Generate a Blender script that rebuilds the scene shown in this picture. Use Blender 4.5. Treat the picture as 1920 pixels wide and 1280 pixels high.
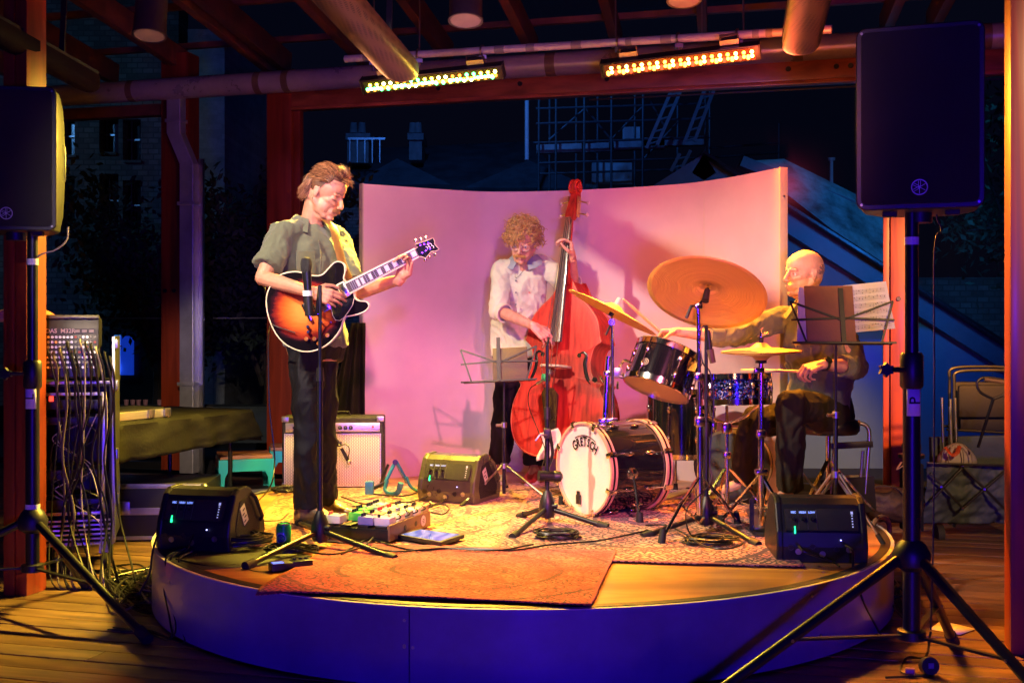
import bpy, bmesh, math, random
import numpy as np
from mathutils import Vector, Matrix, noise
R = math.radians
PI = math.pi
random.seed(7)
SC = bpy.context.scene
COL = SC.collection
for o in list(bpy.data.objects): bpy.data.objects.remove(o)

# ------------------------------------------------------------------ camera
F = 2190.0                       # focal length in photograph pixels
CZ = 1.30                        # eye height over the deck
cam_d = bpy.data.cameras.new('camera'); cam = bpy.data.objects.new('camera', cam_d); COL.objects.link(cam)
cam.location = (0, 0, CZ); cam.rotation_euler = (R(90), 0, 0)
cam_d.sensor_width = 36; cam_d.lens = F / 1920 * 36; cam_d.shift_y = -30 / 1920
cam_d.clip_start = 0.05; cam_d.clip_end = 400
SC.camera = cam

# ------------------------------------------------------------------ world: night sky
W = bpy.data.worlds.new('World'); SC.world = W; W.use_nodes = True
wn = W.node_tree.nodes; wl = W.node_tree.links
bg = wn['Background']
wtc = wn.new('ShaderNodeTexCoord'); wno = wn.new('ShaderNodeTexNoise'); wno.inputs['Scale'].default_value = 2.0
wra = wn.new('ShaderNodeValToRGB')
wra.color_ramp.elements[0].color = (.0006, .0009, .0035, 1); wra.color_ramp.elements[1].color = (.0016, .002, .0065, 1)
wl.new(wtc.outputs['Generated'], wno.inputs['Vector']); wl.new(wno.outputs['Fac'], wra.inputs['Fac'])
wl.new(wra.outputs['Color'], bg.inputs['Color']); bg.inputs['Strength'].default_value = 1.0
SC.view_settings.view_transform = 'Standard'; SC.view_settings.look = 'None'
SC.view_settings.exposure = 0.3; SC.view_settings.gamma = 1.0; SC.view_settings.use_curve_mapping = False

# ------------------------------------------------------------------ stage lighting and added fills
def aim(o, tgt):
    d = Vector(tgt) - o.location
    o.rotation_euler = d.to_track_quat('-Z', 'Y').to_euler()
def spot(name, loc, tgt, col, power, deg, blend=.6, rad=.06):
    l = bpy.data.lights.new(name, 'SPOT'); l.color = col; l.energy = power; l.spot_size = R(deg); l.spot_blend = blend
    l.shadow_soft_size = rad
    o = bpy.data.objects.new(name, l); COL.objects.link(o); o.location = loc; aim(o, tgt); return o
def area(name, loc, tgt, col, power, sx, sy, spread=180):
    l = bpy.data.lights.new(name, 'AREA'); l.shape = 'RECTANGLE'; l.size = sx; l.size_y = sy; l.color = col; l.energy = power
    l.spread = R(spread)
    o = bpy.data.objects.new(name, l); COL.objects.link(o); o.location = loc; aim(o, tgt); return o
spot('key_wash_left', (-2.5, 3.2, 3.85), (.35, 6.2, .95), (1, .78, .58), 1250, 41, .6, .06)
spot('key_wash_centre', (-.5, .4, 3.5), (1.35, 7.4, 1.95), (1, .06, .16), 700, 19, .8, .09)
spot('front_spot', (1.1, .2, 3.6), (-.05, 7.6, .42), (1, .20, .36), 2200, 22, .8, .08)
spot('violet_wash', (.7, -1.2, 2.6), (-.5, 7.8, 1.95), (.50, .20, 1), 800, 20, .8, .12)
spot('added_fill_right', (2.75, -.2, 3.5), (2.45, 7.6, .95), (1, .52, .22), 1150, 24, .6, .12)  # added fill that brightens the wagon and chairs, from no known lamp
spot('added_roof_fill', (.4, 2.6, 1.9), (.2, 9.6, 3.9), (1, .42, .20), 110, 75, .9, .2)  # unseen warm fill added to lift the rafters and eave pipe
spot('added_post_fill', (3.5, 1.5, 3.6), (3.02, 8.9, 1.15), (1, .36, .06), 9000, 17, .6, .12)  # separate orange spot added to brighten the right post
spot('added_fill_left', (-.3, -.2, 3.5), (-2.1, 9.0, .75), (1, .72, .52), 1500, 17, .7, .10)  # added fill for the left post and stools, source unseen
spot('blue_flood', (.2, -2.2, .75), (.1, 4.5, .9), (.045, .004, 1), 720, 56, .6, .25)
area('green_bar_light', (-.62, 6.95, 2.60), (-1.45, 5.2, .2), (1, .66, .06), 225, .86, .04, 112)
area('red_bar_light', (.98, 6.76, 2.62), (1.35, 4.3, .2), (1, .30, .015), 150, .9, .04, 100)
def glow(name, loc, col, power, rad=.12):
    l = bpy.data.lights.new(name, 'POINT'); l.color = col; l.energy = power; l.shadow_soft_size = rad
    o = bpy.data.objects.new(name, l); COL.objects.link(o); o.location = loc; return o
glow('red_bar_glow', (1.45, 6.55, 2.66), (1, .12, .04), 26)
glow('green_bar_glow', (-.9, 7.0, 2.66), (1, .36, .14), 9)
spot('blue_yard_light', (4.4, 10.9, 2.3), (3.6, 13.5, 1.7), (.02, .26, 1), 150, 110, .8, .2)
spot('blue_shingle_light', (6.5, 12.2, 6.0), (5.0, 15.5, 2.6), (.03, .38, 1), 230, 60, .7, .2)
spot('blue_roof_light', (-2, 16, 9.0), (1.5, 30, 4.5), (.04, .24, 1), 1300, 75, .9, .3)
spot('added_wall_fill', (-9, 11, 5.5), (-5.5, 17.5, 2.5), (.12, .42, 1), 190, 80, .9, .3)  # blue fill added for the stone building, from no known lamp

# ------------------------------------------------------------------ pixel helpers (used only to measure where things stand)
def P(px, py, Y): return Vector(((px - 960) / F * Y, Y, CZ - (py - 610) / F * Y))
ST = .30
def S(px, py, dz=0.0):            # a point on the stage top
    Y = F * (CZ - ST) / (py - 610); return Vector(((px - 960) / F * Y, Y, ST + dz))
def D(px, py, dz=0.0):            # a point on the deck
    Y = F * CZ / (py - 610); return Vector(((px - 960) / F * Y, Y, dz))
def sp(px, py, base=ST):
    v = S(px, py); return v

# ------------------------------------------------------------------ materials
def _nt(name):
    m = bpy.data.materials.new(name); m.use_nodes = True
    nt = m.node_tree; b = nt.nodes['Principled BSDF']; return m, nt, b
def mat(name, col, rough=.5, metal=0., var=.14, scale=6., bump=.12, bscale=80., coat=0., spec=.5, rvar=.12, stretch=(1, 1, 1), sheen=0, sss=0, trans=0):
    m, nt, b = _nt(name); n = nt.nodes; l = nt.links
    tc = n.new('ShaderNodeTexCoord'); mp = n.new('ShaderNodeMapping'); mp.inputs['Scale'].default_value = stretch
    l.new(tc.outputs['Object'], mp.inputs['Vector'])
    a = n.new('ShaderNodeTexNoise'); a.inputs['Scale'].default_value = scale; a.inputs['Detail'].default_value = 6; a.inputs['Roughness'].default_value = .65
    l.new(mp.outputs[0], a.inputs['Vector'])
    r = n.new('ShaderNodeValToRGB'); e = r.color_ramp.elements
    e[0].position = .3; e[1].position = .72
    e[0].color = (*[c * (1 - var) for c in col[:3]], 1); e[1].color = (*[min(1, c * (1 + var)) for c in col[:3]], 1)
    l.new(a.outputs['Fac'], r.inputs['Fac']); l.new(r.outputs['Color'], b.inputs['Base Color'])
    mr = n.new('ShaderNodeMapRange'); mr.inputs['To Min'].default_value = max(.02, rough - rvar); mr.inputs['To Max'].default_value = min(1, rough + rvar)
    l.new(a.outputs['Fac'], mr.inputs['Value']); l.new(mr.outputs[0], b.inputs['Roughness'])
    b.inputs['Metallic'].default_value = metal; b.inputs['Specular IOR Level'].default_value = spec
    if coat: b.inputs['Coat Weight'].default_value = coat; b.inputs['Coat Roughness'].default_value = .06
    if sheen: b.inputs['Sheen Weight'].default_value = sheen
    if sss:
        b.inputs['Subsurface Weight'].default_value = sss; b.inputs['Subsurface Radius'].default_value = (.9, .35, .2); b.inputs['Subsurface Scale'].default_value = .008
    if bump:
        c = n.new('ShaderNodeTexNoise'); c.inputs['Scale'].default_value = bscale; c.inputs['Detail'].default_value = 4
        l.new(mp.outputs[0], c.inputs['Vector'])
        bp = n.new('ShaderNodeBump'); bp.inputs['Strength'].default_value = bump; bp.inputs['Distance'].default_value = .01
        l.new(c.outputs['Fac'], bp.inputs['Height']); l.new(bp.outputs[0], b.inputs['Normal'])
    return m
def wood(name, c1, c2, rough=.35, stretch=(1, 1, .08), scale=14., coat=.3, bump=.15):
    m, nt, b = _nt(name); n = nt.nodes; l = nt.links
    tc = n.new('ShaderNodeTexCoord'); mp = n.new('ShaderNodeMapping'); mp.inputs['Scale'].default_value = stretch
    oi = n.new('ShaderNodeObjectInfo'); ad = n.new('ShaderNodeVectorMath'); ad.operation = 'ADD'
    mu = n.new('ShaderNodeVectorMath'); mu.operation = 'SCALE'; mu.inputs[3].default_value = 7.
    cb = n.new('ShaderNodeCombineXYZ'); l.new(oi.outputs['Random'], cb.inputs[0]); l.new(oi.outputs['Random'], cb.inputs[2])
    l.new(cb.outputs[0], mu.inputs[0]); l.new(tc.outputs['Object'], ad.inputs[0]); l.new(mu.outputs[0], ad.inputs[1])
    l.new(ad.outputs[0], mp.inputs['Vector'])
    a = n.new('ShaderNodeTexNoise'); a.inputs['Scale'].default_value = scale; a.inputs['Detail'].default_value = 8; a.inputs['Distortion'].default_value = .6
    l.new(mp.outputs[0], a.inputs['Vector'])
    r = n.new('ShaderNodeValToRGB'); e = r.color_ramp.elements; e[0].position = .32; e[1].position = .68
    e[0].color = (*c1, 1); e[1].color = (*c2, 1)
    l.new(a.outputs['Fac'], r.inputs['Fac'])
    hs = n.new('ShaderNodeHueSaturation'); ma = n.new('ShaderNodeMapRange'); ma.inputs['To Min'].default_value = .75; ma.inputs['To Max'].default_value = 1.25
    l.new(oi.outputs['Random'], ma.inputs['Value']); l.new(ma.outputs[0], hs.inputs['Value']); l.new(r.outputs['Color'], hs.inputs['Color'])
    l.new(hs.outputs[0], b.inputs['Base Color'])
    mr = n.new('ShaderNodeMapRange'); mr.inputs['To Min'].default_value = rough - .1; mr.inputs['To Max'].default_value = rough + .15
    l.new(a.outputs['Fac'], mr.inputs['Value']); l.new(mr.outputs[0], b.inputs['Roughness'])
    b.inputs['Coat Weight'].default_value = coat; b.inputs['Coat Roughness'].default_value = .2
    bp = n.new('ShaderNodeBump'); bp.inputs['Strength'].default_value = bump; bp.inputs['Distance'].default_value = .01
    l.new(a.outputs['Fac'], bp.inputs['Height']); l.new(bp.outputs[0], b.inputs['Normal'])
    return m
def emis(name, col, st):
    m, nt, b = _nt(name); b.inputs['Base Color'].default_value = (*col, 1)
    b.inputs['Emission Color'].default_value = (*col, 1); b.inputs['Emission Strength'].default_value = st
    n = nt.nodes.new('ShaderNodeTexNoise'); n.inputs['Scale'].default_value = 30
    mr = nt.nodes.new('ShaderNodeMapRange'); mr.inputs['To Min'].default_value = st * .7; mr.inputs['To Max'].default_value = st * 1.3
    nt.links.new(n.outputs['Fac'], mr.inputs['Value']); nt.links.new(mr.outputs[0], b.inputs['Emission Strength'])
    return m
def glassmat(name, tint=(.9, .95, 1), refl=1.):
    m = bpy.data.materials.new(name); m.use_nodes = True; nt = m.node_tree; n = nt.nodes; l = nt.links
    n.remove(n['Principled BSDF']); out = n['Material Output']
    t = n.new('ShaderNodeBsdfTransparent'); t.inputs[0].default_value = (*tint, 1)
    g = n.new('ShaderNodeBsdfGlossy'); g.inputs['Roughness'].default_value = .02
    no = n.new('ShaderNodeTexNoise'); no.inputs['Scale'].default_value = 3; mr = n.new('ShaderNodeMapRange'); mr.inputs['To Min'].default_value = .06; mr.inputs['To Max'].default_value = .16
    l.new(no.outputs['Fac'], mr.inputs['Value']); l.new(mr.outputs[0], g.inputs['Roughness'])
    f = n.new('ShaderNodeFresnel'); f.inputs[0].default_value = 1.5
    mu = n.new('ShaderNodeMath'); mu.operation = 'MULTIPLY'; mu.inputs[1].default_value = refl; l.new(f.outputs[0], mu.inputs[0])
    mx = n.new('ShaderNodeMixShader'); l.new(mu.outputs[0], mx.inputs[0]); l.new(t.outputs[0], mx.inputs[1]); l.new(g.outputs[0], mx.inputs[2])
    l.new(mx.outputs[0], out.inputs[0]); return m

# ------------------------------------------------------------------ mesh builder
WM = {}
def rotz(a): return Matrix.Rotation(a, 4, 'Z')
def frame(o, x, y, z):
    x, y, z = Vector(x).normalized(), Vector(y).normalized(), Vector(z).normalized()
    return Matrix(((x[0], y[0], z[0], o[0]), (x[1], y[1], z[1], o[1]), (x[2], y[2], z[2], o[2]), (0, 0, 0, 1)))
def zframe(o, z, up=(0, 0, 1)):
    z = Vector(z).normalized(); u = Vector(up)
    if abs(z.dot(u)) > .98: u = Vector((1, 0, 0))
    x = u.cross(z).normalized(); y = z.cross(x); return frame(o, x, y, z)
def crom(pts, n=8):
    pts = [Vector(p) for p in pts]; q = [pts[0] * 2 - pts[1]] + pts + [pts[-1] * 2 - pts[-2]]; out = []
    for i in range(1, len(q) - 2):
        a, b, c, d = q[i - 1:i + 3]
        for k in range(n):
            t = k / n
            out.append(.5 * ((2 * b) + (c - a) * t + (2 * a - 5 * b + 4 * c - d) * t * t + (3 * b - a - 3 * c + d) * t ** 3))
    out.append(pts[-1]); return out
class MB:
    def __init__(s, M=None): s.v = []; s.f = []; s.M = M
    def add(s, vs, fs, M=None):
        k = len(s.v)
        if M is not None: vs = [M @ Vector(v) for v in vs]
        if s.M is not None: vs = [s.M @ Vector(v) for v in vs]
        s.v += [tuple(v) for v in vs]; s.f += [tuple(i + k for i in f) for f in fs]; return s
    def box(s, c, d, M=None, bev=0.0):
        cx, cy, cz = c; a, b, h = d[0] / 2, d[1] / 2, d[2] / 2
        if bev <= 0:
            vs = [(cx + i * a, cy + j * b, cz + k * h) for i in (-1, 1) for j in (-1, 1) for k in (-1, 1)]
            return s.add(vs, [(0, 1, 3, 2), (4, 6, 7, 5), (0, 4, 5, 1), (2, 3, 7, 6), (0, 2, 6, 4), (1, 5, 7, 3)], M)
        bm = bmesh.new(); bmesh.ops.create_cube(bm, size=1)
        for v in bm.verts: v.co = Vector((cx + v.co.x * 2 * a, cy + v.co.y * 2 * b, cz + v.co.z * 2 * h))
        bmesh.ops.bevel(bm, geom=bm.edges[:], offset=bev, segments=2, affect='EDGES', profile=.6)
        bm.verts.index_update(); vs = [v.co.copy() for v in bm.verts]; fs = [[v.index for v in f.verts] for f in bm.faces]; bm.free()
        return s.add(vs, fs, M)
    def bar(s, p0, p1, w, h, up=(0, 0, 1), bev=0):
        p0, p1 = Vector(p0), Vector(p1); M = zframe(p0, p1 - p0, up); L = (p1 - p0).length
        return s.box((0, 0, L / 2), (w, h, L), M, bev)
    def ring(s, secs, closed=False, caps=True, M=None):
        n = len(secs[0]); vs = [p for sec in secs for p in sec]; fs = []
        m = len(secs)
        for i in range(m if closed else m - 1):
            j = (i + 1) % m
            for k in range(n): fs.append((i * n + k, i * n + (k + 1) % n, j * n + (k + 1) % n, j * n + k))
        if caps and not closed: fs.append(tuple(range(n))[::-1]); fs.append(tuple((m - 1) * n + k for k in range(n)))
        return s.add(vs, fs, M)
    def cyl(s, p0, p1, r0, r1=None, seg=14, caps=True):
        p0, p1 = Vector(p0), Vector(p1); r1 = r0 if r1 is None else r1; M = zframe(p0, p1 - p0); L = (p1 - p0).length
        c = [(math.cos(2 * PI * k / seg), math.sin(2 * PI * k / seg)) for k in range(seg)]
        return s.ring([[(x * r0, y * r0, 0) for x, y in c], [(x * r1, y * r1, L) for x, y in c]], caps=caps, M=M)
    def tube(s, pts, r, seg=7, closed=False, flat=1.0):
        pts = [Vector(p) for p in pts]; n = len(pts)
        rr = r if isinstance(r, (list, tuple)) else [r] * n; secs = []
        t0 = (pts[1] - pts[0]).normalized(); u = Vector((0, 0, 1))
        if abs(t0.dot(u)) > .9: u = Vector((1, 0, 0))
        nx = u.cross(t0).normalized()
        for i, p in enumerate(pts):
            if closed: t = pts[(i + 1) % n] - pts[i - 1]
            else: t = pts[min(i + 1, n - 1)] - pts[max(i - 1, 0)]
            if t.length < 1e-9: t = t0
            t.normalize(); nx = nx - t * nx.dot(t)
            if nx.length < 1e-6: nx = t.orthogonal()
            nx.normalize(); ny = t.cross(nx)
            secs.append([p + nx * (math.cos(2 * PI * k / seg) * rr[i]) + ny * (math.sin(2 * PI * k / seg) * rr[i] * flat) for k in range(seg)])
        return s.ring(secs, closed=closed)
    def lathe(s, prof, M=None, seg=32, caps=True):
        secs = [[(r * math.cos(2 * PI * k / seg), r * math.sin(2 * PI * k / seg), z) for k in range(seg)] for r, z in prof]
        return s.ring(secs, caps=caps, M=M)
    def ball(s, c, r, seg=12, M=None):
        r = (r, r, r) if not isinstance(r, (tuple, list)) else r; h = max(4, seg // 2)
        secs = []
        for i in range(1, h):
            a = PI * i / h; z = -math.cos(a); q = math.sin(a)
            secs.append([(c[0] + r[0] * q * math.cos(2 * PI * k / seg), c[1] + r[1] * q * math.sin(2 * PI * k / seg), c[2] + r[2] * z) for k in range(seg)])
        n = seg; vs = [p for x in secs for p in x]; fs = []
        for i in range(len(secs) - 1):
            for k in range(n): fs.append((i * n + k, i * n + (k + 1) % n, (i + 1) * n + (k + 1) % n, (i + 1) * n + k))
        vs += [(c[0], c[1], c[2] - r[2]), (c[0], c[1], c[2] + r[2])]; a, b = len(vs) - 2, len(vs) - 1; t = (len(secs) - 1) * n
        for k in range(n): fs.append((a, (k + 1) % n, k)); fs.append((b, t + k, t + (k + 1) % n))
        return s.add(vs, fs, M)
    def prism(s, poly, h, M=None, z0=0.0):
        n = len(poly); vs = [(x, y, z0) for x, y in poly] + [(x, y, z0 + h) for x, y in poly]
        fs = [tuple(range(n))[::-1], tuple(range(n, 2 * n))] + [(i, (i + 1) % n, n + (i + 1) % n, n + i) for i in range(n)]
        return s.add(vs, fs, M)
    def torus(s, M, R0, r, seg=32, sub=8):
        pts = [(R0 * math.cos(2 * PI * k / seg), R0 * math.sin(2 * PI * k / seg), 0) for k in range(seg)]
        pts = [M @ Vector(p) for p in pts]; return s.tube(pts, r, sub, closed=True)
    def grid(s, fn, nu, nv, M=None):
        vs = [fn(i / nu, j / nv) for j in range(nv + 1) for i in range(nu + 1)]; w = nu + 1
        return s.add(vs, [(j * w + i, j * w + i + 1, (j + 1) * w + i + 1, (j + 1) * w + i) for j in range(nv) for i in range(nu)], M)
    def build(s, name, m, parent=None, smooth=40, bevel=0, kind=None, label=None, solid=0, sub=0):
        vs = s.v
        if parent is not None and parent.name in WM:
            iv = WM[parent.name].inverted(); vs = [iv @ Vector(v) for v in vs]
        me = bpy.data.meshes.new(name); me.from_pydata([tuple(v) for v in vs], [], s.f); me.update()
        bm = bmesh.new(); bm.from_mesh(me); bmesh.ops.recalc_face_normals(bm, faces=bm.faces[:]); bm.to_mesh(me); bm.free()
        if smooth:
            me.polygons.foreach_set('use_smooth', [True] * len(me.polygons)); me.set_sharp_from_angle(angle=R(smooth))
        return link(name, me, m, parent, bevel, kind, label, solid, sub)
def link(name, me, m, parent=None, bevel=0, kind=None, label=None, solid=0, sub=0):
    if m is not None: me.materials.clear(); me.materials.append(m)
    o = bpy.data.objects.new(name, me); COL.objects.link(o)
    if parent is not None: o.parent = parent; WM[o.name] = WM.get(parent.name, Matrix())
    else: WM[o.name] = Matrix()
    if solid:
        q = o.modifiers.new('s', 'SOLIDIFY'); q.thickness = solid; q.offset = 0
    if sub:
        q = o.modifiers.new('u', 'SUBSURF'); q.levels = q.render_levels = sub
    if bevel:
        q = o.modifiers.new('b', 'BEVEL'); q.width = bevel; q.segments = 2; q.limit_method = 'ANGLE'; q.angle_limit = R(40); q.harden_normals = False
    if kind: o['kind'] = kind
    if label: o['label'] = label
    return o
def thing(name, label, cat, loc=(0, 0, 0), group=None):
    o = bpy.data.objects.new(name, None); COL.objects.link(o); o.location = loc; o.empty_display_size = .1
    o['label'] = label; o['category'] = cat
    if group: o['group'] = group
    WM[o.name] = Matrix.Translation(Vector(loc)); return o
def tag(o, label, cat, group=None):
    o['label'] = label; o['category'] = cat
    if group: o['group'] = group
    return o
def struct(o): o['kind'] = 'structure'; return o
def kids(o): return [c for c in bpy.data.objects if c.parent == o]
def copy_tree(o, loc=None, rz=None, label=None, parent=None):
    c = o.copy(); COL.objects.link(c)
    if parent: c.parent = parent
    if loc is not None: c.location = loc
    if rz is not None: c.rotation_euler = (0, 0, rz)
    if label: c['label'] = label
    for k in kids(o): copy_tree(k, parent=c)
    return c
def text(s, size, M, name, m, parent, ext=.0008, align='CENTER', bold=0):
    cu = bpy.data.curves.new('t', 'FONT'); cu.body = s; cu.size = size; cu.extrude = ext; cu.align_x = align; cu.align_y = 'CENTER'; cu.resolution_u = 3; cu.offset = bold
    ob = bpy.data.objects.new('t', cu); COL.objects.link(ob)
    bpy.context.view_layer.update(); dg = bpy.context.evaluated_depsgraph_get()
    me = bpy.data.meshes.new_from_object(ob.evaluated_get(dg)); bpy.data.objects.remove(ob)
    if parent is not None and parent.name in WM: M = WM[parent.name].inverted() @ M
    me.transform(M); me.name = name
    return link(name, me, m, parent)

# ------------------------------------------------------------------ shared materials
M_ = {}
M_['black'] = mat('black_plastic', (.012, .012, .013), .42, var=.3, bump=.08, bscale=300)
M_['blackmetal'] = mat('black_powder_coat', (.010, .010, .012), .36, .1, var=.25, bump=.05, bscale=200)
M_['rubber'] = mat('rubber', (.012, .012, .012), .7, bump=.1)
M_['chrome'] = mat('chrome', (.75, .75, .77), .12, 1, var=.1, bump=.02, rvar=.07)
M_['steel'] = mat('steel', (.42, .42, .44), .35, 1, bump=.06)
M_['alu'] = mat('aluminium_trim', (.55, .53, .5), .38, .9, var=.2, bump=.1)
M_['cable'] = mat('cable_rubber', (.012, .012, .012), .38, bump=.05)
M_['white'] = mat('white_tape', (.7, .7, .7), .6)
M_['fabric'] = mat('black_fabric', (.012, .012, .013), .9, var=.3, bump=.4, bscale=300, sheen=.15)
# ================================================================== SETTING
FK = 79967.0
def fy(px): return FK / (px + 7290.0)                     # depth of the facade line where a photo column meets it
FD = Vector((math.cos(R(14.9)), -math.sin(R(14.9)), 0))   # along the facade, to the right
FN = Vector((math.sin(R(14.9)), math.cos(R(14.9)), 0))    # outwards
def fac(px, py, off=0.0):
    Y = fy(px); v = P(px, py, Y); return v + FN * off
def ftop(px, z, off=0.0):
    v = P(px, 610, fy(px)); return Vector((v.x, v.y, z)) + FN * off

TIM = wood('red_timber', (.16, .020, .005), (.34, .045, .010), .45, (1, 1, .07), 16, .12)
TIMD = wood('rafter_timber', (.10, .035, .018), (.22, .07, .035), .45, (.5, .5, .5), 10, .1)
DECK = wood('deck_timber', (.07, .035, .018), (.18, .095, .05), .5, (.12, 1, 1), 22, .12, .3)

# ground beyond and below the deck
mg = mat('night_ground', (.035, .035, .038), .85, bump=.3, bscale=5)
g = MB().grid(lambda u, v: (-90 + 180 * u, -30 + 190 * v, -.35), 4, 4).build('ground', mg); struct(g)
# deck boards laid parallel to the facade
deck = bpy.data.objects.new('deck', None); COL.objects.link(deck); deck['kind'] = 'structure'; WM[deck.name] = Matrix()
base = MB(); base.box((0, 0, -.10), (13, 13.6, .06), Matrix.Translation((0, 4.2, 0)) @ rotz(R(-14.9)))
base.build('deck_joists', mat('joist_dark', (.012, .009, .007), .9), deck)
bw, gap = .128, .007
proto_me = {}
c0 = ftop(960, 0)
for i in range(88):
    off = -.35 - i * (bw + gap)
    o0 = c0 + FN * off
    cuts = [-6.0, random.uniform(-2.6, 2.6), 6.0]
    for a, b in zip(cuts[:-1], cuts[1:]):
        mb = MB(); L = b - a - .004
        mb.box((0, 0, -.012), (L, bw, .024), None, .003)
        ob = mb.build('deck_board', DECK, deck)
        ob.location = o0 + FD * ((a + b) / 2) + Vector((0, 0, random.uniform(-.0012, .0012))); ob.rotation_euler = (0, 0, R(-14.9) + random.uniform(-.0004, .0004))

# ---- pavilion frame posts
def post(name, label, px0, px1, ztop, m=TIM, depth=.2, seam=False, y=None, zb=0, cat='post'):
    if y is None:
        a = ftop(px0, zb); b = ftop(px1, zb)
    else:
        a = P(px0, 610, y); b = P(px1, 610, y); a.z = b.z = zb; b = a + FD * ((b.x - a.x) / FD.x)
    w = (b - a).length; t = thing(name, label, cat, (a + b) / 2, )
    M = frame((a + b) / 2 + FN * depth / 2, FD, FN, (0, 0, 1))
    n = 2 if seam else 1
    for k in range(n):
        mb = MB(M); ww = w / n - (.006 if seam else 0)
        mb.box((-w / 2 + w / n * (k + .5), 0, (ztop - zb) / 2), (ww, depth - (k * .012), ztop - zb), None, .004)
        mb.build('timber_member', m, t)
    return t, M, w
pA, MA, wA = post('timber_post', 'dark red timber post beside the grey square downpipe', 302, 352, 3.75)
pB, MB_, wB = post('timber_post', 'red timber post behind the standing guitarist', 500, 546, 3.4)
pC, MC, wC = post('timber_post', 'bright orange-red timber post behind the tripod speaker on the right', 1670, 1722, 3.4)
pD, MD_, wD = post('timber_post', 'near double timber post at the left edge beside the equipment rack', 5, 55, 4.3, y=5.64, seam=True, depth=.16)
pE, ME, wE = post('timber_post', 'near double timber post at the right edge of the photo', 1893, 1960, 4.3, y=4.62, seam=True, depth=.16)
bolt = M_['blackmetal']
for (t, pts) in ((pA, [(310, 545), (327, 545)]), (pC, [(1685, 560), (1705, 560)])):
    for q in pts:
        v = fac(*q) - FN * .004; mb = MB(); mb.cyl(v, v - FN * .014, .019, .016, 10); mb.build('bolt', bolt, t)
# header beams
def beam(name, label, p0, p1, w, h, m, group=None, cat='beam'):
    t = thing(name, label, cat, (p0 + p1) / 2, group); mb = MB(); mb.bar(p0, p1, w, h, bev=.004); return t, mb
HB = wood('header_timber', (.17, .04, .014), (.36, .09, .03), .35, (.07, 1, 1), 14, .4)
p0, p1 = ftop(546, 3.285, .06), ftop(1985, 3.285, .06)
t = thing('header_beam', 'long orange timber header beam under the big grey pipe', 'beam', (p0 + p1) / 2)
mb = MB(frame(p0, FD, FN, (0, 0, 1))); L = (p1 - p0).length
mb.box((L / 2, 0, .01), (L, .12, .17), None, .005); mb.build('beam_timber', HB, t)
mb = MB(frame(p0, FD, FN, (0, 0, 1))); mb.box((L / 2, -.03, -.095), (L, .10, .03), None, .003); mb.build('lower_rail', HB, t)
for px in (822, 975, 1138, 1478, 1568, 1595):
    v = ftop(px, 3.30, -.004); mb = MB(); mb.cyl(v, v - FN * .012, .022, .018, 10); mb.build('bolt', bolt, t)
p0, p1 = ftop(-150, 3.25, .06), ftop(300, 3.25, .06)
t = thing('header_beam', 'dark header beam over the glass left of the downpipe', 'beam', (p0 + p1) / 2)
mb = MB(frame(p0, FD, FN, (0, 0, 1))); L = (p1 - p0).length; mb.box((L / 2, 0, 0), (L, .12, .10), None, .004); mb.build('beam_timber', TIMD, t)
# inner window frames
t = thing('window_frame', 'narrow timber window frame strip beside the post behind the guitarist', 'frame', ftop(558, 0))
mb = MB(frame(ftop(546, 0, .07), FD, FN, (0, 0, 1))); mb.box((.035, 0, 1.6), (.065, .07, 3.19), None, .003); mb.build('frame_strip', TIM, t)
t = thing('window_frame', 'narrow dark timber window frame strip beside the orange post on the right', 'frame', ftop(1664, 0))
mb = MB(frame(ftop(1663, 0, .07), FD, FN, (0, 0, 1))); mb.box((0, 0, 1.6), (.05, .07, 3.19), None, .003); mb.build('frame_strip', TIM, t)
# glazing and balustrade glass
GL = glassmat('window_glass', (.82, .88, .92), .018)
def pane(name, label, a, b, z0, z1, off, cat='glass'):
    p0, p1 = ftop(a, z0, off), ftop(b, z0, off); t = thing(name, label, cat, (p0 + p1) / 2)
    mb = MB(frame(p0, FD, FN, (0, 0, 1))); L = (p1 - p0).length; mb.box((L / 2, 0, (z1 - z0) / 2), (L, .008, z1 - z0)); mb.build('glass_pane', GL, t)
    mb = MB(frame(p0, FD, FN, (0, 0, 1))); mb.box((L / 2, 0, z1 - z0 + .006), (L, .012, .012)); mb.build('glass_edge', M_['steel'] if z1 < 2 else M_['blackmetal'], t)
    mb = MB(frame(p0, FD, FN, (0, 0, 1))); mb.box((L / 2, 0, .03), (L, .05, .06)); mb.build('bottom_rail', M_['blackmetal'], t)
pane('glass_balustrade', 'glass balustrade panel between the left edge and the dark timber post', -150, 298, .0, 1.36, .09)
pane('glass_balustrade', 'glass balustrade panel between the downpipe and the post behind the guitarist', 390, 497, .0, 1.36, .09)
pane('window_pane', 'tall window pane behind the drummer next to the orange post', 1100, 1655, .0, 3.15, .10, 'window')
pane('window_pane', 'tall window pane behind the folded chairs on the right', 1724, 1990, .0, 3.15, .10, 'window')
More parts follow.
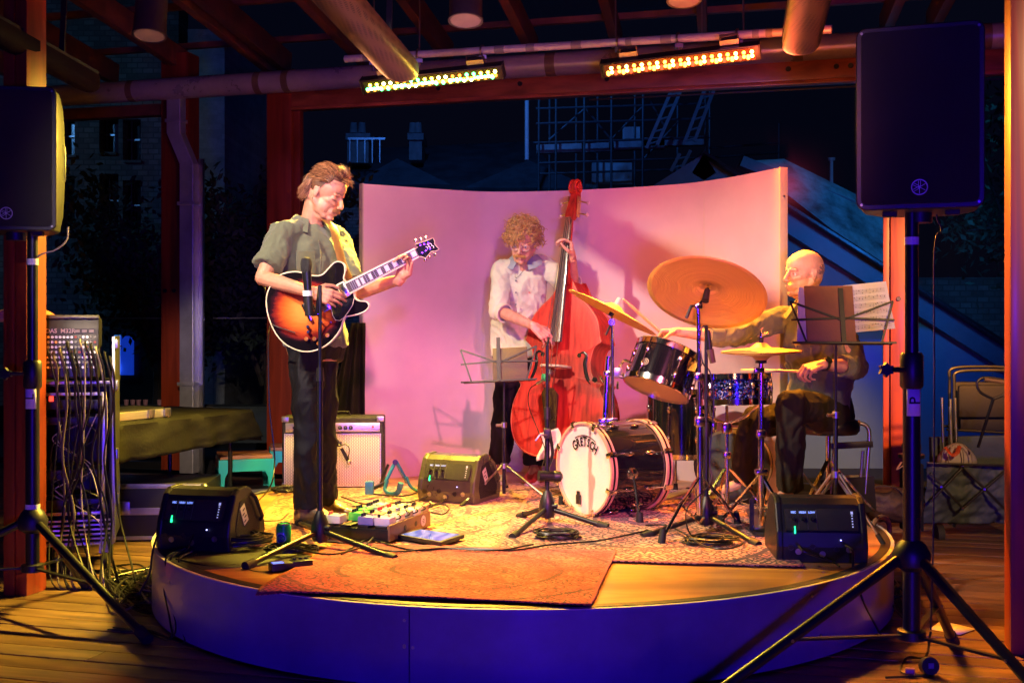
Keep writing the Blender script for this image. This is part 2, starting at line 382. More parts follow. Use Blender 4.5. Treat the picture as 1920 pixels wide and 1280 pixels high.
# ---- downpipe with an offset
DPM = mat('galvanised_steel', (.6, .6, .64), .38, .7, var=.25, scale=3, bump=.12, bscale=12)
t = thing('downpipe', 'square grey metal downpipe with an offset bend on the dark red post', 'pipe', ftop(365, 0, -.2))
def dpx(px, py): v = fac(px, py); return v - FN * .13
pts = [(345, 180), (345, 255), (369, 312), (369, 800)]
dv = [dpx(*q) for q in pts]; dv[-1].z = .0
hw = .068
up = MB()
secs = []
for v in dv: secs.append([v + FD * (sx * hw) + FN * (sy * .05) for sx, sy in ((-1, -1), (1, -1), (1, 1), (-1, 1))])
up.ring(secs); up.build('pipe_run', DPM, t, smooth=0, bevel=.006)
for q, w in (((345, 232), 1.15), ((369, 385), 1.25), ((369, 718), 1.25)):
    v = dpx(*q); mb = MB(frame(v, FD, FN, (0, 0, 1))); mb.box((0, 0, 0), (hw * 2 * w, .125, .03), None, .004); mb.build('pipe_bracket', DPM, t)
v = dpx(386, 500); mb = MB(frame(v, FD, FN, (0, 0, 1))); mb.box((-.005, .06, -.55), (.05, .03, 3.0), None, .003); mb.build('back_channel', M_['steel'], t)
# ---- big round pipe along the eave
PIPE = mat('painted_duct', (.42, .36, .33), .3, .35, var=.2, scale=4, bump=.08, bscale=10)
def pl(px, py, off=-.2):
    Y = fy(px) ; return P(px, py, Y + 0) + FN * off
t = thing('eave_pipe', 'thick grey round pipe running along the eave above the header beam', 'pipe', ftop(960, 3.4, -.2))
a, b = pl(100, 190), pl(2050, 68)
mb = MB(); mb.tube([a.lerp(b, k / 24) for k in range(25)], .094, 20); mb.build('pipe_body', PIPE, t)
tape = mat('brown_tape', (.16, .10, .05), .35, var=.2)
def on_pipe(px):
    f = (px - 100) / 1950.; 
    # perspective-correct parameter along the pipe
    lo, hi = 0., 1.
    for _ in range(30):
        m = (lo + hi) / 2; v = a.lerp(b, m)
        if v.x / v.y * F + 960 < px: lo = m
        else: hi = m
    return a.lerp(b, lo)
for px in (250, 487, 540, 1032, 1498, 1850):
    v = on_pipe(px); d = (b - a).normalized(); mb = MB(); mb.cyl(v - d * .03, v + d * (.05 if px == 1032 else .03), .0965, seg=24); mb.build('tape_band', tape, t)
# ---- thin scaffold tube carrying the light bars
RP = mat('white_tube', (.55, .5, .47), .35, .3, var=.15, scale=10)
RY = 7.75
def ry(px): return RY - (px - 1000) * .00155
ra, rb = P(648, 111, ry(648)), P(1560, 55, ry(1560))
t = thing('lighting_tube', 'thin white metal tube hung below the rafters carrying the two light bars', 'pipe', (ra + rb) / 2)
mb = MB(); mb.tube([ra.lerp(rb, k / 12) for k in range(13)], .026, 16); mb.build('tube_body', RP, t)
def on_tube(px):
    lo, hi = 0., 1.
    for _ in range(30):
        m = (lo + hi) / 2; v = ra.lerp(rb, m)
        if v.x / v.y * F + 960 < px: lo = m
        else: hi = m
    return ra.lerp(rb, lo)
rd_ = (rb - ra).normalized()
for px, w in ((690, .03), (938, .035), (996, .03), (1082, .035), (1180, .02), (1250, .035), (1418, .02), (1443, .02)):
    v = on_tube(px); mb = MB(); mb.cyl(v - rd_ * w, v + rd_ * w, .0285, seg=16); mb.build('tape_wrap', mat('grey_tape', (.2, .18, .17), .5), t)
for px in (700, 786, 905, 1160, 1272, 1383):
    v = on_tube(px); mb = MB(); mb.tube([v + Vector((0, .0, .034)).copy() if False else v + Matrix.Rotation(R(k * 30), 3, rd_) @ Vector((0, 0, .034)) for k in range(12)], .008, 6, closed=True)
    mb.cyl(v + Vector((0, -.02, -.03)), v + Vector((0, -.02, -.10)), .011, seg=8); mb.box(tuple(v + Vector((0, -.01, -.05))), (.05, .05, .025)); mb.build('hook_clamp', M_['steel'], t)
for px, h in ((700, .45), (786, .6), (1155, .5), (1317, .6), (1395, .6)):
    v = on_tube(px); mb = MB(); mb.cyl(v + Vector((0, .01, .02)), v + Vector((0, .05, h)), .006, seg=6); mb.build('hanger_wire', M_['steel'], t)
# ---- rafters, purlins, roof glass
RDv = Vector((390, 2190, -190)).normalized()
RXn = Vector((0, 0, 1)).cross(RDv).normalized() * -1; RUp = RXn.cross(RDv).normalized()
if RUp.z < 0: RUp = -RUp
roof = thing('glass_roof', 'dark timber-raftered glass roof over the stage at the top of the photo', 'roof', (0, 6, 3.6))
for px in (10, 165, 320, 470, 500, 655, 815, 980, 1145, 1312, 1480, 1668, 1760, 1930):
    e = ftop(px, 3.60, .25); s_ = e - RDv * (7.6)
    mb = MB(); M = frame(e, RXn, RUp, RDv)
    w = .075; mb.box((0, .11, -3.9), (w, .2, 8.2), M, .004); mb.build('rafter', TIMD, roof)
for k in range(9):
    e = ftop(300, 3.60, .2) - RDv * (k * .95); q = e + FD * 10; e2 = e - FD * 3
    mb = MB(); mb.bar(e2 + Vector((0, 0, .25)), q + Vector((0, 0, .25)), .06, .05); mb.build('purlin', TIMD, roof)
e = ftop(-300, 3.60, .35); 
for k in range(11):
    a0 = e + FD * (k * 1.0) + Vector((0, 0, .29)); mb = MB()
    M = frame(a0, FD, RDv, FD.cross(RDv))
    mb.box((.5, -4.3, 0), (.985, 8.6, .01), M); mb.build('roof_pane', GL, roof)

# ---- stage platform
FAS = mat('stage_fascia_paint', (.15, .10, .30), .34, var=.24, scale=2.2, bump=.03, bscale=25, coat=.15)
PLY = None
def ply():
    m, nt, b = _nt('stage_plywood'); n = nt.nodes; l = nt.links
    tc = n.new('ShaderNodeTexCoord'); mp = n.new('ShaderNodeMapping'); mp.inputs['Scale'].default_value = (1, 5, 1); mp.inputs['Rotation'].default_value = (0, 0, .3)
    l.new(tc.outputs['Object'], mp.inputs[0])
    a = n.new('ShaderNodeTexNoise'); a.inputs['Scale'].default_value = 2.2; a.inputs['Detail'].default_value = 8; a.inputs['Distortion'].default_value = .8; l.new(mp.outputs[0], a.inputs[0])
    r = n.new('ShaderNodeValToRGB'); e = r.color_ramp.elements; e[0].position = .3; e[1].position = .7; e[0].color = (.30, .12, .04, 1); e[1].color = (.56, .29, .11, 1); l.new(a.outputs[0], r.inputs[0])
    # worn black paint rim band and scuffs (arc shaped wear marks)
    ds = n.new('ShaderNodeVectorMath'); ds.operation = 'DISTANCE'; ds.inputs[1].default_value = (.9, 4.5, .30); l.new(tc.outputs['Object'], ds.inputs[0])
    w = n.new('ShaderNodeMath'); w.operation = 'SINE'; mu = n.new('ShaderNodeMath'); mu.operation = 'MULTIPLY'; mu.inputs[1].default_value = 13; l.new(ds.outputs['Value'], mu.inputs[0]); l.new(mu.outputs[0], w.inputs[0])
    b2 = n.new('ShaderNodeTexNoise'); b2.inputs['Scale'].default_value = 3; l.new(tc.outputs['Object'], b2.inputs[0])
    m2 = n.new('ShaderNodeMath'); m2.operation = 'MULTIPLY'; l.new(w.outputs[0], m2.inputs[0]); l.new(b2.outputs[0], m2.inputs[1])
    mr = n.new('ShaderNodeMapRange'); mr.inputs['From Min'].default_value = .05; mr.inputs['From Max'].default_value = .5; mr.inputs['To Max'].default_value = .55; l.new(m2.outputs[0], mr.inputs[0])
    mx = n.new('ShaderNodeMix'); mx.data_type = 'RGBA'; l.new(mr.outputs[0], mx.inputs[0]); l.new(r.outputs[0], mx.inputs[6]); mx.inputs[7].default_value = (.15, .09, .05, 1)
    l.new(mx.outputs[2], b.inputs['Base Color'])
    m3 = n.new('ShaderNodeMapRange'); m3.inputs['To Min'].default_value = .22; m3.inputs['To Max'].default_value = .5; l.new(b2.outputs[0], m3.inputs[0]); l.new(m3.outputs[0], b.inputs['Roughness'])
    return m
CX, CY, RR, RB = .05, 5.9, 1.775, 2.3
def rim(a, r=0.0):
    c, s = math.cos(a), math.sin(a)
    ex = 1.0
    return (CX + (RR + r) * c, CY + ((RB if s > 0 else RR) + r) * s)
stage = thing('round_stage', 'low round stage platform with smooth violet lit curved fascia', 'stage', (CX, CY, 0))
N = 120
mb = MB(); mb.prism([rim(2 * PI * k / N, -.004) for k in range(N)], .018, z0=ST - .018); mb.build('stage_top', ply(), stage)
def arcband(a0, a1, r0, r1, z0, z1, n=60):
    mb = MB(); secs = []
    for k in range(n + 1):
        a = a0 + (a1 - a0) * k / n; p = rim(a, r0); q = rim(a, r1)
        secs.append([(p[0], p[1], z0), (q[0], q[1], z0), (q[0], q[1], z1), (p[0], p[1], z1)])
    mb.ring(secs); return mb
seam_a = math.atan2(-1, (-.398 - CX) / 1.72) ; seam_a = -PI / 2 - .235
for a0, a1 in ((seam_a + .0015, seam_a + 2.1), (seam_a - 1.9, seam_a - .0015), (seam_a + 2.103, seam_a + 2 * PI - 1.903)):
    arcband(a0, a1, 0, .012, .012, ST - .003).build('fascia_panel', FAS, stage)
arcband(0, 2 * PI, -.12, -.02, 0, ST - .02, 100).build('plinth', M_['black'], stage)
arcband(0, 2 * PI * .9999, -.045, -.0045, ST + .0005, ST + .0035, 120).build('black_edging', mat('black_edge_paint', (.02, .018, .016), .45, var=.5, scale=9), stage)
arcband(0, 2 * PI * .9999, -.003, .0135, ST - .0025, ST + .001, 120).build('pale_rim_strip', mat('pale_edge', (.55, .52, .5), .5), stage)
for da, z in ((-.01, .16), (-.01, .155), (.008, .155), (-.01, .25), (.9, .26), (-.75, .22), (.93, .1)):
    p = rim(seam_a + da, .012); q = rim(seam_a + da, .016); MB().cyl((p[0], p[1], z), (q[0], q[1], z), .006, seg=8).build('screw', M_['steel'], stage)
# black painted patches and a hatch
mb = MB(); mb.prism([(CX + (RR - .05) * math.cos(a) * 1 , CY + (RR - .05) * math.sin(a)) for a in [PI * 1.04 + k * .02 for k in range(30)]] + [(-.78, 4.95), (-1.1, 5.35), (-1.35, 5.8)], .0015, z0=ST + .0006)
mb.build('black_painted_area', mat('matt_black_floor', (.025, .024, .022), .6, var=.4), stage)
# ---- rugs
def rugmat(name, base, worn, dark, scale, border, dens=.5, rot=0):
    m, nt, b = _nt(name); n = nt.nodes; l = nt.links
    tc = n.new('ShaderNodeTexCoord'); uv = tc.outputs['UV']
    mp = n.new('ShaderNodeMapping'); mp.inputs['Scale'].default_value = (scale, scale, 1); l.new(uv, mp.inputs[0])
    # wear
    a = n.new('ShaderNodeTexNoise'); a.inputs['Scale'].default_value = 1.1; a.inputs['Detail'].default_value = 9; a.inputs['Roughness'].default_value = .72; l.new(mp.outputs[0], a.inputs[0])
    r = n.new('ShaderNodeValToRGB'); e = r.color_ramp.elements; e[0].position = .38; e[1].position = .62; e[0].color = (*base, 1); e[1].color = (*worn, 1); l.new(a.outputs[0], r.inputs[0])
    # motif: mirrored coordinates through voronoi + waves
    ab = n.new('ShaderNodeVectorMath'); ab.operation = 'PINGPONG' if False else 'ABSOLUTE'
    mp2 = n.new('ShaderNodeMapping'); mp2.inputs['Scale'].default_value = (scale * 2.4, scale * 2.4, 1); mp2.inputs['Location'].default_value = (-scale * 1.2, -scale * 1.2, 0); l.new(uv, mp2.inputs[0]); l.new(mp2.outputs[0], ab.inputs[0])
    v = n.new('ShaderNodeTexVoronoi'); v.feature = 'DISTANCE_TO_EDGE'; v.inputs['Scale'].default_value = 1.0; l.new(ab.outputs[0], v.inputs[0])
    v2 = n.new('ShaderNodeTexVoronoi'); v2.feature = 'F1'; v2.distance = 'MANHATTAN'; v2.inputs['Scale'].default_value = 1.0; v2.inputs['Randomness'].default_value = .35; l.new(ab.outputs[0], v2.inputs[0])
    l1 = n.new('ShaderNodeMath'); l1.operation = 'LESS_THAN'; l1.inputs[1].default_value = .075; l.new(v.outputs['Distance'], l1.inputs[0])
    fr = n.new('ShaderNodeMath'); fr.operation = 'PINGPONG'; fr.inputs[1].default_value = .17; l.new(v2.outputs['Distance'], fr.inputs[0])
    l2 = n.new('ShaderNodeMath'); l2.operation = 'LESS_THAN'; l2.inputs[1].default_value = .065; l.new(fr.outputs[0], l2.inputs[0])
    v3 = n.new('ShaderNodeTexVoronoi'); v3.inputs['Scale'].default_value = 2.1; v3.inputs['Randomness'].default_value = .6; l.new(ab.outputs[0], v3.inputs[0]); f3 = n.new('ShaderNodeMath'); f3.operation = 'PINGPONG'; f3.inputs[1].default_value = .2; l.new(v3.outputs['Distance'], f3.inputs[0]); l.new(f3.outputs[0], l1.inputs[0])
    mxm = n.new('ShaderNodeMath'); mxm.operation = 'MAXIMUM'; l.new(l1.outputs[0], mxm.inputs[0]); l.new(l2.outputs[0], mxm.inputs[1])
    ln = n.new('ShaderNodeVectorMath'); ln.operation = 'LENGTH'; l.new(ab.outputs[0], ln.inputs[0]); f4 = n.new('ShaderNodeMath'); f4.operation = 'PINGPONG'; f4.inputs[1].default_value = 1.3; l.new(ln.outputs['Value'], f4.inputs[0]); l4 = n.new('ShaderNodeMath'); l4.operation = 'LESS_THAN'; l4.inputs[1].default_value = .14; l.new(f4.outputs[0], l4.inputs[0])
    m5 = n.new('ShaderNodeMath'); m5.operation = 'MAXIMUM'; l.new(mxm.outputs[0], m5.inputs[0]); l.new(l4.outputs[0], m5.inputs[1]); mxm = m5
    # broken up by wear noise
    w = n.new('ShaderNodeTexNoise'); w.inputs['Scale'].default_value = 1.6; w.inputs['Detail'].default_value = 8; w.inputs['Roughness'].default_value = .8; l.new(mp.outputs[0], w.inputs[0])
    mr = n.new('ShaderNodeMapRange'); mr.inputs['From Min'].default_value = 1 - dens - .12; mr.inputs['From Max'].default_value = 1 - dens + .12; l.new(w.outputs[0], mr.inputs[0])
    mu = n.new('ShaderNodeMath'); mu.operation = 'MULTIPLY'; l.new(mxm.outputs[0], mu.inputs[0]); l.new(mr.outputs[0], mu.inputs[1])
    mx = n.new('ShaderNodeMix'); mx.data_type = 'RGBA'; l.new(mu.outputs[0], mx.inputs[0]); l.new(r.outputs[0], mx.inputs[6]); mx.inputs[7].default_value = (*dark, 1)
    d1 = n.new('ShaderNodeTexNoise'); d1.inputs['Scale'].default_value = 6; d1.inputs['Detail'].default_value = 3; md = n.new('ShaderNodeMapping'); md.inputs['Scale'].default_value = (scale * .9, scale * 3.2, 1); l.new(uv, md.inputs[0]); l.new(md.outputs[0], d1.inputs[0])
    dm = n.new('ShaderNodeMapRange'); dm.inputs['From Min'].default_value = .56; dm.inputs['From Max'].default_value = .64; dm.inputs['To Max'].default_value = .75; l.new(d1.outputs[0], dm.inputs[0])
    dn = n.new('ShaderNodeMath'); dn.operation = 'MULTIPLY'; l.new(dm.outputs[0], dn.inputs[0]); l.new(mr.outputs[0], dn.inputs[1])
    mz = n.new('ShaderNodeMix'); mz.data_type = 'RGBA'; l.new(dn.outputs[0], mz.inputs[0]); l.new(mx.outputs[2], mz.inputs[6]); mz.inputs[7].default_value = (*dark, 1); mx = mz
    # border bands
    sx = n.new('ShaderNodeSeparateXYZ'); l.new(uv, sx.inputs[0]); cur = mx.outputs[2]
    def edge(o):
        s1 = n.new('ShaderNodeMath'); s1.operation = 'SUBTRACT'; s1.inputs[1].default_value = .5; l.new(o, s1.inputs[0])
        s2 = n.new('ShaderNodeMath'); s2.operation = 'ABSOLUTE'; l.new(s1.outputs[0], s2.inputs[0]); return s2.outputs[0]
    mxe = n.new('ShaderNodeMath'); mxe.operation = 'MAXIMUM'; l.new(edge(sx.outputs[0]), mxe.inputs[0]); l.new(edge(sx.outputs[1]), mxe.inputs[1])
    for lo, hi, c in border:
        g1 = n.new('ShaderNodeMath'); g1.operation = 'GREATER_THAN'; g1.inputs[1].default_value = lo; l.new(mxe.outputs[0], g1.inputs[0])
        g2 = n.new('ShaderNodeMath'); g2.operation = 'LESS_THAN'; g2.inputs[1].default_value = hi; l.new(mxe.outputs[0], g2.inputs[0])
        g3 = n.new('ShaderNodeMath'); g3.operation = 'MULTIPLY'; l.new(g1.outputs[0], g3.inputs[0]); l.new(g2.outputs[0], g3.inputs[1])
        g4 = n.new('ShaderNodeMath'); g4.operation = 'MULTIPLY'; l.new(g3.outputs[0], g4.inputs[0]); l.new(a.outputs[0], g4.inputs[1])
        g5 = n.new('ShaderNodeMath'); g5.operation = 'MULTIPLY'; g5.inputs[1].default_value = 1.5; g5.use_clamp = True; l.new(g4.outputs[0], g5.inputs[0])
        mm = n.new('ShaderNodeMix'); mm.data_type = 'RGBA'; l.new(g5.outputs[0], mm.inputs[0]); l.new(cur, mm.inputs[6]); mm.inputs[7].default_value = (*c, 1); cur = mm.outputs[2]
    l.new(cur, b.inputs['Base Color']); b.inputs['Roughness'].default_value = .95; b.inputs['Sheen Weight'].default_value = .2; b.inputs['Specular IOR Level'].default_value = .15
    bn = n.new('ShaderNodeTexNoise'); bn.inputs['Scale'].default_value = 260; bn.inputs['Detail'].default_value = 2; l.new(uv, bn.inputs[0])
    bp = n.new('ShaderNodeBump'); bp.inputs['Strength'].default_value = .5; bp.inputs['Distance'].default_value = .004; l.new(bn.outputs[0], bp.inputs['Height']); l.new(bp.outputs[0], b.inputs['Normal'])
    return m
def rug(name, label, q, z, m, nu=50, nv=40, clip=True):
    q = [Vector((*p[:2], 0)) for p in q]
    def fn(u, v):
        p = q[0].lerp(q[1], u).lerp(q[3].lerp(q[2], u), v); p += Vector((noise.noise(p * 3.1 + q[0]), noise.noise(p * 3.7 - q[1]), 0)) * .014
        zz = ST + z + .003 * max(0, noise.noise(Vector((p.x * 2.2, p.y * 2.2, z * 100))))
        dx, dy = p.x - CX, p.y - CY; b_ = RB if dy > 0 else RR
        e = math.hypot(dx / RR, dy / b_)
        if e > 1.012: zz -= (e - 1.012) * RR * .45
        return (p.x, p.y, zz)
    mb = MB().grid(fn, nu, nv); o = mb.build(name, m, None, solid=.004)
    me = o.data; uvl = me.uv_layers.new(name='UVMap'); w = nu + 1
    for lp in me.loops: i = lp.vertex_index; uvl.data[lp.index].uv = ((i % w) / nu, (i // w) / nv)
    tag(o, label, 'rug'); return o
RED = rugmat('red_rug_pile', (.50, .03, .06), (.62, .15, .16), (.06, .010, .03), 6, ((.49, .5, (.5, .05, .04)), (.405, .41, (.25, .06, .05))), .60)
PAL = rugmat('pale_rug_pile', (.42, .09, .11), (.62, .36, .31), (.035, .012, .03), 6, ((.486, .5, (.45, .14, .10)), (.42, .426, (.2, .08, .08)), (.36, .366, (.35, .12, .1))), .66)
SAN = rugmat('sand_rug_pile', (.48, .17, .09), (.62, .42, .28), (.11, .03, .025), 6, ((.485, .5, (.40, .16, .10)), (.40, .406, (.3, .12, .08))), .58)
rug('patterned_rug', 'faded sand coloured rug under the guitarist and the amplifier', [(-1.30, 5.30), (.15, 5.05), (.42, 7.5), (-1.38, 7.12)], .003, SAN)
rug('patterned_rug', 'pale pink distressed rug under the drum kit', [(-.1, 4.98), (1.20, 4.80), (1.46, 7.0), (.12, 7.1)], .009, PAL)
rug('patterned_rug', 'orange red worn rug at the front hanging over the stage edge', [(-.955, 4.36), (.275, 4.12), (.46, 5.12), (-.80, 5.3)], .014, RED)

# ---- curved backdrop screen
sp_pts = [(-.96, 7.55), (-.40, 7.9), (-.11, 8.0), (.36, 7.93), (1.01, 7.62), (1.30, 7.3), (1.556, 6.78)]
cp = crom([(x, y, 0) for x, y in sp_pts], 8); HT = 2.215
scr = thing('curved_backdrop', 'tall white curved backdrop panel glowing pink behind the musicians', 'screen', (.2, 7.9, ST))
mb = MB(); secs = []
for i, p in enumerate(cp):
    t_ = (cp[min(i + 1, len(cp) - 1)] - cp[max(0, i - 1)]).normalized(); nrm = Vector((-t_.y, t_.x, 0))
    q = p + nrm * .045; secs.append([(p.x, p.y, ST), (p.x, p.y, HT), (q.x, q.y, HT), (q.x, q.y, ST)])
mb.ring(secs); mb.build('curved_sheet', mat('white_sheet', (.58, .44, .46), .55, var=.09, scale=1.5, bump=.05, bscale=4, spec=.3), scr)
EDG = mat('raw_ply_edge', (.50, .45, .32), .6)
for i, sgn in ((0, -1), (len(cp) - 1, 1)):
    p = cp[i]; t_ = (cp[min(i + 1, len(cp) - 1)] - cp[max(0, i - 1)]).normalized(); nrm = Vector((-t_.y, t_.x, 0)); c = p + nrm * .0215 + t_ * sgn * .004
    m_ = MB(frame((c.x, c.y, ST), t_, nrm, (0, 0, 1))); m_.box((0, 0, (HT - ST) / 2), (.009, .055, HT - ST + .006), None, .001); m_.build('edge_strip', EDG, scr)
    for z in (.25, 1.75):
        v = Vector((c.x, c.y, ST + z)) + t_ * sgn * .004; MB().cyl(v, v + t_ * sgn * .004, .007, seg=8).build('screw', M_['steel'], scr)
# braces behind
for i in (10, 24, 38):
    p = cp[i]; MB().bar((p.x, p.y + .06, ST + .02), (p.x, p.y + .06, HT - .1), .07, .04).build('rear_brace', EDG, scr)

# ================================================================== BEYOND THE PAVILION
def wallm(name, c, v, brick=False, sc=4):
    m, nt, b = _nt(name); n = nt.nodes; l = nt.links; tc = n.new('ShaderNodeTexCoord')
    mp = n.new('ShaderNodeMapping'); mp.inputs['Rotation'].default_value = (R(90), 0, 0); l.new(tc.outputs['Object'], mp.inputs[0])
    a = n.new('ShaderNodeTexNoise'); a.inputs['Scale'].default_value = 2.5; a.inputs['Detail'].default_value = 9; a.inputs['Roughness'].default_value = .75; l.new(tc.outputs['Object'], a.inputs[0])
    br = n.new('ShaderNodeTexBrick'); br.inputs['Scale'].default_value = sc; br.inputs['Color1'].default_value = (*c, 1); br.inputs['Color2'].default_value = (*[x * (1 - v) for x in c], 1); br.inputs['Mortar'].default_value = (*[x * .45 for x in c], 1); br.inputs['Mortar Size'].default_value = .03 if brick else 0
    l.new(mp.outputs[0], br.inputs[0]); mx = n.new('ShaderNodeMix'); mx.data_type = 'RGBA'; mx.blend_type = 'MULTIPLY'; mx.inputs[0].default_value = .8
    l.new(br.outputs[0], mx.inputs[6]); r = n.new('ShaderNodeValToRGB'); r.color_ramp.elements[0].position = .3; r.color_ramp.elements[0].color = (.35, .35, .35, 1); r.color_ramp.elements[1].position = .7; l.new(a.outputs[0], r.inputs[0]); l.new(r.outputs[0], mx.inputs[7])
    l.new(mx.outputs[2], b.inputs['Base Color']); b.inputs['Roughness'].default_value = .85
    bp = n.new('ShaderNodeBump'); bp.inputs['Strength'].default_value = .7; bp.inputs['Distance'].default_value = .05; l.new(a.outputs[0], bp.inputs['Height']); l.new(bp.outputs[0], b.inputs['Normal']); return m
STO = wallm('rough_stone_wall', (.22, .20, .17), .5, True, 3.2)
DG = mat('dark_window_glass', (.01, .012, .015), .1)
# stone building on the left
BY = 17.0
sb = thing('stone_building', 'old rough stone building with paired sash windows outside on the left', 'building', (-6, BY, -.35))
def bx(px0, px1, py0, py1, Y, d, mb=None):
    a_, b_ = P(px0, py1, Y), P(px1, py0, Y); mb = mb or MB(); mb.box(((a_.x + b_.x) / 2, Y + d / 2, (a_.z + b_.z) / 2), (b_.x - a_.x, d, b_.z - a_.z)); return mb
wins = [(186, 215, 222, 285), (232, 262, 225, 300), (188, 222, 325, 428), (230, 263, 338, 432), (190, 222, 480, 570), (232, 264, 485, 575), (110, 140, 222, 290), (110, 140, 330, 430)]
xs = sorted({-300, 335} | {w[0] for w in wins} | {w[1] for w in wins}); 
# wall pieces leaving real openings: piers between columns and spandrels between rows
cols = [(-300, 110), (140, 186), (222, 230), (264, 335)]
for c_ in cols: bx(c_[0], c_[1], -300, 760, BY, .5).build('stone_pier', STO, sb)
for c_, rows in (((110, 140), [(-300, 222), (290, 330), (430, 760)]), ((186, 222), [(-300, 222), (290, 326), (429, 480), (572, 760)]), ((230, 264), [(-300, 224), (300, 338), (432, 484), (575, 760)])):
    for r_ in rows: bx(c_[0], c_[1], r_[0], r_[1], BY, .5).build('stone_spandrel', STO, sb)
for w in wins:
    f = bx(w[0], w[1], w[2] - 2, w[3] + 2, BY + .25, .05).build('window', DG, sb)
    bx(w[0], w[1], (w[2] + w[3]) / 2 - 1.5, (w[2] + w[3]) / 2 + 1.5, BY + .2, .04).build('glazing_bar', M_['steel'], f)
    bx((w[0] + w[1]) / 2 - 1, (w[0] + w[1]) / 2 + 1, w[2], w[3], BY + .19, .04).build('glazing_bar', M_['steel'], f)
    bx(w[0] - 2, w[1] + 2, w[3], w[3] + 5, BY - .06, .1).build('sill', STO, f)
bt = thing('rendered_building', 'tall narrow pale rendered building edge outside beside the downpipe', 'building', (-4.6, 15.5, -.35))
bx(352, 421, 55, 800, 15.5, 3).build('wall', wallm('rough_render', (.36, .38, .38), .2), bt)
# roofscape behind: house with chimneys
RF = mat('slate_roof', (.06, .07, .08), .5, var=.4, scale=2, bump=.5, bscale=8)
hs = thing('terrace_house', 'dark slate roofed house with chimneys and a small balcony behind the backdrop', 'house', (-1.8, 30, -.35))
def quad3(pts, d, m, name, par):
    mb = MB(); pts = [Vector(p) for p in pts]; n_ = (pts[1] - pts[0]).cross(pts[2] - pts[0]).normalized() * d
    if n_.y < 0: n_ = -n_
    vs = pts + [p + n_ for p in pts]; k = len(pts); mb.add(vs, [tuple(range(k)), tuple(range(k, 2 * k))] + [(i, (i + 1) % k, k + (i + 1) % k, k + i) for i in range(k)]); return mb.build(name, m, par)
quad3([P(620, 345, 27), P(1060, 352, 27), P(1000, 265, 31), P(700, 278, 31)], .2, RF, 'roof', hs)
quad3([P(655, 346, 25), P(745, 297, 26), P(845, 346, 25)], .3, RF, 'front_gable', hs)
quad3([P(870, 352, 25), P(990, 300, 26), P(1110, 352, 25)], .3, RF, 'front_gable', hs)
bx(600, 1120, 345, 640, 27.2, 3).build('wall', wallm('sandstone', (.3, .27, .22), .3, True, 3), hs)
CH = mat('chimney_render', (.17, .18, .18), .8, var=.3, bump=.4, bscale=6)
for i, (a0, a1, b0, b1) in enumerate(((648, 694, 262, 305), (764, 794, 262, 300))):
    c_ = bx(a0 + 3, a1 - 3, b0, b1, 28, 1.).build('chimney', CH, hs); bx(a0, a1, b0 - 12, b0, 27.9, 1.2).build('chimney_cap', CH, c_)
    for k in range(2):
        v = P(a0 + (a1 - a0) * (.33 + .34 * k), b0 - 12, 28.3); MB().cyl(v, v + Vector((0, 0, .25)), .1, .08, 10).build('chimney_pot', CH, c_)
for k in range(5): bx(655 + k * 14, 657 + k * 14, 262, 305, 26.6, .06).build('baluster', M_['steel'], hs)
bx(652, 722, 258, 262, 26.6, .08).build('balcony_rail', M_['steel'], hs)
fp = thing('flagpole', 'slim blue lit pole rising behind the backdrop left of the scaffold', 'pole', P(988, 265, 24))
MB().cyl(P(988, 300, 24), P(988, 150, 24), .045, seg=10).build('mast', mat('pale_mast', (.6, .62, .65), .5), fp)
MB().ball(tuple(P(988, 148, 24)), .07).build('finial', CH, fp)
# scaffold with ladders
SM = mat('scaffold_tube', (.07, .08, .09), .5, .5)
sc_ = thing('scaffold', 'dark tube scaffold tower with planks outside above the backdrop', 'scaffold', P(1150, 400, 22))
def tb(a_, b_, Y, r=.024, Y2=None): return MB().cyl(P(a_[0], a_[1], Y), P(b_[0], b_[1], Y2 or Y), r, seg=8)
for x_, Y in ((1010, 22), (1030, 23.5), (1042, 22), (1095, 22), (1080, 23.5), (1146, 22), (1120, 23.5), (1205, 22), (1190, 23.5), (1270, 23.5), (1322, 22), (1330, 23.5), (1460, 23)):
    top = 120 if x_ < 1400 else 232
    tb((x_, 380), (x_ + 1, top), Y).build('upright_tube', SM, sc_)
for y_, a_, b_, Y in ((198, 1005, 1330, 22), (226, 1005, 1335, 22), (262, 1000, 1330, 22), (300, 1010, 1330, 22), (320, 1010, 1330, 23.5), (165, 1040, 1330, 23.5), (272, 1330, 1462, 23), (290, 1330, 1462, 23)):
    tb((a_, y_ + 6), (b_, y_ - 4), Y, .022).build('ledger_tube', SM, sc_)
for a_, b_, c_, d_ in ((1146, 262, 1205, 200), (1095, 200, 1146, 262), (1205, 300, 1270, 230), (1030, 262, 1095, 205), (1218, 188, 1245, 235)):
    tb((a_, b_), (c_, d_), 22.2, .02).build('brace_tube', SM, sc_)
PLK = mat('scaffold_plank', (.24, .27, .28), .8, var=.3)
for a_, b_, y_ in ((1006, 1090, 281), (1094, 1150, 279), (1141, 1245, 275), (1205, 1322, 268)):
    MB().bar(P(a_, y_, 22.3), P(b_, y_ - 3, 22.3), .22, .16).build('plank', PLK, sc_)
bx(1110, 1185, 305, 345, 23.8, .1).build('sheeting', mat('pale_sheeting', (.35, .42, .42), .7), sc_)
bx(1168, 1200, 238, 268, 23.8, .1).build('sheeting', mat('pale_sheeting', (.35, .42, .42), .7), sc_)
LM = mat('ladder_aluminium', (.30, .32, .34), .35, .3)
